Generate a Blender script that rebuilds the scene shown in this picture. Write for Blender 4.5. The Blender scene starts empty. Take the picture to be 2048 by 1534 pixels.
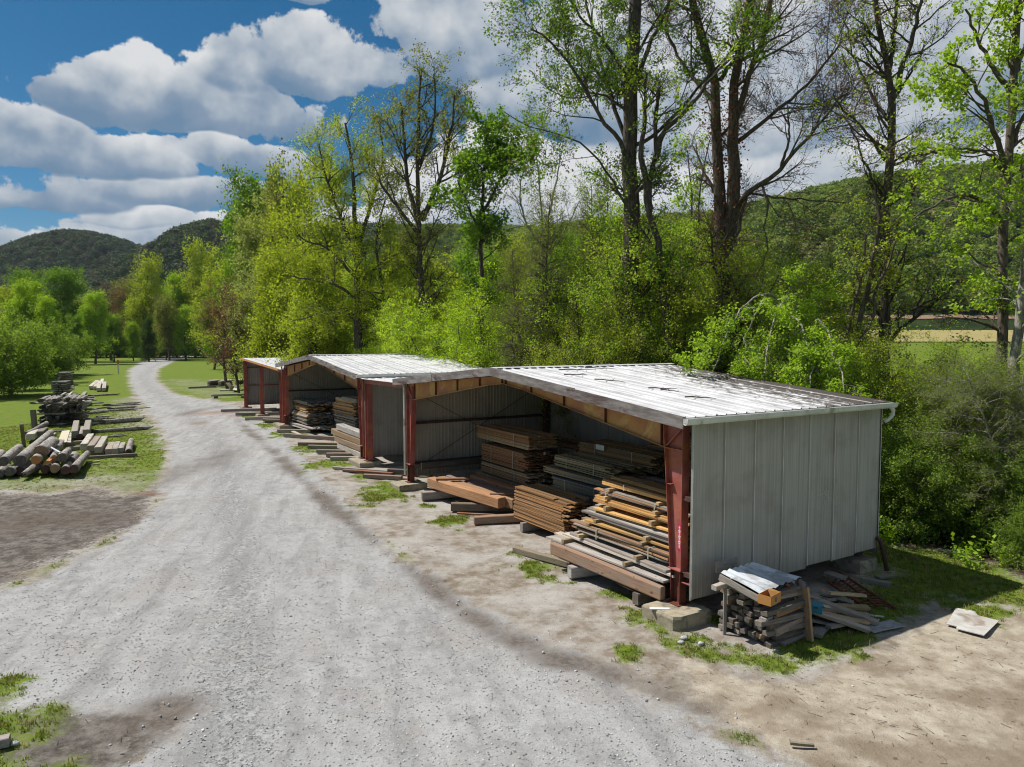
import bpy, math, random
import numpy as np
from mathutils import Vector, Matrix
random.seed(7)
RN = np.random.default_rng(11)
SC = bpy.context.scene
COL = SC.collection
# ------------------------------------------------------------------ camera
F, CX, CY, CH, HOR = 1400.0, 1024.0, 767.0, 5.85, 680.0
PT = math.atan((CY - HOR) / F)
CP, SP = math.cos(PT), math.sin(PT)
cam = bpy.data.cameras.new('camera')
cam.sensor_width = 36.0
cam.lens = 36.0 * F / 2048.0
cam.clip_start = 0.1
cam.clip_end = 6000
camo = bpy.data.objects.new('camera', cam)
camo.location = (0, 0, CH)
camo.rotation_euler = (math.pi / 2 - PT, 0, 0)
COL.objects.link(camo)
SC.camera = camo
# ------------------------------------------------------------------ sun, sky, exposure
SUN_AZ = math.atan2(-0.943, 0.326)      # direction towards the sun, from +Y towards +X
SUN_EL = math.radians(56)
sv = Vector((math.sin(SUN_AZ) * math.cos(SUN_EL), math.cos(SUN_AZ) * math.cos(SUN_EL), math.sin(SUN_EL)))
sl = bpy.data.lights.new('sun', 'SUN')
sl.energy = 4.3
sl.angle = math.radians(0.55)
sl.color = (1.0, 0.955, 0.88)
so = bpy.data.objects.new('sun', sl)
so.rotation_euler = sv.to_track_quat('Z', 'Y').to_euler()
so.location = (-40, 40, 80)
COL.objects.link(so)
SC.view_settings.view_transform = 'Standard'
SC.view_settings.look = 'None'
SC.view_settings.exposure = 0.52
SC.view_settings.gamma = 1.0
SC.view_settings.use_curve_mapping = False
try:
    SC.cycles.max_bounces = 8
    SC.cycles.transparent_max_bounces = 8
    SC.cycles.diffuse_bounces = 4
    SC.cycles.transmission_bounces = 4
    SC.cycles.use_denoising = True
    SC.cycles.filter_width = 1.1
    SC.cycles.use_adaptive_sampling = True
    SC.cycles.adaptive_threshold = 0.012
except Exception:
    pass


class NT:
    """small node helper"""
    def __init__(self, tree):
        self.t = tree
        self.n = tree.nodes
        self.l = tree.links

    def node(self, typ, **kw):
        nd = self.n.new(typ)
        for k, v in kw.items():
            setattr(nd, k, v)
        return nd

    def put(self, sock, v):
        if v is None:
            return
        if hasattr(v, 'is_output') or isinstance(v, bpy.types.NodeSocket):
            self.l.new(v, sock)
        else:
            if isinstance(v, (tuple, list)) and len(v) == 3 and sock.type == 'RGBA':
                v = (v[0], v[1], v[2], 1)
            sock.default_value = v

    def math(self, op, a, b=None, c=None, clamp=False):
        nd = self.node('ShaderNodeMath', operation=op, use_clamp=clamp)
        self.put(nd.inputs[0], a)
        if b is not None:
            self.put(nd.inputs[1], b)
        if c is not None:
            self.put(nd.inputs[2], c)
        return nd.outputs[0]

    def vmath(self, op, a, b=None):
        nd = self.node('ShaderNodeVectorMath', operation=op)
        self.put(nd.inputs[0], a)
        if b is not None:
            self.put(nd.inputs[1], b)
        return nd.outputs[0]

    def mix(self, fac, a, b, blend='MIX'):
        nd = self.node('ShaderNodeMix', data_type='RGBA', blend_type=blend)
        nd.clamp_factor = True
        self.put(nd.inputs[0], fac)
        self.put(nd.inputs[6], a)
        self.put(nd.inputs[7], b)
        return nd.outputs[2]

    def fmix(self, fac, a, b):
        nd = self.node('ShaderNodeMix', data_type='FLOAT')
        self.put(nd.inputs[0], fac)
        self.put(nd.inputs[2], a)
        self.put(nd.inputs[3], b)
        return nd.outputs[0]

    def step(self, v, lo, hi, o0=0.0, o1=1.0):
        nd = self.node('ShaderNodeMapRange', interpolation_type='SMOOTHSTEP')
        self.put(nd.inputs[0], v)
        nd.inputs[1].default_value = lo
        nd.inputs[2].default_value = hi
        nd.inputs[3].default_value = o0
        nd.inputs[4].default_value = o1
        return nd.outputs[0]

    def noise(self, vec, scale, detail=3, rough=0.55, dist=0.0):
        nd = self.node('ShaderNodeTexNoise')
        self.put(nd.inputs['Vector'], vec)
        nd.inputs['Scale'].default_value = scale
        nd.inputs['Detail'].default_value = detail
        nd.inputs['Roughness'].default_value = rough
        nd.inputs['Distortion'].default_value = dist
        return nd.outputs[0]

    def mapping(self, vec, scale=(1, 1, 1), loc=(0, 0, 0)):
        nd = self.node('ShaderNodeMapping')
        self.put(nd.inputs[0], vec)
        nd.inputs[1].default_value = loc
        nd.inputs[3].default_value = scale
        return nd.outputs[0]

    def attr(self, name):
        nd = self.node('ShaderNodeAttribute', attribute_name=name)
        return nd.outputs['Fac']

    def bump(self, h, strength=0.5, dist=0.02):
        nd = self.node('ShaderNodeBump')
        nd.inputs['Strength'].default_value = strength
        nd.inputs['Distance'].default_value = dist
        self.put(nd.inputs['Height'], h)
        return nd.outputs[0]


# ------------------------------------------------------------------ sky with cumulus
world = bpy.data.worlds.new('World')
SC.world = world
world.use_nodes = True
wt = NT(world.node_tree)
wt.n.clear()
sky = wt.node('ShaderNodeTexSky')
sky.sky_type = 'NISHITA'
sky.sun_disc = False
sky.sun_elevation = SUN_EL
sky.sun_rotation = SUN_AZ
sky.altitude = 700
sky.air_density = 1.0
sky.dust_density = 0.5
sky.ozone_density = 2.5
hs = wt.node('ShaderNodeHueSaturation')
hs.inputs['Hue'].default_value = 0.482
hs.inputs['Saturation'].default_value = 1.4
hs.inputs['Value'].default_value = 0.42
wt.l.new(sky.outputs[0], hs.inputs['Color'])
bg1 = wt.node('ShaderNodeBackground')
bg1.inputs[1].default_value = 0.1
wt.l.new(wt.mix(1.0, hs.outputs[0], (0.84, 0.95, 1.08), 'MULTIPLY'), bg1.inputs[0])
tc = wt.node('ShaderNodeTexCoord')
D = tc.outputs['Generated']
sx = wt.node('ShaderNodeSeparateXYZ')
wt.l.new(D, sx.inputs[0])
AZ = wt.math('ARCTAN2', sx.outputs[0], sx.outputs[1])
EL = wt.math('ARCSINE', sx.outputs[2])
DV = wt.mapping(D, (1, 1, 1.9))
n_warp = wt.node('ShaderNodeTexNoise')
wt.l.new(DV, n_warp.inputs['Vector'])
n_warp.inputs['Scale'].default_value = 5.5
n_warp.inputs['Detail'].default_value = 3
wsep = wt.node('ShaderNodeSeparateColor')
wt.l.new(n_warp.outputs['Color'], wsep.inputs[0])
AZ0, EL0 = AZ, EL
AZ = wt.math('ADD', AZ, wt.math('MULTIPLY_ADD', wsep.outputs[0], 0.20, -0.10))
EL = wt.math('ADD', EL, wt.math('MULTIPLY_ADD', wsep.outputs[1], 0.07, -0.035))
n_big = wt.noise(D, 13.0, 6, 0.6, 0.0)
n_l0 = wt.noise(D, 9.0, 4, 0.5, 0.0)
n_lit = wt.noise(wt.vmath('ADD', D, (-0.02, 0.005, 0.028)), 9.0, 4, 0.5, 0.0)
n_fine = wt.noise(D, 38.0, 6, 0.62, 0.0)
# cumulus banks: centre, half width, height above and below the flat base (photo pixels = fractions of f), weight, brightness
CL = [(400, 235, 320, 100, 46, 1.0, 0), (275, 165, 95, 72, 60, 1.0, .2), (470, 175, 120, 62, 40, 1.0, .1), (140, 195, 110, 40, 50, 0.7, -.1),
      (610, 160, 190, 105, 34, 1.0, .05), (930, 120, 180, 140, 60, 1.0, .05), (835, 90, 70, 60, 60, .8, .1),
      (40, 305, 170, 92, 44, 1.0, .05), (220, 330, 170, 56, 36, .85, -.05), (490, 330, 170, 52, 40, 1.0, .05), (340, 395, 330, 44, 26, .8, 0),
      (100, 395, 160, 40, 30, .55, 0), (290, 450, 130, 36, 16, .8, .1), (420, 475, 260, 40, 40, .8, .05), (560, 0, 150, 26, 18, .6, -.1), (100, 500, 400, 50, 50, .5, .0),
      (1000, 390, 260, 110, 80, 1.0, .3), (1180, 190, 230, 190, 120, .9, .12), (1500, 200, 360, 300, 190, 1.0, .2),
      (1900, 150, 340, 230, 160, 1.0, .15), (1350, 420, 420, 130, 80, 1.0, .3), (1800, 330, 420, 90, 90, 1.0, .3), (2300, 260, 400, 260, 150, 1.0, .2), (1250, 520, 500, 70, 60, .9, .25), (1800, 450, 500, 80, 80, .9, .3), (800, 480, 200, 60, 60, .8, .2),
      (-350, 300, 330, 150, 70, 1.0, 0), (-300, 100, 260, 90, 50, .8, 0)]
acc = None
shd = None
for (cx, cy, rx, rt, rb, wgt, bias) in CL:
    x = (cx - CX) / F
    a0 = math.atan(x)
    k = math.cos(a0)
    e0 = math.atan((HOR - cy) / F * k)
    da = wt.math('MULTIPLY', wt.math('SUBTRACT', AZ, a0), F / rx / (k * k))
    de = wt.math('SUBTRACT', EL, e0)
    up = wt.math('MULTIPLY', de, F / rt / k)
    dn = wt.math('MULTIPLY', de, -F / rb / k)
    v = wt.math('MAXIMUM', up, dn)
    q = wt.math('MULTIPLY_ADD', v, v, wt.math('MULTIPLY', da, da))
    m = wt.math('MULTIPLY_ADD', q, -wgt, wgt)
    h = wt.math('ADD', wt.math('MULTIPLY', wt.math('MAXIMUM', up, 0.0), 0.46), wt.math('MULTIPLY', wt.math('MAXIMUM', dn, 0.0), -0.46))
    h = wt.math('ADD', h, 0.48 + bias)
    if acc is None:
        acc, shd = m, h
    else:
        shd = wt.fmix(wt.step(wt.math('SUBTRACT', m, acc), -0.3, 0.3), shd, h)
        acc = wt.math('MAXIMUM', m, acc)
AZ, EL = AZ0, EL0
# scattered clouds all round the sky
PL_ = wt.math('ADD', wt.math('MAXIMUM', sx.outputs[2], 0.0), 0.12)
cb = wt.node('ShaderNodeCombineXYZ')
wt.l.new(wt.math('DIVIDE', sx.outputs[0], PL_), cb.inputs[0])
wt.l.new(wt.math('DIVIDE', sx.outputs[1], PL_), cb.inputs[1])
n_far = wt.noise(cb.outputs[0], 0.9, 3, 0.5)
gen = wt.math('MULTIPLY_ADD', n_far, 5.0, -2.6)
inview = wt.math('MULTIPLY', wt.step(wt.math('ABSOLUTE', AZ), 0.75, 1.15), 1.0)
hi = wt.step(EL, 0.5, 0.75)
gen = wt.math('ADD', gen, wt.math('MULTIPLY_ADD', wt.math('MAXIMUM', inview, hi), 3.0, -3.0))
shd = wt.fmix(wt.step(wt.math('SUBTRACT', gen, acc), -0.2, 0.2), shd, 0.62)
acc = wt.math('MAXIMUM', acc, gen)
acc = wt.math('MAXIMUM', acc, -2.0)
nz = wt.math('MULTIPLY_ADD', n_big, 2.6, -1.3)
nf = wt.math('MULTIPLY_ADD', n_fine, 1.25, -0.625)
dens = wt.math('ADD', wt.math('ADD', wt.math('MULTIPLY', acc, 1.25), nz), nf)
dens = wt.math('ADD', dens, 0.05)
alpha = wt.step(dens, -0.04, 0.2)
lit = wt.math('MULTIPLY', wt.math('SUBTRACT', n_l0, n_lit), 1.7)
lv = wt.math('ADD', shd, lit)
lv = wt.math('ADD', lv, wt.math('ADD', wt.math('MULTIPLY_ADD', n_fine, 0.22, -0.11), wt.math('MULTIPLY_ADD', n_big, 0.5, -0.25)))
lv = wt.math('MAXIMUM', wt.math('MINIMUM', lv, 1.0), 0.0)
cr = wt.node('ShaderNodeValToRGB')
cr.color_ramp.elements[0].position = 0.05
cr.color_ramp.elements[0].color = (0.17, 0.28, 0.42, 1)
cr.color_ramp.elements[1].position = 1.0
cr.color_ramp.elements[1].color = (0.84, 0.85, 0.86, 1)
e = cr.color_ramp.elements.new(0.36)
e.color = (0.27, 0.36, 0.48, 1)
e = cr.color_ramp.elements.new(0.62)
e.color = (0.50, 0.56, 0.63, 1)
wt.l.new(lv, cr.inputs[0])
bg2 = wt.node('ShaderNodeBackground')
wt.l.new(cr.outputs[0], bg2.inputs[0])
bg2.inputs[1].default_value = 0.62
ms = wt.node('ShaderNodeMixShader')
fade = wt.step(EL, -0.02, 0.06)
wt.l.new(wt.math('MULTIPLY', wt.math('MULTIPLY', alpha, 0.96), fade), ms.inputs[0])
wt.l.new(bg1.outputs[0], ms.inputs[1])
wt.l.new(bg2.outputs[0], ms.inputs[2])
wo = wt.node('ShaderNodeOutputWorld')
wt.l.new(ms.outputs[0], wo.inputs[0])
# ------------------------------------------------------------------ placing helpers
CAMP = np.array([0.0, 0.0, CH])


def ray(px, py):
    a = (px - CX) / F
    b = -(py - CY) / F
    return np.array([a, CP + b * SP, -SP + b * CP])


def G(px, py, z=0.0):
    """ground point (height z) seen at a photo position"""
    r = ray(px, py)
    return CAMP + r * ((z - CH) / r[2])


def PX(px, py, Y):
    """point at distance Y seen at a photo position"""
    r = ray(px, py)
    return CAMP + r * (Y / r[1])


_r = ray(187, HOR)
UU = np.array([_r[0], _r[1], 0.0])
UU /= np.linalg.norm(UU)
VV = np.array([UU[1], -UU[0], 0.0])
OO = G(1362, 1215, 0.25)
OO[2] = 0


def W(u, v, z):
    """shed frame: u along the row of sheds (away), v into the sheds"""
    return OO + UU * u + VV * v + np.array([0, 0, z])


ROT_S = math.atan2(VV[1], VV[0])       # local X = v, local Y = u


# ------------------------------------------------------------------ object helpers
def tag(o, label=None, cat=None, group=None, kind=None):
    if label:
        o['label'] = label
    if cat:
        o['category'] = cat
    if group:
        o['group'] = group
    if kind:
        o['kind'] = kind
    return o


def empty(name, loc, label, cat, group=None, rotz=0.0):
    o = bpy.data.objects.new(name, None)
    o.empty_display_size = 0.2
    o.location = loc
    o.rotation_euler = (0, 0, rotz)
    COL.objects.link(o)
    return tag(o, label, cat, group)


def link(name, me, parent=None, color=None):
    o = bpy.data.objects.new(name, me)
    COL.objects.link(o)
    if parent is not None:
        o.parent = parent
    if color is not None:
        o.color = (color[0], color[1], color[2], 1)
    return o


def mesh_np(name, verts, faces, mats, attrs=None, matidx=None, smooth=False):
    """faces: int array (n,3|4) or list of such arrays"""
    if not isinstance(faces, list):
        faces = [faces]
    faces = [np.asarray(f, dtype=np.int32) for f in faces if len(f)]
    me = bpy.data.meshes.new(name)
    verts = np.asarray(verts, dtype=np.float32)
    me.vertices.add(len(verts))
    me.vertices.foreach_set('co', verts.ravel())
    loops = np.concatenate([f.ravel() for f in faces])
    tot = np.concatenate([np.full(len(f), f.shape[1], dtype=np.int32) for f in faces])
    start = np.concatenate([[0], np.cumsum(tot)[:-1]]).astype(np.int32)
    me.loops.add(len(loops))
    me.loops.foreach_set('vertex_index', loops)
    me.polygons.add(len(tot))
    me.polygons.foreach_set('loop_start', start)
    try:
        me.polygons.foreach_set('loop_total', tot)
    except Exception:
        pass
    if matidx is not None:
        me.polygons.foreach_set('material_index', np.asarray(matidx, dtype=np.int32))
    for m in (mats if isinstance(mats, (list, tuple)) else [mats]):
        me.materials.append(m)
    if attrs:
        for k, a in attrs.items():
            at = me.attributes.new(k, 'FLOAT', 'POINT')
            at.data.foreach_set('value', np.asarray(a, dtype=np.float32))
    me.update(calc_edges=True)
    if smooth:
        me.polygons.foreach_set('use_smooth', np.ones(len(tot), dtype=bool))
    return me


class MB:
    """collects boxes, prisms, tubes; build() links ONE mesh object"""
    def __init__(self):
        self.v = []
        self.f = []
        self.m = []

    def add(self, vs, fs, m=0):
        o = len(self.v)
        self.v += [tuple(v) for v in vs]
        self.f += [tuple(i + o for i in f) for f in fs]
        self.m += [m] * len(fs)

    def box(self, x0, x1, y0, y1, z0, z1, m=0):
        vs = [(x0, y0, z0), (x1, y0, z0), (x1, y1, z0), (x0, y1, z0), (x0, y0, z1), (x1, y0, z1), (x1, y1, z1), (x0, y1, z1)]
        self.add(vs, [(0, 3, 2, 1), (4, 5, 6, 7), (0, 1, 5, 4), (1, 2, 6, 5), (2, 3, 7, 6), (3, 0, 4, 7)], m)

    def hexa(self, pts, m=0):
        """8 points: bottom loop then top loop"""
        self.add(pts, [(0, 3, 2, 1), (4, 5, 6, 7), (0, 1, 5, 4), (1, 2, 6, 5), (2, 3, 7, 6), (3, 0, 4, 7)], m)

    def prism(self, poly, d, m=0):
        """planar polygon (3-D points) pushed along vector d"""
        n = len(poly)
        a = [Vector(p) for p in poly]
        b = [p + Vector(d) for p in a]
        fs = [tuple(range(n - 1, -1, -1)), tuple(range(n, 2 * n))]
        fs += [(i, (i + 1) % n, n + (i + 1) % n, n + i) for i in range(n)]
        self.add(a + b, fs, m)

    def tube(self, pts, rad, n=8, m=0, cap=True, capm=None):
        pts = [Vector(p) for p in pts]
        if not isinstance(rad, (list, tuple)):
            rad = [rad] * len(pts)
        o = len(self.v)
        t0 = (pts[-1] - pts[0]).normalized()
        ref = Vector((0, 0, 1)) if abs(t0.z) < 0.9 else Vector((1, 0, 0))
        for i, p in enumerate(pts):
            t = (pts[min(i + 1, len(pts) - 1)] - pts[max(i - 1, 0)]).normalized()
            a = t.cross(ref).normalized()
            b = t.cross(a)
            for k in range(n):
                an = 2 * math.pi * k / n
                self.v.append(tuple(p + (a * math.cos(an) + b * math.sin(an)) * rad[i]))
        for i in range(len(pts) - 1):
            for k in range(n):
                self.f.append((o + i * n + k, o + i * n + (k + 1) % n, o + (i + 1) * n + (k + 1) % n, o + (i + 1) * n + k))
                self.m.append(m)
        if cap:
            cm = m if capm is None else capm
            self.f.append(tuple(o + k for k in range(n - 1, -1, -1)))
            self.f.append(tuple(o + (len(pts) - 1) * n + k for k in range(n)))
            self.m += [cm, cm]

    def mesh(self, name, mats, smooth=False):
        me = bpy.data.meshes.new(name)
        me.from_pydata(self.v, [], self.f)
        for m in (mats if isinstance(mats, (list, tuple)) else [mats]):
            me.materials.append(m)
        me.polygons.foreach_set('material_index', self.m)
        if smooth:
            me.polygons.foreach_set('use_smooth', [True] * len(self.f))
        me.update()
        return me

    def build(self, name, mats, parent=None, color=None, smooth=False):
        return link(name, self.mesh(name, mats, smooth), parent, color)


# ------------------------------------------------------------------ materials
def mat(name):
    m = bpy.data.materials.new(name)
    m.use_nodes = True
    m.node_tree.nodes.clear()
    t = NT(m.node_tree)
    out = t.node('ShaderNodeOutputMaterial')
    return m, t, out


def principled(t, out, color, rough=0.8, spec=0.3, metal=0.0, normal=None):
    p = t.node('ShaderNodeBsdfPrincipled')
    t.put(p.inputs['Base Color'], color)
    t.put(p.inputs['Roughness'], rough)
    t.put(p.inputs['Metallic'], metal)
    p.inputs['Specular IOR Level'].default_value = spec
    if normal is not None:
        t.l.new(normal, p.inputs['Normal'])
    t.l.new(p.outputs[0], out.inputs[0])
    return p


def objcoord(t):
    return t.node('ShaderNodeTexCoord').outputs['Object']


def geompos(t):
    return t.node('ShaderNodeNewGeometry').outputs['Position']


def oinfo(t):
    return t.node('ShaderNodeObjectInfo')


def wood_mat(name, grain=1.0, wear=0.5):
    """sawn timber; the piece's own colour comes from its object colour, mesh length runs along local x (0..1)"""
    m, t, out = mat(name)
    oi = oinfo(t)
    oc = objcoord(t)
    off = t.vmath('ADD', oc, None)
    sc_ = t.node('ShaderNodeVectorMath', operation='SCALE')
    cmb = t.node('ShaderNodeCombineXYZ')
    t.l.new(oi.outputs['Random'], cmb.inputs[0])
    t.l.new(oi.outputs['Random'], cmb.inputs[1])
    t.l.new(cmb.outputs[0], sc_.inputs[0])
    sc_.inputs[3].default_value = 37.0
    p = t.vmath('ADD', oc, sc_.outputs[0])
    g = t.noise(t.mapping(p, (3.0, 7.0, 5.0)), 1.6 * grain, 4, 0.65, 0.6)
    big = t.noise(t.mapping(p, (3.0, 1.5, 1.5)), 1.1, 3, 0.6)
    knots = t.noise(t.mapping(p, (14.0, 3.0, 3.0)), 1.3, 2, 0.5)
    c = t.mix(t.step(g, 0.3, 0.7), t.mix(1.0, oi.outputs['Color'], (0.62, 0.58, 0.55), 'MULTIPLY'), oi.outputs['Color'])
    c = t.mix(t.math('MULTIPLY', t.step(big, 0.48, 0.72), wear), c, (0.22, 0.19, 0.16))
    c = t.mix(t.math('MULTIPLY', t.step(knots, 0.66, 0.74), 0.7), c, (0.05, 0.035, 0.025))
    r = t.math('MULTIPLY_ADD', oi.outputs['Random'], 0.55, 0.72)
    cm = t.node('ShaderNodeCombineXYZ')
    for i in range(3):
        t.l.new(r, cm.inputs[i])
    c = t.mix(1.0, c, cm.outputs[0], 'MULTIPLY')
    principled(t, out, c, 0.78, 0.25, 0, t.bump(g, 0.35, 0.01))
    return m


M_WOOD = wood_mat('sawn_timber')
M_WOODOLD = wood_mat('weathered_timber', 1.3, 0.75)


def simple_mat(name, c1, c2, scale=4.0, rough=0.7, spec=0.3, stretch=(1, 1, 1), metal=0.0, bump=0.2, c3=None, lo=0.35, hi=0.65, world=True):
    m, t, out = mat(name)
    p = geompos(t) if world else objcoord(t)
    n = t.noise(t.mapping(p, stretch), scale, 5, 0.62, 0.3)
    c = t.mix(t.step(n, lo, hi), c1, c2)
    if c3 is not None:
        n2 = t.noise(t.mapping(p, stretch), scale * 0.45, 4, 0.6, 0.8)
        c = t.mix(t.step(n2, 0.54, 0.66), c, c3)
    n3 = t.noise(p, scale * 9, 3, 0.6)
    c = t.mix(t.math('MULTIPLY', t.step(n3, 0.5, 0.75), 0.35), c, tuple(0.6 * k for k in c1))
    principled(t, out, c, rough, spec, metal, t.bump(n3, bump, 0.01))
    return m


M_RED = simple_mat('red_oxide_steel', (0.27, 0.062, 0.042), (0.32, 0.105, 0.09), 2.2, 0.55, 0.4, c3=(0.40, 0.12, 0.045))
M_ORANGE = simple_mat('rusted_primer_steel', (0.48, 0.24, 0.075), (0.40, 0.16, 0.08), 1.8, 0.65, 0.3, c3=(0.55, 0.34, 0.12))
M_RUST = simple_mat('dark_rusty_steel', (0.10, 0.03, 0.02), (0.15, 0.05, 0.03), 5, 0.75, 0.25)
M_PURLIN = simple_mat('dark_purlin_steel', (0.06, 0.035, 0.03), (0.1, 0.05, 0.04), 5, 0.7, 0.3)
M_FASCIA = simple_mat('weathered_fascia_board', (0.13, 0.11, 0.105), (0.24, 0.22, 0.215), 1.5, 0.85, 0.2, c3=(0.085, 0.055, 0.05), stretch=(1, 1, 6))
M_CONC = simple_mat('old_concrete', (0.26, 0.225, 0.165), (0.36, 0.315, 0.235), 6, 0.9, 0.2, c3=(0.17, 0.15, 0.11), bump=0.5)
M_GUT = simple_mat('white_gutter_paint', (0.62, 0.62, 0.58), (0.74, 0.74, 0.72), 3, 0.5, 0.4, c3=(0.36, 0.36, 0.28))
M_CARD = simple_mat('cardboard', (0.42, 0.20, 0.06), (0.47, 0.24, 0.08), 3, 0.85, 0.15, bump=0.05)
M_GREYINK = simple_mat('grey_print', (0.10, 0.11, 0.12), (0.13, 0.14, 0.15), 8, 0.8, 0.1)
M_BLUE = simple_mat('blue_plastic', (0.005, 0.16, 0.27), (0.01, 0.2, 0.32), 4, 0.4, 0.5, bump=0.05)
M_WHITE = simple_mat('white_plastic', (0.62, 0.62, 0.6), (0.7, 0.7, 0.68), 6, 0.6, 0.3)
M_MAGENTA = simple_mat('crimson_sticker', (0.42, 0.01, 0.07), (0.46, 0.015, 0.09), 6, 0.5, 0.4, bump=0.02)
M_ORANGEPL = simple_mat('orange_plastic', (0.6, 0.14, 0.02), (0.55, 0.12, 0.02), 6, 0.5, 0.3)
M_STRAP = simple_mat('pale_strapping', (0.40, 0.40, 0.30), (0.30, 0.36, 0.28), 6, 0.5, 0.4)
M_CUT = simple_mat('cut_log_end', (0.30, 0.19, 0.10), (0.22, 0.15, 0.10), 9, 0.85, 0.2, c3=(0.14, 0.11, 0.09))
M_CUTO = simple_mat('fresh_cut_log_end', (0.42, 0.21, 0.08), (0.36, 0.18, 0.07), 9, 0.85, 0.2)
M_CUTG = simple_mat('grey_shaded_log_end', (0.14, 0.125, 0.105), (0.08, 0.07, 0.06), 9, 0.85, 0.2)  # grey cut ends, darkened: their shade is painted into the colour
M_BARK = simple_mat('grey_log_bark', (0.20, 0.17, 0.145), (0.44, 0.415, 0.39), 9, 0.9, 0.15, c3=(0.11, 0.085, 0.07), bump=1.0)
M_STONE = simple_mat('gravel_stone', (0.30, 0.30, 0.31), (0.5, 0.5, 0.5), 30, 0.9, 0.2)
M_TWIG = simple_mat('dry_twig', (0.07, 0.05, 0.04), (0.13, 0.10, 0.08), 20, 0.9, 0.1)


def wall_mat():
    m, t, out = mat('galvanised_wall_sheet')
    p = geompos(t)
    oi = oinfo(t)
    streak = t.noise(t.mapping(p, (20, 20, 0.3)), 1.0, 5, 0.6, 0.2)
    blot = t.noise(p, 1.1, 4, 0.6)
    fine = t.noise(t.mapping(p, (30, 30, 1.2)), 1.0, 3, 0.6)
    c = t.mix(t.step(streak, 0.25, 0.75), (0.335, 0.312, 0.285), (0.465, 0.44, 0.41))
    c = t.mix(t.math('MULTIPLY', t.step(blot, 0.45, 0.7), 0.5), c, (0.265, 0.235, 0.195))
    c = t.mix(t.math('MULTIPLY', t.step(fine, 0.55, 0.75), 0.4), c, (0.42, 0.42, 0.42))
    zs_ = t.node('ShaderNodeSeparateXYZ')
    t.l.new(p, zs_.inputs[0])
    splash = t.step(t.math('ADD', zs_.outputs[2], t.math('MULTIPLY', streak, 1.3)), 1.75, 0.95)
    c = t.mix(t.math('MULTIPLY', splash, 0.55), c, (0.20, 0.165, 0.125))
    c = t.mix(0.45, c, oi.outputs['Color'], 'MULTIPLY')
    principled(t, out, c, 0.62, 0.35, 0.0, t.bump(fine, 0.12, 0.01))
    return m


M_WALL = wall_mat()


def roof_mat():
    m, t, out = mat('pale_roof_sheet')
    p = geompos(t)
    n = t.noise(t.mapping(p, (1, 1, 1)), 1.4, 4, 0.6)
    st = t.noise(t.mapping(t.node('ShaderNodeTexCoord').outputs['Object'], (8, 0.5, 1)), 1.0, 5, 0.7, 0.3)
    c = t.mix(t.step(n, 0.35, 0.65), (0.44, 0.44, 0.45), (0.58, 0.58, 0.59))
    c = t.mix(t.math('MULTIPLY', t.step(st, 0.5, 0.72), 0.45), c, (0.27, 0.255, 0.24))
    # leaf litter and grime swept under the trees at the rear, caught in the pans
    dirt = t.attr('grime')
    lit = t.noise(t.mapping(t.node('ShaderNodeTexCoord').outputs['Object'], (16, 2.2, 4)), 1.2, 5, 0.75, 0.4)
    f = t.step(t.math('ADD', dirt, t.math('MULTIPLY_ADD', lit, 1.7, -0.95)), 0.32, 0.62)
    c = t.mix(f, c, (0.055, 0.045, 0.04))
    principled(t, out, c, 0.45, 0.4, 0.0)
    return m


M_ROOF = roof_mat()


def bark_mat(name, c1, c2, moss=None):
    m, t, out = mat(name)
    p = objcoord(t)
    n = t.noise(t.mapping(p, (6, 6, 1.3)), 2.2, 5, 0.65, 0.4)
    n2 = t.noise(p, 0.9, 3, 0.6)
    c = t.mix(t.step(n, 0.35, 0.65), c1, c2)
    c = t.mix(t.math('MULTIPLY', t.step(n2, 0.5, 0.7), 0.5), c, moss or tuple(0.7 * a for a in c1))
    principled(t, out, c, 0.9, 0.15, 0, t.bump(n, 0.9, 0.04))
    return m


M_BRK_D = bark_mat('dark_tree_bark', (0.055, 0.043, 0.036), (0.13, 0.11, 0.095))
M_BRK_M = bark_mat('brown_tree_bark', (0.075, 0.055, 0.043), (0.17, 0.135, 0.11), (0.07, 0.07, 0.04))
M_BRK_G = bark_mat('pale_grey_tree_bark', (0.15, 0.135, 0.11), (0.34, 0.32, 0.28), (0.16, 0.16, 0.10))


def leaf_mat(name, ca, cb, trans=0.5, ctrans=None, gloss=0.018):
    """two leaf colours mixed by the per-leaf value 'tone'; light passes through the blade"""
    m, t, out = mat(name)
    tone = t.attr('tone')
    c = t.mix(tone, ca, cb)
    d = t.node('ShaderNodeBsdfDiffuse')
    t.l.new(c, d.inputs[0])
    tr = t.node('ShaderNodeBsdfTranslucent')
    k = ctrans or (1.15, 1.1, 0.6)
    t.l.new(t.mix(1.0, c, k, 'MULTIPLY'), tr.inputs[0])
    mx = t.node('ShaderNodeMixShader')
    mx.inputs[0].default_value = trans
    t.l.new(d.outputs[0], mx.inputs[1])
    t.l.new(tr.outputs[0], mx.inputs[2])
    gl = t.node('ShaderNodeBsdfGlossy')
    gl.inputs['Roughness'].default_value = 0.6
    m2 = t.node('ShaderNodeMixShader')
    m2.inputs[0].default_value = gloss
    t.l.new(mx.outputs[0], m2.inputs[1])
    t.l.new(gl.outputs[0], m2.inputs[2])
    t.l.new(m2.outputs[0], out.inputs[0])
    return m


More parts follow.
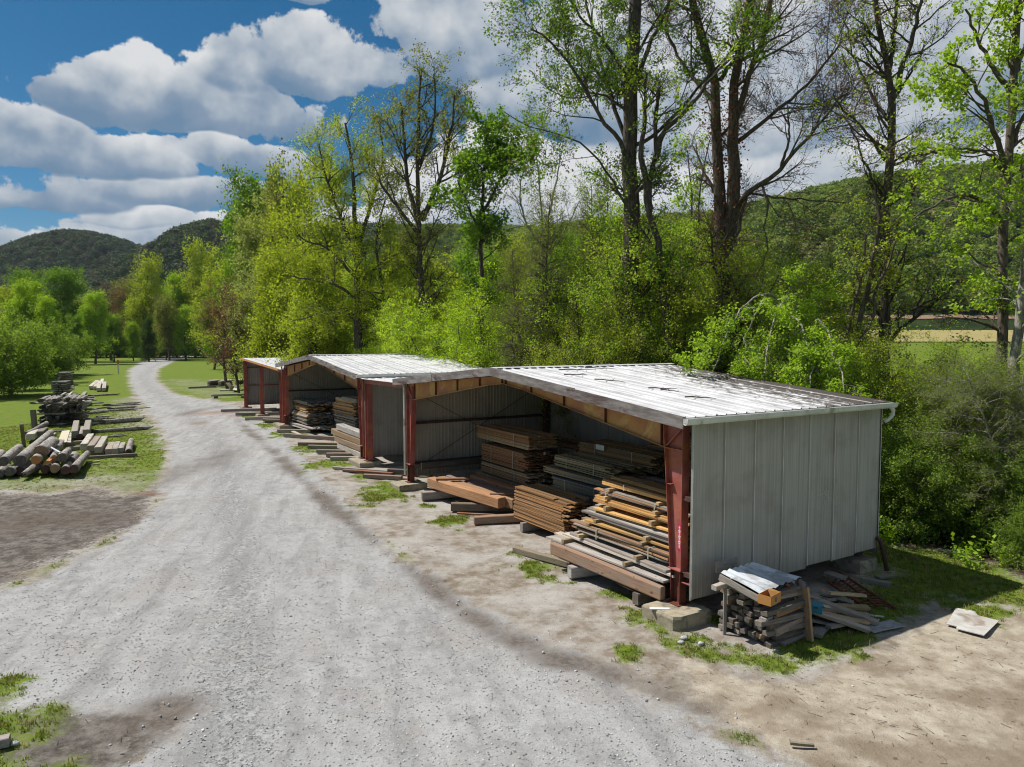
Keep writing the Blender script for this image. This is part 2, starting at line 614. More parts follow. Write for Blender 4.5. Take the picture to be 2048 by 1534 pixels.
L_YEL = leaf_mat('yellow_green_leaf', (0.24, 0.33, 0.022), (0.42, 0.50, 0.045), .55)
L_BRT = leaf_mat('bright_green_leaf', (0.215, 0.37, 0.022), (0.40, 0.56, 0.045), .55)
L_LIME = leaf_mat('lime_green_leaf', (0.28, 0.45, 0.02), (0.48, 0.64, 0.05), 0.6)
L_MID = leaf_mat('mid_green_leaf', (0.10, 0.22, 0.017), (0.21, 0.35, 0.031))
L_SHR = leaf_mat('bush_leaf', (0.13, 0.23, 0.025), (0.25, 0.36, 0.045), .5)
L_DRK = leaf_mat('dark_green_leaf', (0.03, 0.078, 0.014), (0.084, 0.156, 0.024), 0.4)
L_OLV = leaf_mat('olive_needle', (0.11, 0.165, 0.022), (0.22, 0.28, 0.045), 0.45)
L_PALE = leaf_mat('pale_blossom_leaf', (0.216, 0.292, 0.065), (0.454, 0.497, 0.194), 0.45)
L_TAN = leaf_mat('tan_green_bud_leaf', (0.168, 0.196, 0.039), (0.291, 0.314, 0.078), 0.45)
L_RED = leaf_mat('red_ivy_bud', (0.16, 0.045, 0.025), (0.24, 0.085, 0.03), 0.4)
L_BUD = leaf_mat('brown_bud', (0.17, 0.06, 0.045), (0.23, 0.12, 0.06), 0.4)
L_STRAW = leaf_mat('dry_grass_blade', (0.26, 0.21, 0.09), (0.36, 0.30, 0.15), .3)
L_GRASS = leaf_mat('grass_blade', (0.11, 0.16, 0.022), (0.22, 0.265, 0.05), 0.45)


# ------------------------------------------------------------------ noise on arrays
def vnoise(x, y, seed=0):
    xi = np.floor(x).astype(np.int64)
    yi = np.floor(y).astype(np.int64)
    fx = x - xi
    fy = y - yi
    fx = fx * fx * (3 - 2 * fx)
    fy = fy * fy * (3 - 2 * fy)

    def h(a, b):
        n = (a * 374761393 + b * 668265263 + seed * 1274126177) & 0x7fffffff
        n = ((n ^ (n >> 13)) * 1274126177) & 0x7fffffff
        n = n ^ (n >> 16)
        return (n & 0xffff) / 65535.0
    a = h(xi, yi) * (1 - fx) + h(xi + 1, yi) * fx
    b = h(xi, yi + 1) * (1 - fx) + h(xi + 1, yi + 1) * fx
    return a * (1 - fy) + b * fy


def fbm(x, y, s=1.0, o=4, seed=0):
    r = 0
    a = 0.5
    tot = 0
    for i in range(o):
        r = r + a * vnoise(x * s, y * s, seed + i * 17)
        tot += a
        a *= 0.5
        s *= 2.03
    return r / tot


def sstep(a, b, x):
    t = np.clip((x - a) / (b - a), 0, 1)
    return t * t * (3 - 2 * t)


# ------------------------------------------------------------------ terrain
# ridge lines read from the photo (x, y of the skyline) at an assumed distance
RIDGES = [
    (1150.0, 560.0, [(-900, 560), (-400, 560), (-120, 575), (0, 528), (50, 497), (100, 478), (150, 468), (200, 470), (250, 482), (300, 499), (360, 512), (460, 525), (700, 560), (1000, 600)]),
    (820.0, 420.0, [(0, 640), (120, 600), (230, 548), (290, 515), (340, 489), (390, 460), (430, 450), (470, 450), (520, 458), (600, 462), (700, 458), (800, 456), (950, 457), (1100, 460), (1250, 500), (1400, 560)]),
    (560.0, 300.0, [(500, 640), (800, 560), (1000, 480), (1150, 448), (1300, 440), (1400, 432), (1480, 416), (1560, 398), (1650, 377), (1720, 362), (1800, 352), (1900, 342), (2000, 325), (2060, 312), (2300, 285), (2900, 280), (3600, 330)]),
]


def terrain(x, y):
    x = np.asarray(x, float)
    y = np.asarray(y, float)
    d0 = (x - OO[0]) * UU[0] + (y - OO[1]) * UU[1]
    d1 = (x - OO[0]) * VV[0] + (y - OO[1]) * VV[1]
    z = np.zeros_like(x)
    bank = 8.3 + 0.5 * np.sin(d0 * 0.35) + 0.4 * np.sin(d0 * 0.83 + 1)
    creek = sstep(0, 4.2, d1 - bank) * (1 - sstep(9.5, 15, d1 - bank))
    z = z - 3.0 * creek * (1 - sstep(60, 110, d0)) * (1 - sstep(40, 90, -d0))
    z = z - 0.12 * sstep(1, 6, d1) * (1 - sstep(0, 6, d0)) * sstep(-12, -5, d0) * (1 - sstep(7.5, 9, d1))
    z = z + 0.2 * sstep(10, 19, d0) * sstep(-9, -2, d1) * (1 - sstep(58, 75, d0)) * (1 - sstep(7, 9, d1))
    # far side: level bottom land rising gently to the foot of the hill on the right
    z = z + 16.0 * sstep(140, 430, y) * sstep(-0.05, 0.25, x / np.maximum(y, 1))
    z = z + 6.0 * sstep(230, 500, y)
    for D, wd, pts in RIDGES:
        xs = np.array([(p[0] - CX) / F * D for p in pts])
        zs = np.array([CH + (HOR - p[1]) / F * D for p in pts])
        hh = np.interp(x * D / np.maximum(y, 30) * 0.6 + 0.4 * x, xs, zs)
        front = sstep(0, 1, (y - (D - wd)) / wd)
        back = 1 - 0.8 * sstep(0, 1, (y - D) / (wd * 1.6))
        z = np.maximum(z, np.maximum(hh - 9, 0) * front * back + 0 * z)
    return z


def GT(px, py):
    """terrain point seen at a photo position (for far things)"""
    r = ray(px, py)
    ts = np.geomspace(6, 1500, 900)
    p = CAMP[None] + r[None] * ts[:, None]
    h = terrain(p[:, 0], p[:, 1])
    k = np.argmax(p[:, 2] < h)
    return p[k]


def poly_px(pts):
    return np.array([G(*p)[:2] for p in pts])


def sdist(X, Y, poly):
    """signed distance to polygon, positive inside"""
    X = X.ravel()
    Y = Y.ravel()
    d = np.full(X.shape, 1e9)
    ins = np.zeros(X.shape, bool)
    n = len(poly)
    for i in range(n):
        a = poly[i]
        b = poly[(i + 1) % n]
        e = b - a
        wx = X - a[0]
        wy = Y - a[1]
        t = np.clip((wx * e[0] + wy * e[1]) / max(e @ e, 1e-9), 0, 1)
        d = np.minimum(d, (wx - e[0] * t) ** 2 + (wy - e[1] * t) ** 2)
        c = ((a[1] <= Y) & (b[1] > Y)) | ((b[1] <= Y) & (a[1] > Y))
        if abs(e[1]) > 1e-9:
            xi = a[0] + (Y - a[1]) / e[1] * e[0]
            ins ^= c & (X < xi)
    d = np.sqrt(d)
    return np.where(ins, d, -d)


def ldist(X, Y, line):
    X = X.ravel()
    Y = Y.ravel()
    d = np.full(X.shape, 1e9)
    for a, b in zip(line[:-1], line[1:]):
        e = b - a
        wx = X - a[0]
        wy = Y - a[1]
        t = np.clip((wx * e[0] + wy * e[1]) / max(e @ e, 1e-9), 0, 1)
        d = np.minimum(d, (wx - e[0] * t) ** 2 + (wy - e[1] * t) ** 2)
    return np.sqrt(d)


GRAVEL = poly_px([(440, 709), (385, 710), (330, 713.5), (285, 722), (258, 742), (262, 768), (282, 800), (312, 840), (338, 880), (335, 910), (332, 950), (308, 1000),
                  (285, 1045), (200, 1095), (60, 1165), (-100, 1215), (-400, 1330), (-600, 1750), (1750, 1750), (1640, 1540), (1500, 1480), (1300, 1385), (1100, 1285),
                  (950, 1205), (800, 1105), (700, 1015), (625, 940), (565, 875), (510, 842), (470, 815), (415, 803), (358, 791), (328, 776), (310, 757), (316, 738),
                  (350, 720), (400, 714), (450, 712)])
SAND = poly_px([(1330, 1290), (1480, 1345), (1580, 1350), (1700, 1312), (1790, 1278), (1840, 1240), (1900, 1195), (2048, 1222), (2500, 1260), (2700, 1750), (1700, 1750),
                (1600, 1530), (1500, 1470), (1400, 1400)])
VERGE = np.array([W(58, -3, 0)[:2], W(58, 6.9, 0)[:2], W(-0.4, 6.9, 0)[:2], W(-0.6, 0.6, 0)[:2], W(-2.2, 0.4, 0)[:2], G(1560, 1345)[:2], G(1700, 1500)[:2], G(1400, 1420)[:2],
                  G(950, 1215)[:2], G(700, 1025)[:2], G(560, 880)[:2], G(420, 800)[:2]])
DARK = poly_px([(-500, 1010), (0, 985), (90, 990), (170, 975), (235, 990), (300, 985), (335, 960), (315, 1010), (280, 1045), (180, 1092), (60, 1150), (-100, 1200), (-500, 1300)])
CORNER = poly_px([(-300, 1395), (0, 1385), (90, 1400), (150, 1440), (120, 1490), (150, 1560), (-300, 1700)])
DUG = poly_px([(1760, 1090), (1850, 1110), (1950, 1140), (2048, 1168), (2300, 1230), (2300, 1300), (2048, 1230), (1930, 1200), (1860, 1195), (1790, 1200), (1690, 1160), (1720, 1125)])
GPATCH = [(512, 836, 24, 7), (540, 855, 26, 8), (588, 873, 34, 7), (632, 903, 40, 9), (668, 936, 45, 12), (690, 925, 30, 8), (770, 987, 55, 22), (730, 962, 26, 8),
          (850, 1012, 25, 5), (905, 1041, 46, 17), (885, 965, 25, 9), (1085, 1130, 68, 26), (1040, 1105, 30, 10), (1225, 1190, 36, 12), (1270, 1230, 50, 20),
          (1360, 1290, 110, 26), (1480, 1320, 80, 20), (1535, 1325, 50, 26), (1650, 1305, 80, 18), (1440, 1240, 30, 14), (1960, 1215, 60, 26), (1700, 1280, 40, 12),
          (1250, 1215, 20, 10), (30, 1360, 60, 16), (100, 1420, 60, 20), (280, 760, 1, 1)]


def zones(X, Y):
    """ground cover weights at points"""
    n1 = (fbm(X, Y, 0.55, 4, 3) - 0.5).ravel()
    n2 = (fbm(X, Y, 2.3, 3, 9) - 0.5).ravel()
    dist = np.sqrt(X ** 2 + Y ** 2).ravel()
    jit = n1 * np.clip(dist * 0.014, 0.45, 1.2) + n2 * 0.6
    gr = sstep(-0.8, 0.9, sdist(X, Y, GRAVEL) + jit * 1.2)
    sa = sstep(-0.5, 0.7, sdist(X, Y, SAND) + jit * 1.3)
    ve = sstep(-0.6, 0.6, sdist(X, Y, VERGE) + jit)
    da = sstep(-1.3, 1.5, sdist(X, Y, DARK) + jit * 2.0)
    cz = sstep(-0.9, 1.1, sdist(X, Y, poly_px([(-400, 1390), (0, 1385), (200, 1385), (330, 1395), (420, 1425), (330, 1480), (260, 1560), (200, 1700), (-400, 1700)])) + jit * 2)
    da = np.maximum(da, 0.75 * cz)
    gr = gr * (1 - 0.72 * cz)
    co = sstep(-0.6, 0.6, sdist(X, Y, CORNER) + jit * 1.8)
    dg = sstep(-0.6, 0.5, sdist(X, Y, DUG) + jit * 1.4)
    d1 = ((X - OO[0]) * VV[0] + (Y - OO[1]) * VV[1]).ravel()
    d0 = ((X - OO[0]) * UU[0] + (Y - OO[1]) * UU[1]).ravel()
    yard = np.maximum(np.maximum(sdist(X, Y, GRAVEL) + jit * 1.2, sdist(X, Y, SAND) + jit * 1.3), np.maximum(sdist(X, Y, VERGE) + jit, sdist(X, Y, DARK) + jit * 1.6))
    lawn = 1 - sstep(-0.7, 0.25, yard)
    for (px_, py_, rx, ry) in GPATCH:
        c = G(px_, py_)
        sxm = rx / F * c[1]
        sym = ry / F * c[1] * c[1] / CH
        q = ((X.ravel() - c[0]) / sxm) ** 2 + ((Y.ravel() - c[1]) / sym) ** 2
        lawn = np.maximum(lawn, (0.86 + 0.9 * n2) * sstep(-0.5, 0.6, 1 - np.sqrt(q) + n2 * 2.2 + n1 * 0.8))
    lawn = np.maximum(lawn, co * (0.66 + 0.9 * n2))
    lawn = np.maximum(lawn, dg * (0.5 + 0.8 * n2 + 0.5 * n1))
    # thin, trampled grass between the road and the timber rows on the left
    thin = sstep(-1.5, 1.5, sdist(X, Y, poly_px([(150, 975), (240, 905), (345, 900), (345, 870), (325, 800), (300, 780), (270, 790), (215, 800), (210, 850), (300, 870), (270, 920), (160, 950)])) + jit * 2)
    lawn = lawn * (1 - 0.45 * thin)
    soft = sstep(-2.0, 2.0, sdist(X, Y, poly_px([(-300, 960), (60, 955), (180, 950), (340, 930), (340, 990), (200, 1010), (-300, 1030)])) + jit * 2.5)
    lawn = lawn * (1 - 0.45 * soft)
    barR = sstep(-2, 2, sdist(X, Y, poly_px([(320, 757), (400, 757), (480, 772), (480, 800), (400, 800), (350, 780)])) + jit * 3)
    lawn = lawn * (1 - 0.35 * barR)
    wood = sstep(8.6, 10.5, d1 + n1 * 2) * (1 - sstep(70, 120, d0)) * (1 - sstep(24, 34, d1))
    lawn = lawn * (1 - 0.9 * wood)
    # dark traffic line between gravel and verge
    TRK = poly_px([(470, 838), (500, 868), (560, 920), (625, 985), (700, 1040), (760, 1088), (850, 1155), (960, 1238), (1100, 1310), (1250, 1358), (1340, 1392)])
    trk = np.exp(-(ldist(X, Y, TRK) / np.maximum(0.36 + 0.5 * n1, .15)) ** 2) * np.clip(0.66 + 1.0 * n1 + 0.7 * n2, 0.1, 1)
    blob = 0
    for (px_, py_, rx, ry, k) in [(340, 1408, 95, 38, 1.0), (290, 1440, 120, 40, .5), (1400, 1410, 75, 20, 1.0), (1290, 1365, 110, 20, .8), (1760, 1290, 90, 30, .45), (1620, 1370, 90, 20, .5),
                                  (1480, 1290, 1, 1, 0), (120, 1035, 150, 20, 1.1), (40, 1050, 120, 25, .8), (560, 1060, 60, 18, .35), (640, 1110, 80, 20, .3), (750, 1250, 120, 30, .25),
                                  (300, 1215, 70, 14, .3), (620, 1320, 60, 16, .3), (395, 930, 75, 45, .75), (355, 945, 50, 35, .5), (380, 828, 25, 12, .8), (440, 818, 30, 8, .5), (480, 1010, 60, 25, .3)]:
        c = G(px_, py_)
        sxm = rx / F * c[1]
        sym = ry / F * c[1] * c[1] / CH
        q = ((X.ravel() - c[0]) / sxm) ** 2 + ((Y.ravel() - c[1]) / sym) ** 2
        blob = np.maximum(blob, k * np.exp(-q * 1.1) * (0.75 + n1))
    stain = np.clip(np.maximum(trk, blob), 0, 1)
    # wheel tracks on the road: pale compacted bands with darker loose stone between
    RUT = poly_px([(430, 711), (350, 717), (305, 733), (285, 752), (300, 775), (335, 800), (385, 835), (430, 880), (455, 950), (470, 1050), (480, 1200), (470, 1500)])
    rd = ldist(X, Y, RUT)
    rut = np.exp(-((rd - 0.05) / 0.55) ** 2)
    clay = np.zeros_like(rut)
    for (px_, py_, rx, ry) in [(430, 830, 60, 5), (480, 835, 30, 4), (300, 985, 50, 3), (110, 975, 40, 4), (400, 850, 20, 4)]:
        c = G(px_, py_)
        sxm = rx / F * c[1]
        sym = ry / F * c[1] * c[1] / CH
        clay = np.maximum(clay, np.exp(-(((X.ravel() - c[0]) / sxm) ** 2 + ((Y.ravel() - c[1]) / sym) ** 2)))
    ins = sstep(0, 0.8, d1) * (1 - sstep(6.5, 7, d1)) * sstep(-0.3, 0.3, d0) * (1 - sstep(48, 50, d0))
    return dict(gravel=gr, sand=sa, lawn=lawn, dark=da, stain=stain, rut=rut, clay=np.clip(clay + 0.25 * ins, 0, 1), wood=wood)


def ground_mat():
    m, t, out = mat('ground_cover')
    p = geompos(t)
    A = {k: t.attr(k) for k in ('gravel', 'sand', 'lawn', 'dark', 'stain', 'rut', 'clay', 'wood')}
    flat = t.mapping(p, (1, 1, 1))
    n0 = t.noise(flat, 0.5, 4, 0.6)
    n1 = t.noise(flat, 2.4, 5, 0.65)
    n2 = t.noise(flat, 11, 4, 0.65)
    n3 = t.noise(flat, 42, 3, 0.7)
    vo = t.node('ShaderNodeTexVoronoi')
    t.l.new(flat, vo.inputs['Vector'])
    vo.inputs['Scale'].default_value = 32
    vs = t.node('ShaderNodeSeparateColor')
    t.l.new(vo.outputs['Color'], vs.inputs[0])
    stone = vs.outputs[0]
    # gravel: pale fines, loose grey stones gathered in patches
    gv = t.mix(t.step(n1, 0.3, 0.7), (0.29, 0.286, 0.282), (0.42, 0.417, 0.413))
    gv = t.mix(t.math('MULTIPLY', t.step(n0, 0.5, 0.68), 0.45), gv, (0.36, 0.325, 0.295))
    loose = t.step(t.math('ADD', t.math('MULTIPLY', n1, 0.6), t.math('ADD', t.math('MULTIPLY', n0, 0.3), t.math('MULTIPLY', A['rut'], 0.16))), 0.43, 0.60)
    stc = t.mix(stone, (0.10, 0.10, 0.105), (0.36, 0.36, 0.36))
    gv = t.mix(t.math('MULTIPLY', loose, t.step(n2, 0.38, 0.6)), gv, stc)
    sxy = t.node('ShaderNodeSeparateXYZ')
    t.l.new(p, sxy.inputs[0])
    cxy = t.node('ShaderNodeCombineXYZ')
    t.l.new(t.math('ADD', t.math('MULTIPLY', sxy.outputs[0], 1.9), t.math('MULTIPLY', sxy.outputs[1], 0.45)), cxy.inputs[0])
    t.l.new(t.math('ADD', t.math('MULTIPLY', sxy.outputs[1], 0.32), t.math('MULTIPLY', sxy.outputs[0], -0.08)), cxy.inputs[1])
    strk = t.noise(cxy.outputs[0], 1.0, 5, 0.65, 0.4)
    gv = t.mix(t.math('MULTIPLY', t.step(strk, 0.48, 0.66), 0.55), gv, t.mix(t.step(n2, 0.35, 0.65), (0.15, 0.15, 0.15), (0.29, 0.285, 0.28)))
    gv = t.mix(t.math('MULTIPLY', t.step(strk, 0.46, 0.30), 0.5), gv, (0.44, 0.437, 0.43))
    gv = t.mix(t.math('MULTIPLY', t.step(n3, 0.58, 0.7), 0.5), gv, (0.12, 0.115, 0.11))
    # bare verge earth
    ve = t.mix(t.step(n1, 0.32, 0.68), (0.19, 0.15, 0.11), (0.36, 0.33, 0.29))
    ve = t.mix(t.math('MULTIPLY', t.step(n0, 0.42, 0.66), 0.7), ve, (0.43, 0.415, 0.395))
    ve = t.mix(t.math('MULTIPLY', t.step(n2, 0.58, 0.72), 0.6), ve, (0.10, 0.075, 0.06))
    sa = t.mix(t.step(n1, 0.3, 0.7), (0.29, 0.24, 0.18), (0.46, 0.41, 0.33))
    sa = t.mix(t.math('MULTIPLY', t.step(n0, 0.46, 0.62), 0.75), sa, (0.20, 0.155, 0.11))
    sa = t.mix(t.math('MULTIPLY', t.step(n2, 0.60, 0.70), 0.65), sa, (0.09, 0.065, 0.045))
    da = t.mix(t.step(n1, 0.35, 0.65), (0.085, 0.072, 0.062), (0.20, 0.18, 0.16))
    da = t.mix(t.math('MULTIPLY', t.step(n2, 0.5, 0.66), 0.7), da, (0.045, 0.038, 0.035))
    gr = t.mix(t.step(n1, 0.3, 0.7), (0.09, 0.14, 0.014), (0.15, 0.205, 0.02))
    gr = t.mix(t.math('MULTIPLY', t.step(n2, 0.45, 0.7), 0.5), gr, (0.16, 0.205, 0.026))
    gr = t.mix(t.math('MULTIPLY', t.step(n0, 0.5, 0.7), 0.35), gr, (0.175, 0.19, 0.04))
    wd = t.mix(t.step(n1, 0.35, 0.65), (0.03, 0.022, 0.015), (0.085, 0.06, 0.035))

    def edge(a, amp):
        mixn = t.math('ADD', t.math('MULTIPLY', n2, 0.5), t.math('MULTIPLY', n1, 0.5))
        return t.step(t.math('ADD', a, t.math('MULTIPLY_ADD', mixn, amp * 1.5, -0.75 * amp)), 0.34, 0.66)
    c = t.mix(edge(A['sand'], 1.0), ve, sa)
    c = t.mix(edge(A['dark'], 1.2), c, da)
    c = t.mix(edge(A['gravel'], 0.9), c, gv)
    c = t.mix(t.math('MULTIPLY', t.step(t.math('ADD', A['stain'], t.math('MULTIPLY_ADD', n2, 0.5, -0.25)), 0.05, 0.95), 0.8), c, t.mix(t.step(n2, 0.4, 0.6), (0.06, 0.045, 0.035), (0.15, 0.118, 0.092)))
    c = t.mix(t.math('MULTIPLY', t.step(t.math('ADD', A['clay'], t.math('MULTIPLY_ADD', n2, 0.7, -0.35)), 0.1, 1.0), 0.45), c, (0.25, 0.115, 0.055))
    c = t.mix(t.step(t.math('ADD', A['lawn'], t.math('ADD', t.math('MULTIPLY_ADD', n2, 1.1, -0.55), t.math('MULTIPLY_ADD', n3, 0.8, -0.4))), 0.25, 0.85), c, gr)
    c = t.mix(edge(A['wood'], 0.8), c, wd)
    c = t.mix(t.math('MULTIPLY', t.step(n3, 0.3, 0.7), 0.18), c, (0.02, 0.018, 0.015))
    hgt = t.math('ADD', t.math('MULTIPLY', n2, 0.6), t.math('MULTIPLY', n3, 0.4))
    principled(t, out, c, 0.95, 0.12, 0, t.bump(hgt, 0.75, 0.05))
    return m


M_GROUND = ground_mat()


def axis(dense0, dense1, step, far0, far1, ratio):
    a = list(np.arange(dense0, dense1 + 1e-6, step))
    s = step
    x = dense1
    while x < far1:
        s *= ratio
        x += s
        a.append(x)
    s = step
    x = dense0
    b = []
    while x > far0:
        s *= ratio
        x -= s
        b.append(x)
    return np.array(b[::-1] + a)


gx = axis(-26, 18, 0.2, -1500, 1500, 1.075)
gx = np.concatenate([gx[gx < -138], np.arange(-136, -26.3, 0.7), gx[gx >= -26.01]])
gy = axis(5, 40, 0.2, -60, 250, 1.0135)
gy = np.concatenate([gy, axis(gy[-1], gy[-1], 4.0, gy[-1], 1900, 1.07)[1:]])
GXX, GYY = np.meshgrid(gx, gy)
Z = zones(GXX, GYY)
TZ = terrain(GXX, GYY).ravel()
dist = np.sqrt(GXX ** 2 + GYY ** 2).ravel()
near = 1 - sstep(40, 120, dist)
hz = (fbm(GXX, GYY, 0.8, 4, 21).ravel() - 0.5) * 0.09 * near + (fbm(GXX, GYY, 3.1, 2, 31).ravel() - 0.5) * 0.03 * near
hz -= 0.035 * np.clip(Z['stain'], 0, 1) * near
hz += 0.03 * Z['lawn'] * near - 0.03
verts = np.stack([GXX.ravel(), GYY.ravel(), TZ + hz], 1)
ny, nx = GXX.shape
ii, jj = np.meshgrid(np.arange(nx - 1), np.arange(ny - 1))
a_ = (jj * nx + ii).ravel()
quads = np.stack([a_, a_ + 1, a_ + nx + 1, a_ + nx], 1)


def qavg(k):
    return k[quads].mean(1)


hill = (qavg(dist) > 330) & (qavg(TZ) > 9)
road = (qavg(Z['gravel']) > 0.5) & ~hill
lawn = (qavg(Z['lawn']) > 0.5) & ~road & ~hill & (qavg(dist) < 420)
rest = ~(hill | road | lawn)


def submesh(name, sel, m):
    q = quads[sel]
    used, inv = np.unique(q.ravel(), return_inverse=True)
    me = mesh_np(name, verts[used], inv.reshape(-1, 4), m, {k: v[used] for k, v in Z.items()}, smooth=True)
    return tag(link(name, me), kind='structure')


M_HILL = simple_mat('forest_floor', (0.014, 0.026, 0.008), (0.03, 0.045, 0.012), 0.05, 0.95, 0.05)
submesh('ground', rest, M_GROUND)
submesh('gravel_road', road, M_GROUND)
submesh('lawn', lawn, M_GROUND)
submesh('hills', hill, M_HILL)


# creek behind the sheds
def creek():
    m, t, out = mat('creek_water')
    p = geompos(t)
    n = t.noise(t.mapping(p, (1.5, 1.5, 1)), 2.0, 3, 0.6)
    principled(t, out, (0.018, 0.02, 0.012), 0.06, 0.6, 0, t.bump(n, 0.25, 0.05))
    vs, fs = [], []
    us = np.arange(-60, 90, 3.0)
    for i, u in enumerate(us):
        vs += [W(u, 9.4, -2.45), W(u, 21.0, -2.45)]
        if i:
            k = 2 * i
            fs.append((k - 2, k, k + 1, k - 1))
    me = mesh_np('creek', np.array(vs), np.array(fs), m)
    tag(link('creek', me), kind='structure')


creek()


def gz(x, y):
    """ground height near the yard"""
    return float(terrain(np.array([x]), np.array([y]))[0])
# ------------------------------------------------------------------ sheds
def shed_root(name, label, u0):
    return empty(name, tuple(W(u0, 0, 0)), label, 'shed', 'open-fronted lumber sheds in one row', ROT_S)


def L(u, v, z, u0):
    return (v, u - u0, z)


def rib_profile(width, n_minor, major_h, minor_h, lap=True):
    """(s, depth) points over one sheet: a tall rib at each edge, low ribs between"""
    pts = [(0, 0)]
    rw = 0.022
    pts = [(-0.012, 0), (0.0, major_h), (0.025, major_h), (0.045, 0)]
    n = n_minor + 1
    for i in range(1, n):
        s = width * i / n
        pts += [(s - rw, 0), (s - rw * 0.45, minor_h), (s + rw * 0.45, minor_h), (s + rw, 0)]
    pts += [(width - 0.002, 0)]
    return pts


def extrude_profile(name, prof, length, m, ridge_grime=None):
    vs, fs = [], []
    for s, d in prof:
        vs += [(s, 0, d), (s, length, d)]
    for i in range(len(prof) - 1):
        fs.append((2 * i, 2 * i + 2, 2 * i + 3, 2 * i + 1))
    me = bpy.data.meshes.new(name)
    me.from_pydata(vs, [], fs)
    me.materials.append(m)
    me.update()
    return me


PW = 0.914
WALL_PROF = rib_profile(PW, 5, 0.030, 0.002)
DEEP_WALL = rib_profile(PW, 5, 0.036, 0.024)
DEEP_PROF = rib_profile(PW, 2, 0.035, 0.022)


def place_axes(o, loc, x, y, z):
    """local matrix from axes"""
    o.matrix_local = Matrix(((x[0], y[0], z[0], loc[0]), (x[1], y[1], z[1], loc[1]), (x[2], y[2], z[2], loc[2]), (0, 0, 0, 1)))


def wall(root, u0, u, v0, v1, zb, zt, outward, prof, jit=0.05, tint=(1, 1, 1), tilt=0.0, rnd=0):
    """upright sheets along v at row position u; outward = -1 faces the camera end of the row"""
    rr = random.Random(rnd)
    n = max(1, int(round((v1 - v0) / PW)))
    w = (v1 - v0) / n
    for i in range(n):
        h0 = zb + tilt * (i / n) + rr.uniform(-jit, jit)
        sc = w / PW
        pr = [(s * sc, d + 0.0025 * (i % 2)) for s, d in prof]
        me = extrude_profile('wall_panel', pr, zt - h0, M_WALL)
        o = link('wall_panel', me, root)
        k = rr.uniform(0.94, 1.0)
        o.color = (tint[0] * k, tint[1] * k, tint[2] * k * rr.uniform(0.94, 1), 1)
        # local x of mesh = v, y = up, z = outward
        if outward < 0:
            place_axes(o, (v0 + i * w, u - u0, h0), (1, 0, 0), (0, 0.0, 1), (0, -1, 0))
        else:
            place_axes(o, (v0 + (i + 1) * w, u - u0, h0), (-1, 0, 0), (0, 0, 1), (0, 1, 0))


def back_wall(root, u0, ua, ub, v, zb, ztf):
    n = int(round((ub - ua) / PW))
    w = (ub - ua) / n
    for i in range(n):
        uc = ua + i * w
        pr = [(s * w / PW, d) for s, d in WALL_PROF]
        o = link('wall_panel', extrude_profile('wall_panel', pr, min(ztf(uc), ztf(uc + w)) - zb, M_WALL), root)
        o.color = (0.6, 0.6, 0.58, 1)  # darker tint paints the shade deep inside the shed
        place_axes(o, (v, uc - u0, zb), (0, 1, 0), (0, 0, 1), (1, 0, 0))


def roof_sheets(root, u0, ua, za, ub, zb, va, vb, grime):
    """sheets running from the eave (ua, za) up to the ridge (ub, zb), side by side along v"""
    n = int(round((vb - va) / PW))
    w = (vb - va) / n
    L_ = math.hypot(ub - ua, zb - za)
    su = (ub - ua) / L_
    sz = (zb - za) / L_
    for i in range(n):
        vs, fs, gr = [], [], []
        prof = [(s * w / PW, d) for s, d in DEEP_PROF]
        ts = np.linspace(0, 1, 9)
        for s, d in prof:
            for t in ts:
                v = va + i * w + s
                u = ua + (ub - ua) * t
                z = za + (zb - za) * t
                vs.append((v, u - u0 - sz * d, z + abs(su) * d + 0.003 * (i % 2)))
                gr.append(grime(u, v))
        k = len(ts)
        for a in range(len(prof) - 1):
            for b in range(k - 1):
                q = (a * k + b, (a + 1) * k + b, (a + 1) * k + b + 1, a * k + b + 1)
                fs.append(q)
        me = mesh_np('roof_panel', np.array(vs), np.array(fs), M_ROOF, {'grime': gr})
        link('roof_panel', me, root)


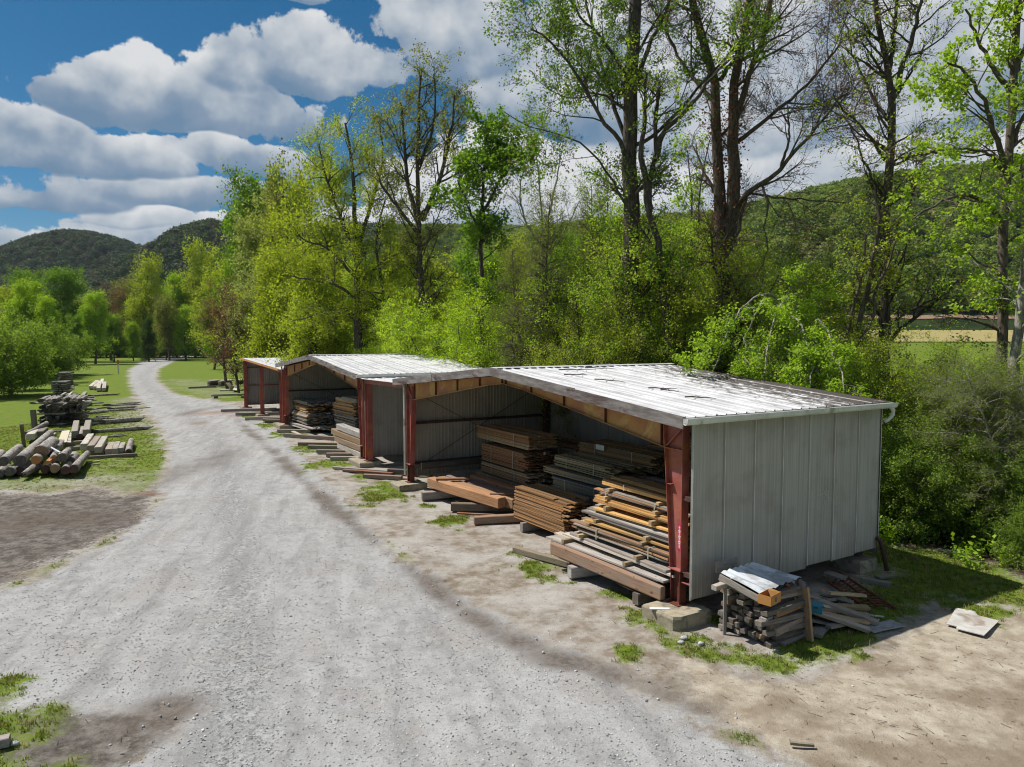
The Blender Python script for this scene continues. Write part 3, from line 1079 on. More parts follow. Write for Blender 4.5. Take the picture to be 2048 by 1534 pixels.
def i_post(root, u0, uo, dirn, v, zb, zs, zt, w0, w1, fl=0.10, stub=True):
    """tapered steel column: outer flange upright at uo, web widening upward towards dirn"""
    t = 0.012

    def web(z):
        return w0 + (w1 - w0) * (z - zs) / (zt - zs)
    b = MB()
    for (z0, z1) in [(zs, zt)]:
        ua, ub = uo, uo + dirn * web(z0)
        uc = uo + dirn * web(z1)
        b.hexa([(v - t / 2, ua - u0, z0), (v + t / 2, ua - u0, z0), (v + t / 2, ub - u0, z0), (v - t / 2, ub - u0, z0),
                (v - t / 2, ua - u0, z1), (v + t / 2, ua - u0, z1), (v + t / 2, uc - u0, z1), (v - t / 2, uc - u0, z1)])
        e = dirn * t
        b.hexa([(v - fl, ua - u0, z0), (v + fl, ua - u0, z0), (v + fl, ua - e - u0, z0), (v - fl, ua - e - u0, z0),
                (v - fl, ua - u0, z1), (v + fl, ua - u0, z1), (v + fl, ua - e - u0, z1), (v - fl, ua - e - u0, z1)])
        b.hexa([(v - fl, ub - u0, z0), (v + fl, ub - u0, z0), (v + fl, ub + e - u0, z0), (v - fl, ub + e - u0, z0),
                (v - fl, uc - u0, z1), (v + fl, uc - u0, z1), (v + fl, uc + e - u0, z1), (v - fl, uc + e - u0, z1)])
    col = b.build('column', M_RED, root)
    # splice plate and the darker stub below it
    b = MB()
    lo, hi_ = sorted((uo - dirn * 0.02, uo + dirn * (w0 + 0.05)))
    b.box(v - fl - 0.03, v + fl + 0.03, lo - u0, hi_ - u0, zs - 0.02, zs)
    b.build('splice_plate', M_RED, col)
    b = MB()
    lo, hi_ = sorted((uo + dirn * 0.03, uo + dirn * (w0 - 0.02)))
    b.box(v - t / 2, v + t / 2, lo - u0, hi_ - u0, zb + 0.02, zs - 0.02)
    b.box(v - fl * .95, v + fl * .95, lo - t - u0, lo - u0, zb + 0.02, zs - 0.02)
    b.box(v - fl * .95, v + fl * .95, hi_ - u0, hi_ + t - u0, zb + 0.02, zs - 0.02)
    b.build('column_stub', M_RUST, root)
    b = MB()
    b.box(v - fl - 0.08, v + fl + 0.08, lo - 0.06 - u0, hi_ + 0.06 - u0, zb, zb + 0.02)
    b.build('base_plate', M_RUST, root)
    # stiffeners in the web
    zk = zt - 0.52
    for zz, wide in ((zk, 1.0), (zs + (zt - zs) * 0.58, 0.28)):
        b = MB()
        lo, hi_ = sorted((uo + dirn * web(zz), uo + dirn * web(zz) * (1 - wide)))
        b.box(v - fl * 0.9, v - t / 2, lo - u0, hi_ - u0, zz - 0.008, zz + 0.008)
        b.build('stiffener', M_RED, col)
    b = MB()
    ua, ub = uo + dirn * 0.02, uo + dirn * web(zk)
    b.hexa([(v - fl * .7, ub - u0, zk + .01), (v - t / 2, ub - u0, zk + .01), (v - t / 2, ub - u0, zk + .05), (v - fl * .7, ub - u0, zk + .05),
            (v - fl * .7, ua - u0, zt - .05), (v - t / 2, ua - u0, zt - .05), (v - t / 2, ua - u0, zt - .01), (v - fl * .7, ua - u0, zt - .01)])
    b.build('knee_stiffener', M_RED, col)
    return col


def rafter(root, u0, ua, ub, v, top, d0, d1, m):
    """tapered beam from the column head (ua) to the ridge (ub); top(u) is the roof underside"""
    t, fl = 0.012, 0.075
    b = MB()
    n = 6
    for i in range(n):
        a = ua + (ub - ua) * i / n
        c = ua + (ub - ua) * (i + 1) / n
        # the depth falls off quickly out of the haunch and then stays even

        def dep(q):
            s = (q - ua) / (ub - ua)
            return d1 + (d0 - d1) * max(0.0, 1 - s * 1.15)
        za, zc = top(a), top(c)
        b.hexa([(v - t / 2, a - u0, za - dep(a)), (v + t / 2, a - u0, za - dep(a)), (v + t / 2, c - u0, zc - dep(c)), (v - t / 2, c - u0, zc - dep(c)),
                (v - t / 2, a - u0, za), (v + t / 2, a - u0, za), (v + t / 2, c - u0, zc), (v - t / 2, c - u0, zc)])
        for off in (0.0,):
            b.hexa([(v - fl, a - u0, za - dep(a) - 0.012), (v + fl, a - u0, za - dep(a) - 0.012), (v + fl, c - u0, zc - dep(c) - 0.012), (v - fl, c - u0, zc - dep(c) - 0.012),
                    (v - fl, a - u0, za - dep(a)), (v + fl, a - u0, za - dep(a)), (v + fl, c - u0, zc - dep(c)), (v - fl, c - u0, zc - dep(c))])
    r = b.build('rafter', m, root)
    for s in (0.02, 0.3, 0.55, 0.78, 0.985):
        q = ua + (ub - ua) * s
        z1 = top(q)
        s2 = d1 + (d0 - d1) * max(0.0, 1 - s * 1.15)
        b = MB()
        b.box(v - fl * 0.9, v - t / 2, q - 0.012 - u0, q + 0.012 - u0, z1 - s2, z1 - 0.02)
        b.build('stiffener', M_RUST, r)
    return r


def beam_box(name, root, u0, p, q, w, h, m, color=None):
    """straight member between two (u, v, z) points, h = height, w = horizontal width"""
    b = MB()
    a = Vector(L(*p, u0))
    c = Vector(L(*q, u0))
    d = (c - a).normalized()
    side = d.cross(Vector((0, 0, 1))).normalized() * (w / 2)
    up = side.cross(d).normalized() * (h / 2)
    b.hexa([a - side - up, a + side - up, a + side + up, a - side + up, c - side - up, c + side - up, c + side + up, c - side + up])
    return b.build(name, m, root, color)


def gutter(root, u0, u, va, vb, z, sgn):
    prof = [(0.0, 0.0), (0.0, 0.004), (0.0, -0.10), (0.03, -0.12), (0.075, -0.12), (0.105, -0.09), (0.12, 0.0), (0.128, 0.0), (0.128, -0.005), (0.112, -0.095), (0.078, -0.13), (0.025, -0.13)]
    prof = prof[2:]
    prof = [(0.0, 0.0)] + prof + [(-0.006, -0.105), (-0.006, 0.0)]
    n = len(prof)
    vs = []
    for v in (va, vb):
        vs += [(v, u - u0 + sgn * a, z + c) for a, c in prof]
    fs = [(i, (i + 1) % n, n + (i + 1) % n, n + i) for i in range(n)]
    fs += [tuple(range(n)), tuple(range(2 * n - 1, n - 1, -1))]
    b = MB()
    b.add(vs, fs)
    return b.build('gutter', M_GUT, root)


def gable_shed(label, u0, u1, zb0, zb1, dark_roof, wall_right_v0, seed, foot_z):
    root = shed_root('gable_shed', label, u0)
    um = (u0 + u1) / 2
    ze, zr = 4.30, 5.0
    vf, vb = -0.36, 6.78
    ov = 0.38

    def top(u):
        """roof sheet plane"""
        return zr - (zr - ze) * abs(u - um) / (um - u0 + ov)
    ea, eb = u0 - ov, u1 + ov

    def grime(u, v):
        s = (v - 1.6) / 5.2
        g = 0.18 + 0.75 * s if u < um else 0.1 + 0.4 * s
        if u < um:
            g -= 0.35 * max(0.0, (u - u0 - 3.0) / (um - u0))
        return g * dark_roof
    roof_sheets(root, u0, ea, ze, um, zr, vf, vb, grime)
    roof_sheets(root, u0, eb, ze, um, zr, vf, vb, grime)
    b = MB()
    b.prism([(vf - 0.01, um - 0.18 - u0, zr + 0.028), (vf - 0.01, um - u0, zr + 0.052), (vf - 0.01, um + 0.18 - u0, zr + 0.028), (vf - 0.01, um + 0.18 - u0, zr + 0.022), (vf - 0.01, um - u0, zr + 0.044), (vf - 0.01, um - 0.18 - u0, zr + 0.022)], (vb - vf + 0.02, 0, 0))
    rc = b.build('ridge_cap', M_ROOF, root)
    # fascia boards along the gable edge: two lengths each side
    fh = 0.25
    k = (zr - ze) / (um - ea)
    for sgn, ue in ((1, ea), (-1, eb)):
        for (s0, s1, dz, dv) in ((0.0, 0.47, 0.0, -0.045), (0.47, 1.0, 0.015, -0.03)):
            a = ue + (um - ue) * s0
            c = ue + (um - ue) * s1
            za, zc = top(a) + 0.03 + dz, top(c) + 0.03 + dz
            b = MB()
            vv = vf + dv
            b.hexa([(vv, a - u0, za - fh), (vv + 0.035, a - u0, za - fh), (vv + 0.035, c - u0, zc - fh), (vv, c - u0, zc - fh),
                    (vv, a - u0, za), (vv + 0.035, a - u0, za), (vv + 0.035, c - u0, zc), (vv, c - u0, zc)])
            b.build('fascia_board', M_FASCIA, root)
    under = lambda q: top(q) - 0.20
    i_post(root, u0, u0 + 0.04, 1, 0.1, zb0, 1.02, 4.08, 0.30, 0.56)
    i_post(root, u0, u1 - 0.04, -1, 0.1, zb1, 1.02, 4.08, 0.30, 0.56)
    for vv, mm in ((0.1, M_ORANGE), (6.4, M_PURLIN)):
        rafter(root, u0, u0 + 0.58, um, vv, under, 0.62, 0.24, mm)
        rafter(root, u0, u1 - 0.58, um, vv, under, 0.62, 0.24, mm)
    # column heads behind the fascia
    for q, s in ((u0 + 0.04, 1), (u1 - 0.04, -1)):
        b = MB()
        c = q + s * 0.56
        b.hexa([(0.094, q - u0, 4.075), (0.106, q - u0, 4.075), (0.106, c - u0, 4.075), (0.094, c - u0, 4.075),
                (0.094, q - u0, under(q)), (0.106, q - u0, under(q)), (0.106, c - u0, under(c)), (0.094, c - u0, under(c))])
        b.build('column_head', M_ORANGE, root)
    for q in (u0 + 0.25, u1 - 0.25):
        b = MB()
        b.box(6.3, 6.5, q - 0.12 - u0, q + 0.12 - u0, 0.2, 4.0)
        b.build('rear_column', M_PURLIN, root)
    # purlins
    for i in range(1, 6):
        for sgn, ue in ((1, ea), (-1, eb)):
            q = ue + (um - ue) * (i / 5.6)
            b = MB()
            b.box(vf + 0.05, vb - 0.05, q - 0.04 - u0, q + 0.04 - u0, top(q) - 0.19, top(q) - 0.006)
            b.build('purlin', M_PURLIN, root)
    # end walls, girts, rear wall
    wall(root, u0, u0 - 0.24, wall_right_v0, 6.5, 0.50, 4.30, -1, WALL_PROF, 0.035, (1.0, 1.0, 1.0), 0.10, seed)
    wall(root, u0, u1 + 0.24, 0.12, 6.5, 0.42, 4.30, -1, DEEP_WALL, 0.02, (0.98, 0.90, 0.74), 0.05, seed + 1)
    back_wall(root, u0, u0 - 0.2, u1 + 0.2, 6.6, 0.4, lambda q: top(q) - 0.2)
    for q, s in ((u0 - 0.13, 1), (u1 + 0.12, -1)):
        for zz in (0.95, 2.55):
            b = MB()
            b.box(0.02, 6.45, q - 0.09 - u0, q + 0.09 - u0, zz - 0.03, zz + 0.06)
            b.build('girt', M_PURLIN, root)
    b = MB()
    b.tube([L(u1 - 0.1, 0.15, 3.9, u0), L(u1 - 0.05, 6.2, 0.7, u0)], 0.012, 5)
    b.build('brace_rod', M_PURLIN, root)
    b = MB()
    b.tube([L(u1 - 0.1, 6.2, 3.9, u0), L(u1 - 0.05, 0.2, 0.7, u0)], 0.012, 5)
    b.build('brace_rod', M_PURLIN, root)
    gutter(root, u0, ea - 0.005, vf - 0.04, vb + 0.02, ze - 0.01, -1)
    return root


G1 = gable_shed('nearest open gabled lumber shed with grey sheet side wall', 0.0, 15.0, 0.27, 0.30, 1.0, 0.0, 3, 0)
G2 = gable_shed('second gabled lumber shed behind the first, with weathered grey gable boards', 20.25, 35.6, 0.42, 0.42, 0.55, 0.05, 13, 0)

# rib line of near wall: downspout elbow at the rear corner
M_SEAM = simple_mat('pale_lit_seam_and_scuff', (0.70, 0.68, 0.65), (0.50, 0.48, 0.45), 6, 0.8, 0.2, stretch=(1, 1, .5))  # pale tone paints lit rib edges; the scuff strips share it
b = MB()
b.tube([L(-0.42, 6.62, 4.18, 0), L(-0.42, 6.74, 4.10, 0), L(-0.40, 6.76, 3.98, 0), L(-0.33, 6.70, 3.86, 0), L(-0.28, 6.62, 3.80, 0)], 0.05, 8)
b.build('downspout', M_GUT, G1, smooth=True)
# bracket stubs between column and near wall
for zz in (1.0, 2.55, 0.78):
    b = MB()
    b.box(0.03, 0.17, -0.2, 0.04, zz - 0.012, zz + 0.004)
    b.build('girt_clip', M_RED, G1)
# dark mud-spattered tear and pale scuff on the near wall are in the sheet; the red sticker with white arrow on the column
st = MB()
st.box(0.088, 0.0915, 0.13, 0.205, 1.40, 1.98)
stick = st.build('sticker', M_MAGENTA, G1)
st = MB()
zc = 1.44
yc = 0.168
st.add([(0.0865, yc - 0.022, zc + .06), (0.0865, yc + 0.022, zc + .06), (0.0865, yc, zc)], [(0, 2, 1)])
for i in range(11):
    z0 = zc + 0.07 + i * 0.038
    w = 0.016 + 0.008 * (i % 3)
    st.add([(0.0865, yc - w, z0), (0.0865, yc + w, z0), (0.0865, yc + w, z0 + 0.026), (0.0865, yc - w, z0 + 0.026)], [(0, 3, 2, 1)])
st.add([(0.0865, yc - 0.006, zc + .05), (0.0865, yc + 0.006, zc + .05), (0.0865, yc + 0.006, zc + .5), (0.0865, yc - 0.006, zc + .5)], [(0, 3, 2, 1)])
st.build('arrow_print', M_WHITE, stick)

# pale strips paint the lit rib edges, scuffed patch on the fifth sheet
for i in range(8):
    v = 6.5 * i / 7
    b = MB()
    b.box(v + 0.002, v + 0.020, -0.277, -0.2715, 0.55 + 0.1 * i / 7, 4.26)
    o = b.build('seam_lit_edge', M_SEAM, G1)
rs = random.Random(5)
b = MB()
for i in range(26):
    a = rs.uniform(0, 6.28)
    r = rs.uniform(.08, .34)
    p = Vector((4.45 + rs.uniform(-.12, .05), -0.2485, 2.15 + rs.uniform(-.1, .15)))
    q = p + Vector((math.cos(a) * r, 0, math.sin(a) * r))
    if not 3.75 < q.x < 4.62:
        continue
    d = (q - p).normalized()
    s_ = Vector((-d.z, 0, d.x)) * 0.004
    b.hexa([p - s_, p + s_, q + s_ * .4, q - s_ * .4] + [w_ + Vector((0, -.002, 0)) for w_ in (p - s_, p + s_, q + s_ * .4, q - s_ * .4)])
b.build('scuff_mark', M_SEAM, G1)
# twigs blown onto the near roof
for i, (u, v, ln, a) in enumerate([(4.6, 1.2, .9, .9), (5.6, .9, .7, .3), (2.9, 1.6, .8, .5), (2.6, 1.75, .5, 1.2), (1.5, 1.5, .7, .6), (6.6, 1.4, 1.2, .2), (6.9, 2.6, 1.0, .5)]):
    zr_ = 5.0 - 0.7 * abs(u - 7.5) / 7.88 + 0.05
    P_ = []
    for k in range(5):
        t = k / 4
        P_.append(tuple(W(u - math.sin(a) * ln * t + rs.uniform(-.03, .03), v + math.cos(a) * ln * t + rs.uniform(-.04, .04), zr_ - math.sin(a) * ln * t * 0.09 + (.015 if k in (1, 3) else 0))))
    b = MB()
    b.tube(P_, [.018, .016, .013, .01, .006], 5)
    b.tube([P_[2], tuple(Vector(P_[2]) + Vector((rs.uniform(-.25, .25), rs.uniform(-.25, .25), .05)))], [.01, .004], 4)
    tag(b.build('fallen_twig', M_TWIG), ['dry twig nearest the ridge on the near roof slope', 'short dry twig beside the ridge twig', 'forked twig in the middle of the near roof', 'small stick touching the forked twig',
                                         'lone stick low on the near roof slope', 'long thin twig close to the ridge cap', 'twig lying further back along the ridge'][i], 'twig', 'twigs lying on the near roof')

# downspouts at the inner corners
for root, u0, uu in ((G1, 0.0, 15.12), (G2, 20.25, 35.78), (G2, 20.25, 20.0)):
    b = MB()
    b.tube([L(uu, -0.06, 4.15, u0), L(uu, -0.02, 3.9, u0), L(uu, -0.02, 0.55, u0)], 0.045, 7)
    b.build('downspout', M_GUT if root is G1 else M_RED, root, smooth=True)


def lean_to(label, ua, ub, za, zb, posts, end_wall, seed):
    root = shed_root('lean_to', label, ua)
    vf, vb = -0.2, 6.6

    def top(u):
        return za + (zb - za) * (u - ua) / (ub - ua)
    n = int(round((vb - vf) / PW))
    roof_sheets(root, ua, ua, za, ub, zb, vf, vb, lambda u, v: 0.25 + 0.25 * v / 6)
    b = MB()
    a, c = ua + 0.05, ub - 0.05
    for (z0, z1) in ((0.22, 0.03),):
        b.hexa([(0.02, a - ua, top(a) - z0), (0.10, a - ua, top(a) - z0), (0.10, c - ua, top(c) - z0), (0.02, c - ua, top(c) - z0),
                (0.02, a - ua, top(a) - z1), (0.10, a - ua, top(a) - z1), (0.10, c - ua, top(c) - z1), (0.02, c - ua, top(c) - z1)])
    b.build('front_beam', M_RED, root)
    for q in np.arange(0.8, 6.5, 1.4):
        b = MB()
        b.hexa([(q - .04, a - ua, top(a) - .18), (q + .04, a - ua, top(a) - .18), (q + .04, c - ua, top(c) - .18), (q - .04, c - ua, top(c) - .18),
                (q - .04, a - ua, top(a) - .01), (q + .04, a - ua, top(a) - .01), (q + .04, c - ua, top(c) - .01), (q - .04, c - ua, top(c) - .01)])
        b.build('purlin', M_PURLIN, root)
    for (pu, zb_) in posts:
        b = MB()
        t, fl, w = 0.012, 0.12, 0.30
        zt = top(pu) - 0.22
        b.box(0.1 - t / 2, 0.1 + t / 2, pu - w / 2 - ua, pu + w / 2 - ua, zb_ + .02, zt)
        b.box(0.1 - fl, 0.1 + fl, pu - w / 2 - t - ua, pu - w / 2 - ua, zb_ + .02, zt)
        b.box(0.1 - fl, 0.1 + fl, pu + w / 2 - ua, pu + w / 2 + t - ua, zb_ + .02, zt)
        col = b.build('column', M_RED, root)
        b = MB()
        b.box(0.1 - .2, 0.1 + .2, pu - w / 2 - .08 - ua, pu + w / 2 + .08 - ua, zb_, zb_ + .02)
        b.build('base_plate', M_RUST, col)
    if end_wall:
        wall(root, ua, ub - 0.08, 0.15, 6.5, 0.55, zb - 0.05, -1, DEEP_WALL, 0.02, (1.0, 0.93, 0.86), 0.02, seed)
        for zz in (2.15, 3.6, 0.6):
            b = MB()
            b.box(0.2, 6.45, ub - 0.2 - ua, ub - 0.115 - ua, zz - .04, zz + .05)
            b.build('girt', M_RED, root)
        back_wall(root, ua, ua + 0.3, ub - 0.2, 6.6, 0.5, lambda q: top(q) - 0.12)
    return root


lean_to('low roofed passage between the two gabled sheds', 15.42, 19.83, 4.16, 4.12, [(19.62, 0.42)], False, 5)
LT = lean_to('far lean-to shed with red posts at the left end', 36.05, 49.6, 3.95, 4.38, [(36.6, 0.42), (42.9, 0.42), (49.35, 0.42)], True, 7)
# fascia on the far lean-to
beam_box('fascia_board', LT, 36.05, (36.1, -0.22, 3.93), (49.6, -0.22, 4.36), 0.03, 0.14, M_ORANGE)


# ------------------------------------------------------------------ footings
def footing(label, poly_uv, z0, z1, chip=True, seed=1):
    rr = random.Random(seed)
    c = np.mean([W(u, v, 0) for u, v in poly_uv], axis=0)
    g = gz(c[0], c[1])
    root = empty('concrete_footing', (c[0], c[1], g), label, 'concrete footing', 'concrete footings under the steel posts')
    b = MB()
    pts = [W(u, v, 0) - c for u, v in poly_uv]
    n = len(pts)
    z0 = min(g - 0.06, z1 - 0.16)
    bot = [tuple(p * 1.03 + np.array([0, 0, z0 - g])) for p in pts]
    mid = [tuple(p * 1.04 + np.array([0, 0, z1 - 0.05 - g])) for p in pts]
    top = [tuple(p * 0.99 + np.array([0, 0, z1 - g + rr.uniform(-.006, .006)])) for p in pts]
    vs = bot + mid + top
    fs = [tuple(range(n - 1, -1, -1)), tuple(range(2 * n, 3 * n))]
    for r_ in (0, n):
        fs += [(r_ + i, r_ + (i + 1) % n, r_ + n + (i + 1) % n, r_ + n + i) for i in range(n)]
    b.add(vs, fs)
    b.build('block', M_CONC, root)
    return root


FT = footing('chipped concrete footing under the nearest red post', [(-0.42, -0.40), (-0.34, -0.55), (0.52, -0.58), (0.52, 0.42), (-0.42, 0.42)], -0.08, 0.27, seed=2)
footing('square concrete footing under the post left of the big opening', [(14.35, -0.55), (15.3, -0.55), (15.3, 0.55), (14.35, 0.55)], -0.1, 0.30, seed=3)
footing('concrete footing under the pair of red posts before the second gable', [(19.3, -0.45), (20.85, -0.45), (20.85, 0.5), (19.3, 0.5)], -0.1, 0.42, seed=4)
footing('low concrete footing at the far side of the second gable', [(35.1, -0.4), (36.9, -0.4), (36.9, 0.5), (35.1, 0.5)], -0.1, 0.42, seed=5)
footing('small concrete footing under the middle lean-to post', [(42.5, -0.3), (43.3, -0.3), (43.3, 0.5), (42.5, 0.5)], -0.1, 0.42, seed=6)
footing('small concrete footing under the far left lean-to post', [(49.0, -0.3), (49.7, -0.3), (49.7, 0.5), (49.0, 0.5)], -0.1, 0.42, seed=7)
footing('grey concrete block under the rear corner of the near wall', [(-0.2, 5.9), (0.5, 5.9), (0.5, 6.6), (-0.2, 6.6)], -0.4, 0.30, seed=8)
# white offcut lying on the near footing
b = MB()
p = [W(0.28, -0.62, .272), W(0.05, -0.28, .272), W(-0.02, -0.34, .272), W(0.2, -0.68, .272)]
b.prism([tuple(q) for q in p], (0, 0, 0.015))
tag(b.build('offcut', M_WHITE), 'small white board lying on the chipped near footing', 'board')
# ------------------------------------------------------------------ timber
def unit_board(seed, cham=0.0):
    """length 1 along x, unit square section, edges a little uneven"""
    rr = random.Random(seed)
    vs, fs = [], []
    xs = [0.0, 0.35, 0.7, 1.0]
    for i, x in enumerate(xs):
        wy = rr.uniform(-0.05, 0.05)
        wz = rr.uniform(-0.08, 0.08)
        for (y, z) in ((-.5, -.5), (.5, -.5), (.5, .5), (-.5, .5)):
            vs.append((x + (rr.uniform(-.004, .004) if i in (0, 3) else 0), y * rr.uniform(.94, 1.0) + wy, z * rr.uniform(.93, 1.0) + wz))
    fs.append((0, 3, 2, 1))
    for i in range(3):
        for k in range(4):
            fs.append((i * 4 + k, i * 4 + (k + 1) % 4, i * 4 + 4 + (k + 1) % 4, i * 4 + 4 + k))
    fs.append((12, 13, 14, 15))
    me = bpy.data.meshes.new('board')
    me.from_pydata(vs, [], fs)
    me.materials.append(M_WOOD)
    me.update()
    return me


def unit_beam(seed, m):
    """squared timber with worn edges"""
    rr = random.Random(seed)
    vs, fs = [], []
    xs = [0.0, 0.006, 0.3, 0.65, 0.994, 1.0]
    sec = [(-.5, -.42), (-.42, -.5), (.42, -.5), (.5, -.42), (.5, .42), (.42, .5), (-.42, .5), (-.5, .42)]
    for i, x in enumerate(xs):
        s = 0.95 if i in (0, 5) else 1.0
        wy, wz = rr.uniform(-.03, .03), rr.uniform(-.03, .03)
        for (y, z) in sec:
            vs.append((x, y * s * rr.uniform(.97, 1.02) + wy, z * s * rr.uniform(.97, 1.02) + wz))
    fs.append(tuple(range(7, -1, -1)))
    for i in range(5):
        for k in range(8):
            fs.append((i * 8 + k, i * 8 + (k + 1) % 8, i * 8 + 8 + (k + 1) % 8, i * 8 + 8 + k))
    fs.append(tuple(range(40, 48)))
    me = bpy.data.meshes.new('timber')
    me.from_pydata(vs, [], fs)
    me.materials.append(m)
    me.update()
    return me


BOARDS = [unit_board(i) for i in range(6)]
BEAMS = [unit_beam(i, M_WOODOLD) for i in range(4)]
BEAMSN = [unit_beam(i + 10, M_WOOD) for i in range(3)]


def put_along(o, p, q, w, h, roll=0.0):
    """stretch a unit piece from p to q (world or parent space)"""
    p = Vector(p)
    q = Vector(q)
    d = q - p
    ln = d.length
    x = d / ln
    ref = Vector((0, 0, 1)) if abs(x.z) < 0.95 else Vector((0, 1, 0))
    y = ref.cross(x).normalized()
    z = x.cross(y)
    if roll:
        R = Matrix.Rotation(roll, 3, x)
        y = R @ y
        z = R @ z
    o.matrix_local = Matrix(((x[0] * ln, y[0] * w, z[0] * h, p[0]), (x[1] * ln, y[1] * w, z[1] * h, p[1]), (x[2] * ln, y[2] * w, z[2] * h, p[2]), (0, 0, 0, 1)))


def vary(c, rr, a=0.18):
    k = rr.uniform(1 - a, 1 + a)
    return (c[0] * k * rr.uniform(.95, 1.05), c[1] * k, c[2] * k * rr.uniform(.93, 1.05))


def timber(label, p, q, w, h, color, cat='timber', group=None, name='squared_timber', meshes=None, roll=0.0, seed=None, parent=None):
    rr = random.Random(seed if seed is not None else hash((round(p[0], 3), round(p[1], 3))) & 0xffff)
    o = link(name, rr.choice(meshes or BEAMS), parent)
    if parent is None:
        p = (p[0], p[1], p[2] + max(0.0, gz(p[0], p[1])))
        q = (q[0], q[1], q[2] + max(0.0, gz(q[0], q[1])))
    put_along(o, p, q, w, h, roll)
    c = vary(color, rr, .12)
    o.color = (c[0], c[1], c[2], 1)
    if parent is None:
        tag(o, label, cat, group)
    return o


ORNG = (0.50, 0.25, 0.09)
HONEY = (0.72, 0.43, 0.15)
BRWN = (0.36, 0.205, 0.095)
GREY = (0.30, 0.275, 0.25)
LGREY = (0.52, 0.48, 0.44)
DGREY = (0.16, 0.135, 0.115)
TAN = (0.46, 0.35, 0.21)
OLIVE = (0.25, 0.22, 0.13)
RUSSET = (0.30, 0.13, 0.06)
PURP = (0.10, 0.045, 0.05)


def bundle(label, u1, v0, z0, length, width, layers, th, bw, colors, ragged=0.12, raggedl=0.04, skew=0.0, dv=0.03, gap=0.25, straps=(0.25, 0.75), bow=0.0, seed=1, group='banded bundles of sawn boards in the sheds',
           mess=0.0, endtag=None, name='lumber_bundle', stickers=False, cat='lumber bundle', strapmat=None):
    """stack of boards; u1 = far (left) end, boards run back towards the camera end; front edge at v0"""
    rr = random.Random(seed * 77 + 5)
    w0_ = W(u1 - length / 2, v0 + width / 2, 0)
    root = empty(name, tuple(W(u1, v0, z0 + max(0.0, gz(w0_[0], w0_[1])))), label, cat, group, ROT_S + skew)
    n = max(1, int(round(width / bw)))
    lz = 0.0
    for k in range(layers):
        t = th * rr.uniform(0.85, 1.1)
        y = -rr.uniform(0, dv)
        for i in range(n):
            w = bw * rr.uniform(0.82, 0.99)
            if i == n - 1 and rr.random() < 0.25 and k < layers - 1:
                continue
            l0 = rr.uniform(-raggedl, raggedl)
            l1 = length + rr.uniform(-ragged, ragged)
            if rr.random() < 0.15:
                l1 -= rr.uniform(0, ragged * 2)
            c = vary(rr.choice(colors), rr)
            o = link('board', rr.choice(BOARDS), root, c)
            x = i * bw + rr.uniform(-dv, dv) * 0.5
            za = lz + t / 2
            zb = za + rr.uniform(-.006, .006)
            b0 = bow * (k / max(1, layers - 1)) ** 2
            m1, m2 = rr.uniform(-1, 1) * mess, rr.uniform(-1, 1) * mess
            put_along(o, (x + bw / 2 + rr.uniform(-.01, .01) - dv * rr.random() + m1, -l0 - b0, za), (x + bw / 2 + rr.uniform(-.015, .015) + m2, -l1 + b0 * 0.3, zb), w, t)
        lz += t * (1 + gap * 0.35)
    for s in straps:
        b = MB()
        y = -length * s
        x0, x1 = -dv - 0.012, width + 0.012
        for (a, c, e, f) in ((x0, x0 + .004, -0.005, lz + .004), (x1 - .004, x1, -0.005, lz + .004)):
            b.box(a, c, y - 0.016, y + 0.016, e, f)
        b.box(x0, x1, y - 0.016, y + 0.016, lz + .002, lz + 0.006)
        b.build('strap', strapmat or M_STRAP, root)
    if stickers:
        hs_ = stickers if isinstance(stickers, float) else 0.07
        for s in (0.16, 0.72):
            o = link('sticker_batten', BOARDS[0], root, vary(TAN, rr))
            put_along(o, (-0.06, -length * s, lz + hs_ / 2), (width + 0.02, -length * s - 0.03, lz + hs_ / 2), 0.10, hs_)
        lz += 0.045
    if endtag:
        b = MB()
        x, z, w, h = endtag
        b.box(x, x + w, -length - ragged - 0.012, -length - ragged - 0.008, z, z + h)
        b.build('paper_tag', M_WHITE, root)
    return root, lz


# ---- near bay
bundle('neat stack of thin orange-brown boards with ragged end, on the near bay dirt', 8.1, 0.76, 0.30, 2.75, 0.95, 22, 0.040, 0.19, [BRWN, BRWN, ORNG, (0.33, 0.18, 0.075)],
       ragged=0.24, raggedl=0.035, skew=0.02, dv=0.03, gap=0.5, straps=(), seed=1, bow=0.10)
for (uu, vv0, vv1) in ((7.4, 0.62, 1.75), (5.7, 0.62, 1.75)):
    timber('wooden bearer under the neat orange-brown stack, %s' % ('left one' if uu > 7 else 'right one'), W(uu, vv0, 0.14), W(uu, vv1, 0.14), 0.16, 0.27, GREY, 'bearer')

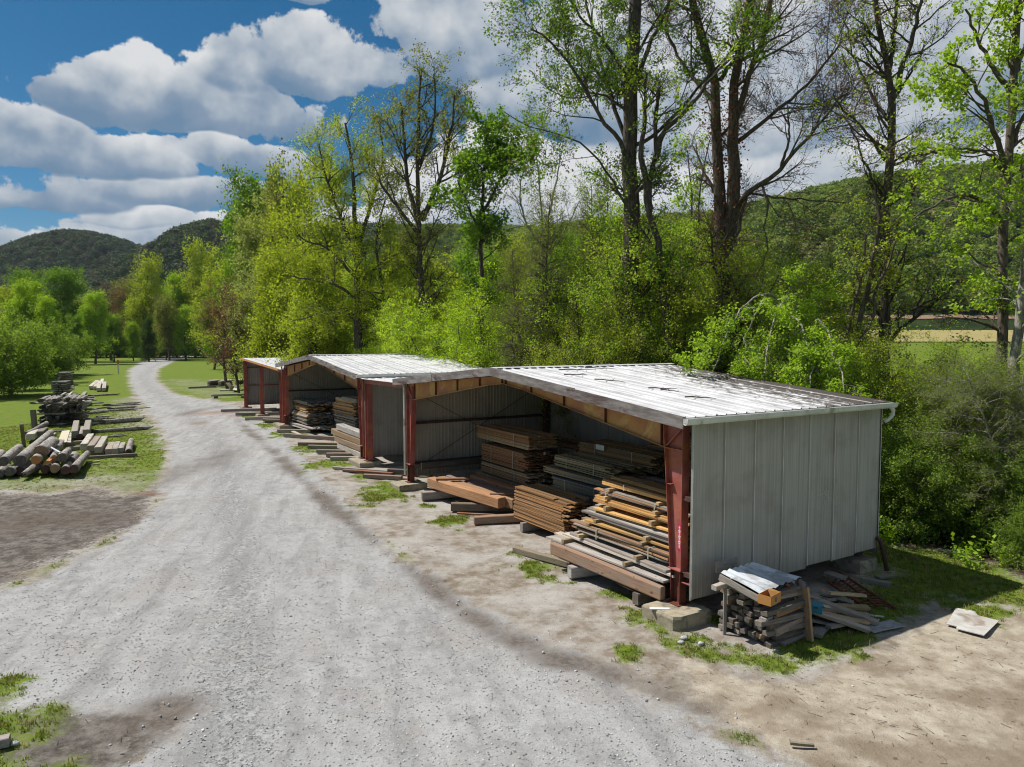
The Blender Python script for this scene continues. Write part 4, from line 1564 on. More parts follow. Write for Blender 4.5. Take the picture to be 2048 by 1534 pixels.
# front-right stack, bottom to top
timber('long flat weathered beam along the foot of the front-right lumber stack', W(4.15, -0.44, 0.52), W(0.42, -0.12, 0.44), 0.16, 0.30, (0.30, 0.20, 0.13), 'beam', meshes=BEAMS, seed=5)
zz = 0.60
ST = 'bundles of boards stacked behind the nearest red post'
bundle('pale weathered wide boards at the very bottom of the front-right stack', 4.45, -0.34, 0.62, 3.95, 1.5, 2, 0.045, 0.25, [LGREY, GREY, (0.5, 0.44, 0.37)], 0.10, 0.45, 0.07, 0.06, straps=(), seed=2, mess=0.07, group=ST, stickers=0.085)
bundle('grey boards second from the bottom of the front-right stack', 4.05, -0.10, 0.80, 3.7, 1.25, 2, 0.045, 0.21, [GREY, LGREY, TAN], 0.2, 0.14, 0.035, 0.08, straps=(), seed=3, mess=0.07, group=ST, stickers=0.08)
bundle('mixed brown and grey banded boards, third layer of the front-right stack', 3.85, 0.08, 0.98, 3.45, 1.1, 7, 0.032, 0.19, [GREY, TAN, LGREY, (0.36, 0.22, 0.13), BRWN], 0.2, 0.2, 0.02, 0.08, seed=4, mess=0.07, group=ST, endtag=(0.12, 0.05, 0.06, 0.14), straps=(0.27, 0.8), stickers=0.06)
bundle('honey boards with battens on top, fourth layer of the front-right stack', 3.60, 0.14, 1.29, 3.2, 1.05, 1, 0.05, 0.2, [HONEY, (0.5, 0.33, 0.15), TAN], 0.15, 0.12, 0.02, 0.05, straps=(), seed=5, mess=0.07, group=ST, stickers=0.07)
bundle('whitish bark-edged boards in the middle of the front-right stack', 3.65, 0.22, 1.42, 3.1, 1.0, 5, 0.032, 0.19, [(0.5, 0.46, 0.43), (0.44, 0.40, 0.37), GREY, (0.4, 0.33, 0.26)], 0.25, 0.22, 0.02, 0.08, straps=(), seed=6, mess=0.07, group=ST)
bundle('single layer of golden planks with battens in the front-right stack', 3.30, 0.26, 1.62, 2.85, 1.0, 1, 0.045, 0.2, [HONEY], 0.12, 0.1, 0.02, 0.04, straps=(), seed=7, mess=0.07, group=ST, stickers=0.10)
bundle('bright golden boards in the upper half of the front-right stack', 3.50, 0.36, 1.78, 3.15, 1.0, 3, 0.045, 0.2, [HONEY, (0.60, 0.36, 0.11), ORNG], 0.14, 0.07, 0.015, 0.05, straps=(), seed=8, mess=0.07, group=ST, stickers=0.07)
bundle('reddish brown and grey boards second from top of the front-right stack', 3.45, 0.46, 2.01, 3.1, 1.0, 3, 0.032, 0.2, [(0.45, 0.23, 0.11), TAN, GREY, ORNG], 0.2, 0.2, 0.01, 0.08, straps=(0.14, 0.7), seed=9, mess=0.07, group=ST, stickers=0.07)
bundle('brown topped boards with golden edge crowning the front-right stack', 3.40, 0.58, 2.20, 2.75, 0.9, 3, 0.042, 0.21, [(0.44, 0.25, 0.10), HONEY, BRWN], 0.12, 0.03, -0.01, 0.03, straps=(0.32,), seed=10, mess=0.07, group=ST)
timber('grey stubby block under the foot of the front-right stack', W(3.25, -0.55, 0.17), W(3.0, 0.7, 0.17), 0.24, 0.28, LGREY, 'bearer', seed=3)
timber('dark bearer under the front-right stack beside the near footing', W(1.1, -0.3, 0.14), W(1.1, 1.2, 0.14), 0.2, 0.26, DGREY, 'bearer', seed=4)
timber('long grey timber lying in the grass left of the front-right stack', W(5.75, -0.62, 0.09), W(3.85, -0.05, 0.09), 0.17, 0.16, (0.33, 0.27, 0.21), 'timber', seed=6)
timber('thin dark board end on dirt beside the neat stack', W(4.95, 0.1, 0.05), W(4.6, 0.9, 0.10), 0.2, 0.05, DGREY, 'board', seed=7, meshes=BOARDS, name='loose_board')
timber('pale block on the dirt beside the neat stack', W(4.75, -0.05, 0.07), W(4.25, 0.6, 0.09), 0.24, 0.12, TAN, 'block', seed=8)
# grey boards and bar behind the top of that stack
bundle('grey boards behind the top of the front-right stack', 2.6, 1.75, 1.9, 2.3, 0.9, 5, 0.05, 0.2, [GREY, DGREY], 0.2, 0.2, 0.0, 0.05, straps=(), seed=11)
timber('dark square bar lying on the grey boards by the near post', W(1.9, 1.5, 2.25), W(1.0, 2.6, 2.3), 0.09, 0.09, DGREY, 'timber', seed=9)

# left rear stack of the near bay
LR = 'banded bundles in the left rear stack of the near bay'
bundle('dark grey bottom bundle with chalk marks in the left rear stack', 13.7, 2.45, 0.36, 3.5, 1.2, 7, 0.042, 0.2, [GREY, BRWN, DGREY], 0.2, 0.12, 0.02, 0.04, seed=21, group=LR)
bundle('brown second bundle in the left rear stack', 13.45, 2.5, 0.72, 3.35, 1.2, 10, 0.036, 0.2, [BRWN, RUSSET, TAN], 0.22, 0.06, 0.01, 0.03, seed=22, group=LR, endtag=(0.5, 0.1, 0.07, 0.12))
bundle('rust brown tall third bundle in the left rear stack', 13.4, 2.5, 1.18, 3.2, 1.2, 18, 0.034, 0.2, [BRWN, (0.33, 0.18, 0.08), RUSSET], 0.25, 0.05, 0.0, 0.03, seed=23, group=LR, endtag=(0.6, 0.6, 0.08, 0.1))
bundle('light brown top bundle shifted outward on the left rear stack', 13.9, 2.55, 1.98, 3.9, 1.2, 13, 0.034, 0.2, [(0.36, 0.22, 0.10), BRWN, TAN], 0.06, 0.12, -0.01, 0.02, seed=24, group=LR)
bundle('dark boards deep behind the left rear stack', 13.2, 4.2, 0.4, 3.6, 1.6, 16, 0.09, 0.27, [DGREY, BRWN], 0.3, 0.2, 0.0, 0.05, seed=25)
# centre rear stack
CR = 'bundles in the centre rear stack of the near bay'
bundle('loose grey boards at the foot of the centre rear stack', 9.2, 2.7, 0.34, 3.2, 1.3, 8, 0.055, 0.2, [GREY, DGREY, OLIVE], 0.35, 0.35, 0.03, 0.06, seed=31, mess=0.05, group=CR, straps=())
bundle('grey green banded bundle in the middle of the centre rear stack', 8.85, 2.75, 0.92, 3.1, 1.2, 8, 0.04, 0.2, [(0.29, 0.28, 0.20), GREY, OLIVE], 0.25, 0.16, 0.0, 0.05, seed=32, mess=0.05, group=CR, endtag=(0.2, 0.1, 0.06, 0.1))
bundle('long olive boards fanning out in the centre rear stack', 9.3, 2.72, 1.36, 3.9, 1.2, 4, 0.045, 0.2, [OLIVE, TAN, GREY], 0.4, 0.12, 0.03, 0.05, seed=33, mess=0.05, group=CR, straps=())
bundle('pale olive top bundle of the centre rear stack', 8.9, 2.85, 1.62, 2.9, 1.2, 8, 0.042, 0.2, [(0.36, 0.31, 0.17), OLIVE, TAN], 0.3, 0.03, 0.01, 0.02, seed=34, mess=0.05, group=CR)
bundle('brown bundle with white paper tag high behind the centre rear stack', 9.2, 4.1, 1.75, 3.7, 1.2, 12, 0.042, 0.2, [(0.32, 0.24, 0.12), OLIVE, BRWN], 0.15, 0.05, 0.02, 0.03, seed=35, mess=0.05, group=CR)
bundle('dark bundle high at the back right of the near bay', 6.5, 4.9, 2.35, 3.4, 1.2, 11, 0.045, 0.2, [BRWN, DGREY], 0.15, 0.1, 0.0, 0.03, seed=36, mess=0.05, group=CR)
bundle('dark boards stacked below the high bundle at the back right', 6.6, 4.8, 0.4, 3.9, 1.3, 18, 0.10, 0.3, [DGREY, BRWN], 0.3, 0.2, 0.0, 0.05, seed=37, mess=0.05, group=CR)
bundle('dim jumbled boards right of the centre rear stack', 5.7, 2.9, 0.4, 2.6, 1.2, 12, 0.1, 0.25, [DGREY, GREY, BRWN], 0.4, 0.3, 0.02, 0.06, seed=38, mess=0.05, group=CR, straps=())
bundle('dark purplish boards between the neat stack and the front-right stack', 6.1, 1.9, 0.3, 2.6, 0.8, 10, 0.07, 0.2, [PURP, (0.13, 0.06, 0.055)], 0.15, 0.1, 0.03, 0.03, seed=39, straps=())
# tag on the high brown bundle
b = MB()
pp = [W(8.2, 4.06, 2.17), W(7.75, 4.06, 2.17), W(7.75, 4.06, 2.34), W(8.2, 4.06, 2.34)]
b.prism([tuple(q) for q in pp], tuple(VV * 0.004))
tag(b.build('paper_sheet', M_WHITE), 'white paper sheet pinned on the brown bundle at the back', 'paper sheet')

# heavy beams at the left front of the near bay
HB = 'heavy brown beams lying on bearers at the left front of the near bay'
timber('front heavy orange-brown beam with rounded ends, nearest the road', W(13.05, 0.16, 0.56), W(9.2, 0.98, 0.50), 0.34, 0.36, (0.42, 0.235, 0.13), 'beam', HB, meshes=BEAMSN, seed=1)
timber('second heavy brown beam behind the front one', W(13.2, 0.62, 0.52), W(8.95, 1.38, 0.47), 0.33, 0.34, (0.34, 0.20, 0.12), 'beam', HB, meshes=BEAMSN, seed=2)
timber('third heavy beam with grey purple top, behind the brown pair', W(13.3, 1.05, 0.52), W(8.9, 1.78, 0.47), 0.36, 0.34, (0.28, 0.19, 0.16), 'beam', HB, meshes=BEAMSN, seed=3)
timber('rear heavy reddish beam beside the left rear stack', W(12.7, 1.75, 0.55), W(8.8, 2.2, 0.5), 0.34, 0.4, (0.36, 0.17, 0.085), 'beam', HB, meshes=BEAMSN, seed=4)
timber('short crosspiece on the left ends of the heavy beams', W(12.5, 0.12, 0.77), W(12.0, 1.2, 0.77), 0.16, 0.08, (0.3, 0.16, 0.09), 'crosspiece', seed=1, meshes=BEAMSN)
timber('thin crosspiece on the right ends of the heavy beams', W(9.75, 0.82, 0.70), W(9.35, 1.6, 0.70), 0.08, 0.06, (0.33, 0.2, 0.12), 'crosspiece', seed=2, meshes=BEAMSN)
BE = 'rough bearers on the ground before the near bay'
timber('rounded grey bearer under the left end of the heavy beams', W(12.75, -0.35, 0.16), W(12.3, 1.9, 0.18), 0.26, 0.28, GREY, 'bearer', BE, seed=1)
timber('grey bearer under the right end of the heavy beams', W(10.85, -0.08, 0.15), W(9.7, 1.75, 0.15), 0.22, 0.27, (0.31, 0.24, 0.18), 'bearer', BE, seed=2)
timber('thin brown strip on the dirt right of the heavy beams', W(10.35, -0.1, 0.04), W(9.2, 1.1, 0.05), 0.09, 0.06, RUSSET, 'board', BE, seed=3)
timber('worn brown bearer left of the neat stack', W(8.95, -0.2, 0.13), W(8.35, 1.5, 0.14), 0.22, 0.24, (0.33, 0.22, 0.15), 'bearer', BE, seed=4)
timber('dark plank behind the footing at the left of the near bay', W(14.3, 0.62, 0.12), W(13.2, 0.85, 0.14), 0.14, 0.10, DGREY, 'board', BE, seed=5)
timber('long dark timber against the foot of the ribbed left wall', W(14.75, 0.5, 0.78), W(14.7, 4.4, 0.80), 0.12, 0.26, DGREY, 'timber', seed=6)

# passage between the gables: old boards on the ground
for i, (a, c, w, h, col, lab) in enumerate([
        ((19.6, -1.55, .06), (16.9, 0.6, .10), .16, .12, GREY, 'long bowed grey board in the passage, outer of the two lying side by side'),
        ((18.9, -1.3, .05), (17.0, 0.2, .08), .24, .10, (0.25, 0.12, 0.08), 'reddish board beside the bowed grey board in the passage'),
        ((17.3, 0.1, .14), (16.0, 1.5, .16), .2, .22, DGREY, 'dark timber end in the passage near the inner post'),
        ((17.2, -1.0, .08), (16.0, 0.2, .10), .18, .16, (0.3, 0.22, 0.17), 'short pale timber on gravel before the inner post'),
        ((16.7, -0.5, .05), (15.6, 0.6, .07), .14, .07, (0.27, 0.16, 0.11), 'thin brown board tucked against the inner post'),
        ((21.9, -1.0, .09), (21.0, 0.4, .10), .18, .18, GREY, 'short bearer left of the paired post footing')]):
    timber(lab, W(*a), W(*c), w, h, col, 'board', 'old boards on the ground at the passage', seed=i)
timber('red steel length leaning in the passage beside the wall', W(15.9, 1.7, 0.2), W(15.55, 1.2, 1.7), 0.08, 0.08, (0.16, 0.05, 0.04), 'steel bar', seed=1)

# ---- second bay
S2 = 'bundles of boards in the second gabled shed'
bundle('tan and grey splayed boards at the foot of the left stack in the second shed', 36.3, 0.2, 0.18, 4.6, 1.7, 3, 0.06, 0.24, [LGREY, TAN, GREY], 0.5, 0.5, 0.10, 0.06, seed=41, mess=0.08, group=S2, straps=(), name='lumber_pile')
bundle('weathered boards with bright edges in the left stack of the second shed', 36.0, 0.5, 0.45, 3.4, 1.6, 13, 0.05, 0.23, [LGREY, GREY, TAN], 0.4, 0.14, 0.05, 0.07, seed=42, mess=0.08, group=S2, straps=())
bundle('golden brown boards near the top of the left stack in the second shed', 35.9, 0.62, 1.2, 3.0, 1.3, 6, 0.05, 0.22, [HONEY, TAN, BRWN], 0.3, 0.1, 0.03, 0.04, seed=43, mess=0.08, group=S2, straps=())
bundle('thin grey sticks and slats on top of the left stack in the second shed', 35.7, 0.6, 1.56, 3.2, 1.5, 5, 0.045, 0.15, [GREY, TAN, DGREY], 0.5, 0.2, 0.05, 0.08, seed=44, mess=0.08, group=S2, straps=())
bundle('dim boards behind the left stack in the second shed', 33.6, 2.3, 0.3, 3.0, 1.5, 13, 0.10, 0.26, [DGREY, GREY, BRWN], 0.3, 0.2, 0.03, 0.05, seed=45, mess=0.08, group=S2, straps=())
bundle('leaning tall stack of tan boards at the right of the second shed, lower half', 29.6, 1.6, 0.35, 3.0, 1.4, 20, 0.05, 0.24, [TAN, (0.33, 0.25, 0.15), GREY], 0.2, 0.05, 0.06, 0.04, seed=46, mess=0.08, group=S2, straps=(), bow=-0.25)
bundle('leaning tall stack of tan boards at the right of the second shed, upper half', 30.1, 1.6, 1.36, 3.2, 1.4, 18, 0.05, 0.24, [TAN, (0.4, 0.26, 0.13), ORNG], 0.25, 0.05, 0.06, 0.04, seed=47, mess=0.08, group=S2, straps=(), bow=0.4)
timber('big pale timber under the tan stack in the second shed', W(29.3, 1.45, 0.3), W(25.2, 1.5, 0.26), 0.3, 0.34, TAN, 'beam', seed=1)
timber('grey block crowning the tan stack in the second shed', W(28.3, 1.7, 2.36), W(26.3, 1.9, 2.34), 0.35, 0.22, GREY, 'beam', seed=2)
BS = 'big squared beams stacked behind the paired posts'
for i, (a, c, col, lab) in enumerate([((24.5, 0.3, .28), (20.6, .3, .26), LGREY, 'grey lowest beam behind the paired posts'),
                                      ((24.9, 0.28, .60), (20.7, .32, .58), (0.34, 0.25, 0.18), 'brown second beam behind the paired posts'),
                                      ((25.4, 0.26, .92), (20.8, .34, .88), (0.44, 0.30, 0.17), 'orange-brown third beam behind the paired posts'),
                                      ((24.6, 0.3, 1.24), (20.8, .34, 1.20), LGREY, 'pale topmost beam behind the paired posts')]):
    timber(lab, W(*a), W(*c), 0.42, 0.29, col, 'beam', BS, seed=i, meshes=BEAMSN)
for i, (a, c, lab) in enumerate([((31.2, -1.0), (27.7, 1.6), 'bearer in the dirt between the two stacks of the second shed'),
                                 ((27.3, -1.15), (25.5, 1.0), 'outermost of the three parallel bearers before the second shed'),
                                 ((25.9, -1.0), (24.4, 0.8), 'middle one of the three parallel bearers before the second shed'),
                                 ((24.2, -1.0), (23.0, 0.5), 'bearer nearest the paired posts of the second shed'),
                                 ((22.9, -0.9), (22.2, 0.2), 'short bearer touching the orange-brown beams'),
                                 ((33.4, -0.9), (32.2, 0.8), 'dark bearer under the splayed boards')]):
    timber(lab, W(*a, .11), W(*c, .11), 0.2, 0.2, (0.31, 0.25, 0.2), 'bearer', 'bearers on the ground before the second shed', seed=i)
timber('bright plank fallen at the foot of the left stack in the second shed', W(31.9, -0.35, 0.2), W(30.2, -0.1, 0.07), 0.22, 0.05, LGREY, 'board', seed=12, meshes=BOARDS, name='loose_board')
for i, (a, c, lab) in enumerate([((38.6, -0.6), (37.6, 2.0), 'dark timber on the ground in the lean-to by the gable'), ((41.2, -1.4), (40.0, 1.6), 'grey sleeper across the lean-to floor'),
                                 ((44.5, -1.5), (43.5, 1.5), 'grey sleeper left of the middle lean-to post'), ((48.0, -2.0), (47.0, 2.0), 'grey sleeper near the far lean-to post'),
                                 ((39.8, -0.5), (38.8, 3.0), 'brown plank on the lean-to floor')]):
    timber(lab, W(*a, .14), W(*c, .14), 0.26, 0.22, GREY if i else DGREY, 'timber', 'timbers lying on the lean-to floor', seed=i)
# ------------------------------------------------------------------ covered timber pile by the near wall
CV = empty('timber_rack', tuple(W(-1.3, 0.9, 0)), 'small rack with a corrugated sheet roof over a timber pile by the near wall', 'rack')
c0 = W(-1.3, 0.9, 0)


def rel(u, v, z):
    return tuple(W(u, v, z) - c0)


FL_, FR_, BL_, BR_ = (-1.74, 0.30, 1.02), (-1.66, 1.66, 1.10), (-0.88, 0.12, 1.24), (-0.80, 1.28, 1.22)
vs, fs = [], []
n = 40
for i in range(n + 1):
    s = i / n
    wav = 0.016 * math.cos(s * math.pi * 2 * 6.5) + (0.012 if (i % 8 == 0) else 0)
    for k in range(5):
        t = k / 4
        p = [(FL_[a] * (1 - s) + FR_[a] * s) * (1 - t) + (BL_[a] * (1 - s) + BR_[a] * s) * t for a in range(3)]
        vs.append(rel(p[0], p[1], p[2] + wav + 0.01 * math.sin(t * 5 + s * 3)))
for i in range(n):
    for k in range(4):
        fs.append((i * 5 + k, i * 5 + 5 + k, i * 5 + 6 + k, i * 5 + k + 1))
M_SHEET = simple_mat('patchy_galvanised_sheet', (0.50, 0.54, 0.58), (0.62, 0.65, 0.68), 2.5, 0.4, 0.5, c3=(0.30, 0.30, 0.31))
link('roof_sheet', mesh_np('roof_sheet', np.array(vs), np.array(fs), M_SHEET, smooth=True), CV)


def rackpiece(name, a, b_, w, h, col, m=None):
    o = link(name, BEAMS[0], CV)
    put_along(o, rel(*a), rel(*b_), w, h)
    o.color = (*col, 1)


rackpiece('edge_board', (-1.72, 0.31, 0.93), (-0.9, 0.14, 1.15), 0.03, 0.13, GREY)
rackpiece('edge_board', (-1.70, 0.42, 0.84), (-0.95, 0.22, 1.0), 0.03, 0.05, DGREY)
rackpiece('back_board', (-0.55, 0.42, 1.18), (-0.5, 1.1, 1.18), 0.03, 0.22, GREY)
rackpiece('post', (-1.76, 1.52, 0.0), (-1.68, 1.56, 1.08), 0.07, 0.07, DGREY)
rackpiece('post', (-1.0, 0.2, 0.0), (-1.0, 0.2, 1.18), 0.06, 0.06, GREY)
rackpiece('brace', (-1.70, 1.50, 0.72), (-1.62, 1.22, 1.04), 0.06, 0.06, RUSSET)
rackpiece('post', (-0.8, 1.25, 0.0), (-0.8, 1.25, 1.18), 0.06, 0.06, DGREY)

# the timbers on the rack: each one lies loose
rr = random.Random(4)
PILE = 'short weathered timbers stacked under the small sheet roof'
cols = [(0.2, 0.18, 0.16), DGREY, DGREY, (0.15, 0.13, 0.115), (0.24, 0.17, 0.11), (0.30, 0.22, 0.14), (0.18, 0.155, 0.14), (0.3, 0.27, 0.24)]
zc = 0.06
for row in range(11):
    nrow = 7
    hh = 0.086
    for k in range(nrow):
        u = -1.80 + k * 0.165 + rr.uniform(-.015, .015)
        vA = 0.46 + rr.uniform(-0.2, 0.14)
        vB = 1.45 + rr.uniform(-0.1, 0.12)
        if k == 0:
            vA += 0.18 - 0.12 * (row % 3)
        zz_ = zc + rr.uniform(-.012, .012)
        if row >= 8 and k == 0:
            continue
        timber('%s weathered timber end in the pile under the small sheet roof' % ('lowest', 'low', 'middle', 'upper', 'topmost')[min(4, row // 2)], W(u, vA, zz_ + rr.uniform(-.035, .02)), W(u + rr.uniform(-.09, .09), vB, zz_ + rr.uniform(-.02, .03)), rr.uniform(.11, .18), hh * rr.uniform(.95, 1.2),
               rr.choice(cols), 'timber', PILE, roll=rr.uniform(-.22, .22), seed=row * 10 + k)
    zc += hh
timber('pale timber end jutting from the top of the pile beside the wall', W(-1.0, -0.12, 1.0), W(-0.95, 1.0, 1.03), 0.13, 0.1, LGREY, seed=1)
timber('orange-brown squared timber on the front of the covered pile', W(-1.82, 0.62, 0.62), W(-1.80, 1.5, 0.66), 0.17, 0.13, (0.36, 0.2, 0.1), seed=2)
timber('whitish short block end on the front of the covered pile', W(-1.80, 0.34, 0.52), W(-1.76, 0.7, 0.53), 0.15, 0.12, (0.5, 0.45, 0.42), seed=3)
timber('slanting grey slab low on the front of the covered pile', W(-1.88, 0.60, 0.28), W(-1.84, 1.52, 0.36), 0.12, 0.15, (0.34, 0.28, 0.24), seed=4)
timber('lowest grey plank lying before the covered pile', W(-1.92, 0.75, 0.03), W(-1.85, 1.62, 0.05), 0.14, 0.06, GREY, seed=5)

# cardboard box on the pile
bx = W(-2.0, 0.22, 0.88)
BX = empty('cardboard_box', tuple(W(-1.88, 0.42, 0.90)), 'orange-brown open cardboard box with a round grey emblem on the timber pile', 'cardboard box', None, ROT_S + 0.22)
b = MB()
b.box(-0.20, 0.20, -0.13, -0.125, 0, 0.19)
b.box(-0.20, 0.20, 0.125, 0.13, 0, 0.17)
b.box(-0.20, -0.195, -0.125, 0.125, 0, 0.18)
b.box(0.195, 0.20, -0.125, 0.125, 0, 0.18)
b.box(-0.195, 0.195, -0.125, 0.125, 0, 0.006)
b.build('carton', M_CARD, BX)
b = MB()
b.hexa([(-0.2, -0.13, 0.17), (0.2, -0.13, 0.17), (0.2, -0.126, 0.176), (-0.2, -0.126, 0.176), (-0.1, -0.02, 0.26), (0.06, 0.0, 0.25), (0.06, 0.004, 0.254), (-0.1, -0.016, 0.264)])
b.build('flap', M_CARD, BX)
b = MB()
ring = []
for k in range(20):
    a = 2 * math.pi * k / 20
    ring.append((0.045 * math.cos(a), -0.132, 0.085 + 0.052 * math.sin(a)))
b.prism(ring, (0, 0.0015, 0))
em = b.build('emblem', M_GREYINK, BX)
M_PALEINK = simple_mat('pale_grey_print', (0.25, 0.27, 0.28), (0.3, 0.32, 0.33), 8, 0.8, 0.1)
b = MB()
for (x0, x1, z0, z1) in ((-.018, .018, .07, .076), (-.022, .022, .088, .094), (-.014, .014, .106, .112), (-.004, .004, .06, .12)):
    b.box(x0, x1, -0.1335, -0.1325, z0, z1)
b.build('emblem_mark', M_PALEINK, em)

# heap of planks to the right
PH = [
    ('upright brown plank leaning against the corner post of the covered pile', (-1.86, 1.50, 0.98), (-2.10, 1.36, 0.02), 0.17, 0.05, (0.36, 0.24, 0.13), 1.25),
    ('long grey square beam sloping across the plank heap to the right', (-1.42, 1.95, 0.62), (-2.35, 3.15, 0.09), 0.13, 0.11, GREY, 0.2),
    ('long plank with pale cut end at the front of the heap', (-1.62, 1.75, 0.46), (-2.45, 2.72, 0.06), 0.12, 0.09, (0.36, 0.3, 0.25), 0.3),
    ('brown plank lying diagonally on top of the heap', (-1.16, 3.0, 0.42), (-2.16, 3.22, 0.06), 0.12, 0.07, (0.36, 0.25, 0.15), 0.5),
    ('wide grey plank at the bottom of the heap beside the propped one', (-1.62, 1.62, 0.28), (-1.98, 2.35, 0.10), 0.26, 0.04, GREY, 0.0),
    ('wide grey plank flat on the ground in front of the heap', (-2.04, 1.58, 0.06), (-1.75, 2.35, 0.06), 0.26, 0.07, (0.33, 0.31, 0.28), 0.0),
    ('short pinkish plank resting on the grey beams', (-1.80, 2.10, 0.36), (-1.90, 2.68, 0.30), 0.10, 0.06, (0.40, 0.29, 0.22), 0.2),
    ('narrow grey stick behind the diagonal brown plank', (-1.46, 2.7, 0.25), (-1.8, 3.05, 0.14), 0.08, 0.06, GREY, 0.1),
    ('thin grey board low between the two long beams', (-1.9, 2.35, 0.18), (-2.28, 2.9, 0.08), 0.12, 0.05, (0.34, 0.32, 0.3), 0.0),
    ('short light block between the brown plank and the ladder', (-1.52, 3.05, 0.2), (-1.42, 3.5, 0.22), 0.2, 0.08, TAN, 0.0),
    ('pale weathered board across the back of the heap', (-1.18, 2.2, 0.34), (-1.32, 2.9, 0.30), 0.12, 0.06, LGREY, 0.0),
    ('second pale weathered board across the back of the heap', (-1.36, 2.1, 0.30), (-1.46, 2.85, 0.26), 0.13, 0.06, LGREY, 0.0),
    ('grey board tilted upward against the rack', (-1.4, 1.75, 0.7), (-1.0, 2.2, 0.78), 0.13, 0.04, LGREY, 0.4),
    ('board end tilted upward behind the heap', (-1.2, 2.3, 0.4), (-0.85, 2.8, 0.55), 0.13, 0.04, GREY, 0.3),
    ('long grey slat under the wall edge behind the heap', (-0.72, 1.5, 0.62), (-0.62, 2.9, 0.55), 0.07, 0.05, GREY, 0.0),
    ('dark board low behind the rack', (-1.0, 1.9, 0.12), (-0.8, 3.3, 0.10), 0.2, 0.06, DGREY, 0.0),
    ('dark board on the ground beneath the plank heap', (-1.6, 1.9, 0.05), (-1.5, 3.1, 0.05), 0.22, 0.06, DGREY, 0.0),
]
for i, (lab, a, c, w, h, col, roll) in enumerate(PH):
    g = 0.0
    timber(lab, W(*a), W(*c), w, h, col, 'plank', 'planks heaped beside the covered timber pile', name='plank', meshes=BEAMSN if h > .06 else BOARDS, roll=roll, seed=i + 30)
rp = random.Random(12)
for i in range(20):
    u, v = rp.uniform(-2.1, -1.0), rp.uniform(1.75, 2.9)
    a = rp.uniform(-.9, .5)
    ln = rp.uniform(.5, 1.1)
    z0 = rp.uniform(.05, .45)
    timber('short weathered plank jumbled in the middle of the heap by the wall', W(u, v, z0 + rp.uniform(0, .2)), W(u + math.sin(a) * ln, v + math.cos(a) * ln, max(.04, z0 - rp.uniform(0, .2))), rp.uniform(.10, .20), rp.uniform(.04, .07),
           rp.choice([GREY, LGREY, DGREY, TAN]), 'plank', 'jumbled short planks in the heap by the wall', name='plank', meshes=BOARDS, roll=rp.uniform(-.5, .5), seed=i)
# flat grey board and white strip at the right end of the heap
timber('flat pale grey board at the right end of the plank heap', W(-2.36, 2.78, 0.03), W(-2.48, 3.66, 0.03), 0.34, 0.02, (0.40, 0.40, 0.41), 'board', name='flat_board', meshes=BOARDS, seed=3)
timber('thin white strip on the ground right of the brown plank', W(-1.78, 3.35, 0.03), W(-2.15, 3.72, 0.03), 0.03, 0.03, (0.8, 0.8, 0.78), 'strip', name='white_strip', meshes=BOARDS, seed=4)
timber('broken white strip beside the thin white strip', W(-1.98, 3.25, 0.02), W(-2.18, 3.5, 0.02), 0.03, 0.02, (0.8, 0.8, 0.78), 'strip', name='white_strip', meshes=BOARDS, seed=5)
# blue plastic bin end among the planks
BB = empty('plastic_bin', tuple(W(-1.72, 1.86, 0.42)), 'bright blue plastic bin wedged among the planks', 'plastic bin', None, ROT_S - 0.75)
b = MB()
b.hexa([(-0.21, -0.09, 0.0), (0.21, -0.09, -0.06), (0.21, 0.09, -0.06), (-0.21, 0.09, 0.0), (-0.22, -0.11, 0.17), (0.22, -0.11, 0.11), (0.22, 0.11, 0.11), (-0.22, 0.11, 0.17)])
b.build('tub', M_BLUE, BB)
b = MB()
b.hexa([(-0.235, -0.125, 0.165), (0.235, -0.125, 0.105), (0.235, 0.125, 0.105), (-0.235, 0.125, 0.165), (-0.235, -0.125, 0.185), (0.235, -0.125, 0.125), (0.235, 0.125, 0.125), (-0.235, 0.125, 0.185)])
b.build('rim', M_BLUE, BB)
b = MB()
b.box(0.05, 0.12, -0.116, -0.105, 0.06, 0.085)
b.build('handle_slot', M_PURLIN, BB)

# rusty ladder-like roller frame
LD = empty('steel_ladder', tuple(W(-0.9, 4.6, 0)), 'rusty steel double ladder frame lying on the grass by the wall', 'steel ladder')
lc = W(-0.9, 4.6, 0)
rails = [((-0.35, 4.42, .10), (-1.72, 3.78, .06)), ((-0.25, 4.92, .12), (-1.80, 4.05, .07)), ((-0.15, 5.15, .15), (-2.05, 4.30, .06))]


def lrel(p):
    return tuple(W(*p) - lc)


for a, c in rails:
    b = MB()
    b.tube([lrel(a), lrel(c)], 0.03, 6)
    b.build('rail', M_RUST, LD)
for r0, r1, n_ in ((rails[0], rails[1], 11), (rails[1], rails[2], 13)):
    for k in range(n_):
        t = (k + 0.5) / n_
        p = [r0[0][i] * (1 - t) + r0[1][i] * t for i in range(3)]
        q = [r1[0][i] * (1 - t) + r1[1][i] * t for i in range(3)]
        b = MB()
        b.tube([lrel(p), lrel(q)], 0.018, 5)
        b.build('rung', M_RUST, LD)
timber('short board lying over the upper end of the rusty ladder', W(-0.1, 4.7, 0.22), W(-0.55, 4.75, 0.2), 0.3, 0.04, GREY, 'board', name='loose_board', meshes=BOARDS, seed=6)
timber('weathered log-like sleeper on the grass near the wall corner', W(-0.5, 5.45, 0.02), W(-1.1, 5.75, 0.0), 0.14, 0.15, (0.25, 0.24, 0.22), 'sleeper', seed=7)
timber('grey plank crossing beside the sleeper near the wall corner', W(-0.62, 5.95, 0.03), W(-0.75, 6.5, 0.03), 0.2, 0.05, GREY, 'plank', name='plank', meshes=BOARDS, seed=8)
b = MB()
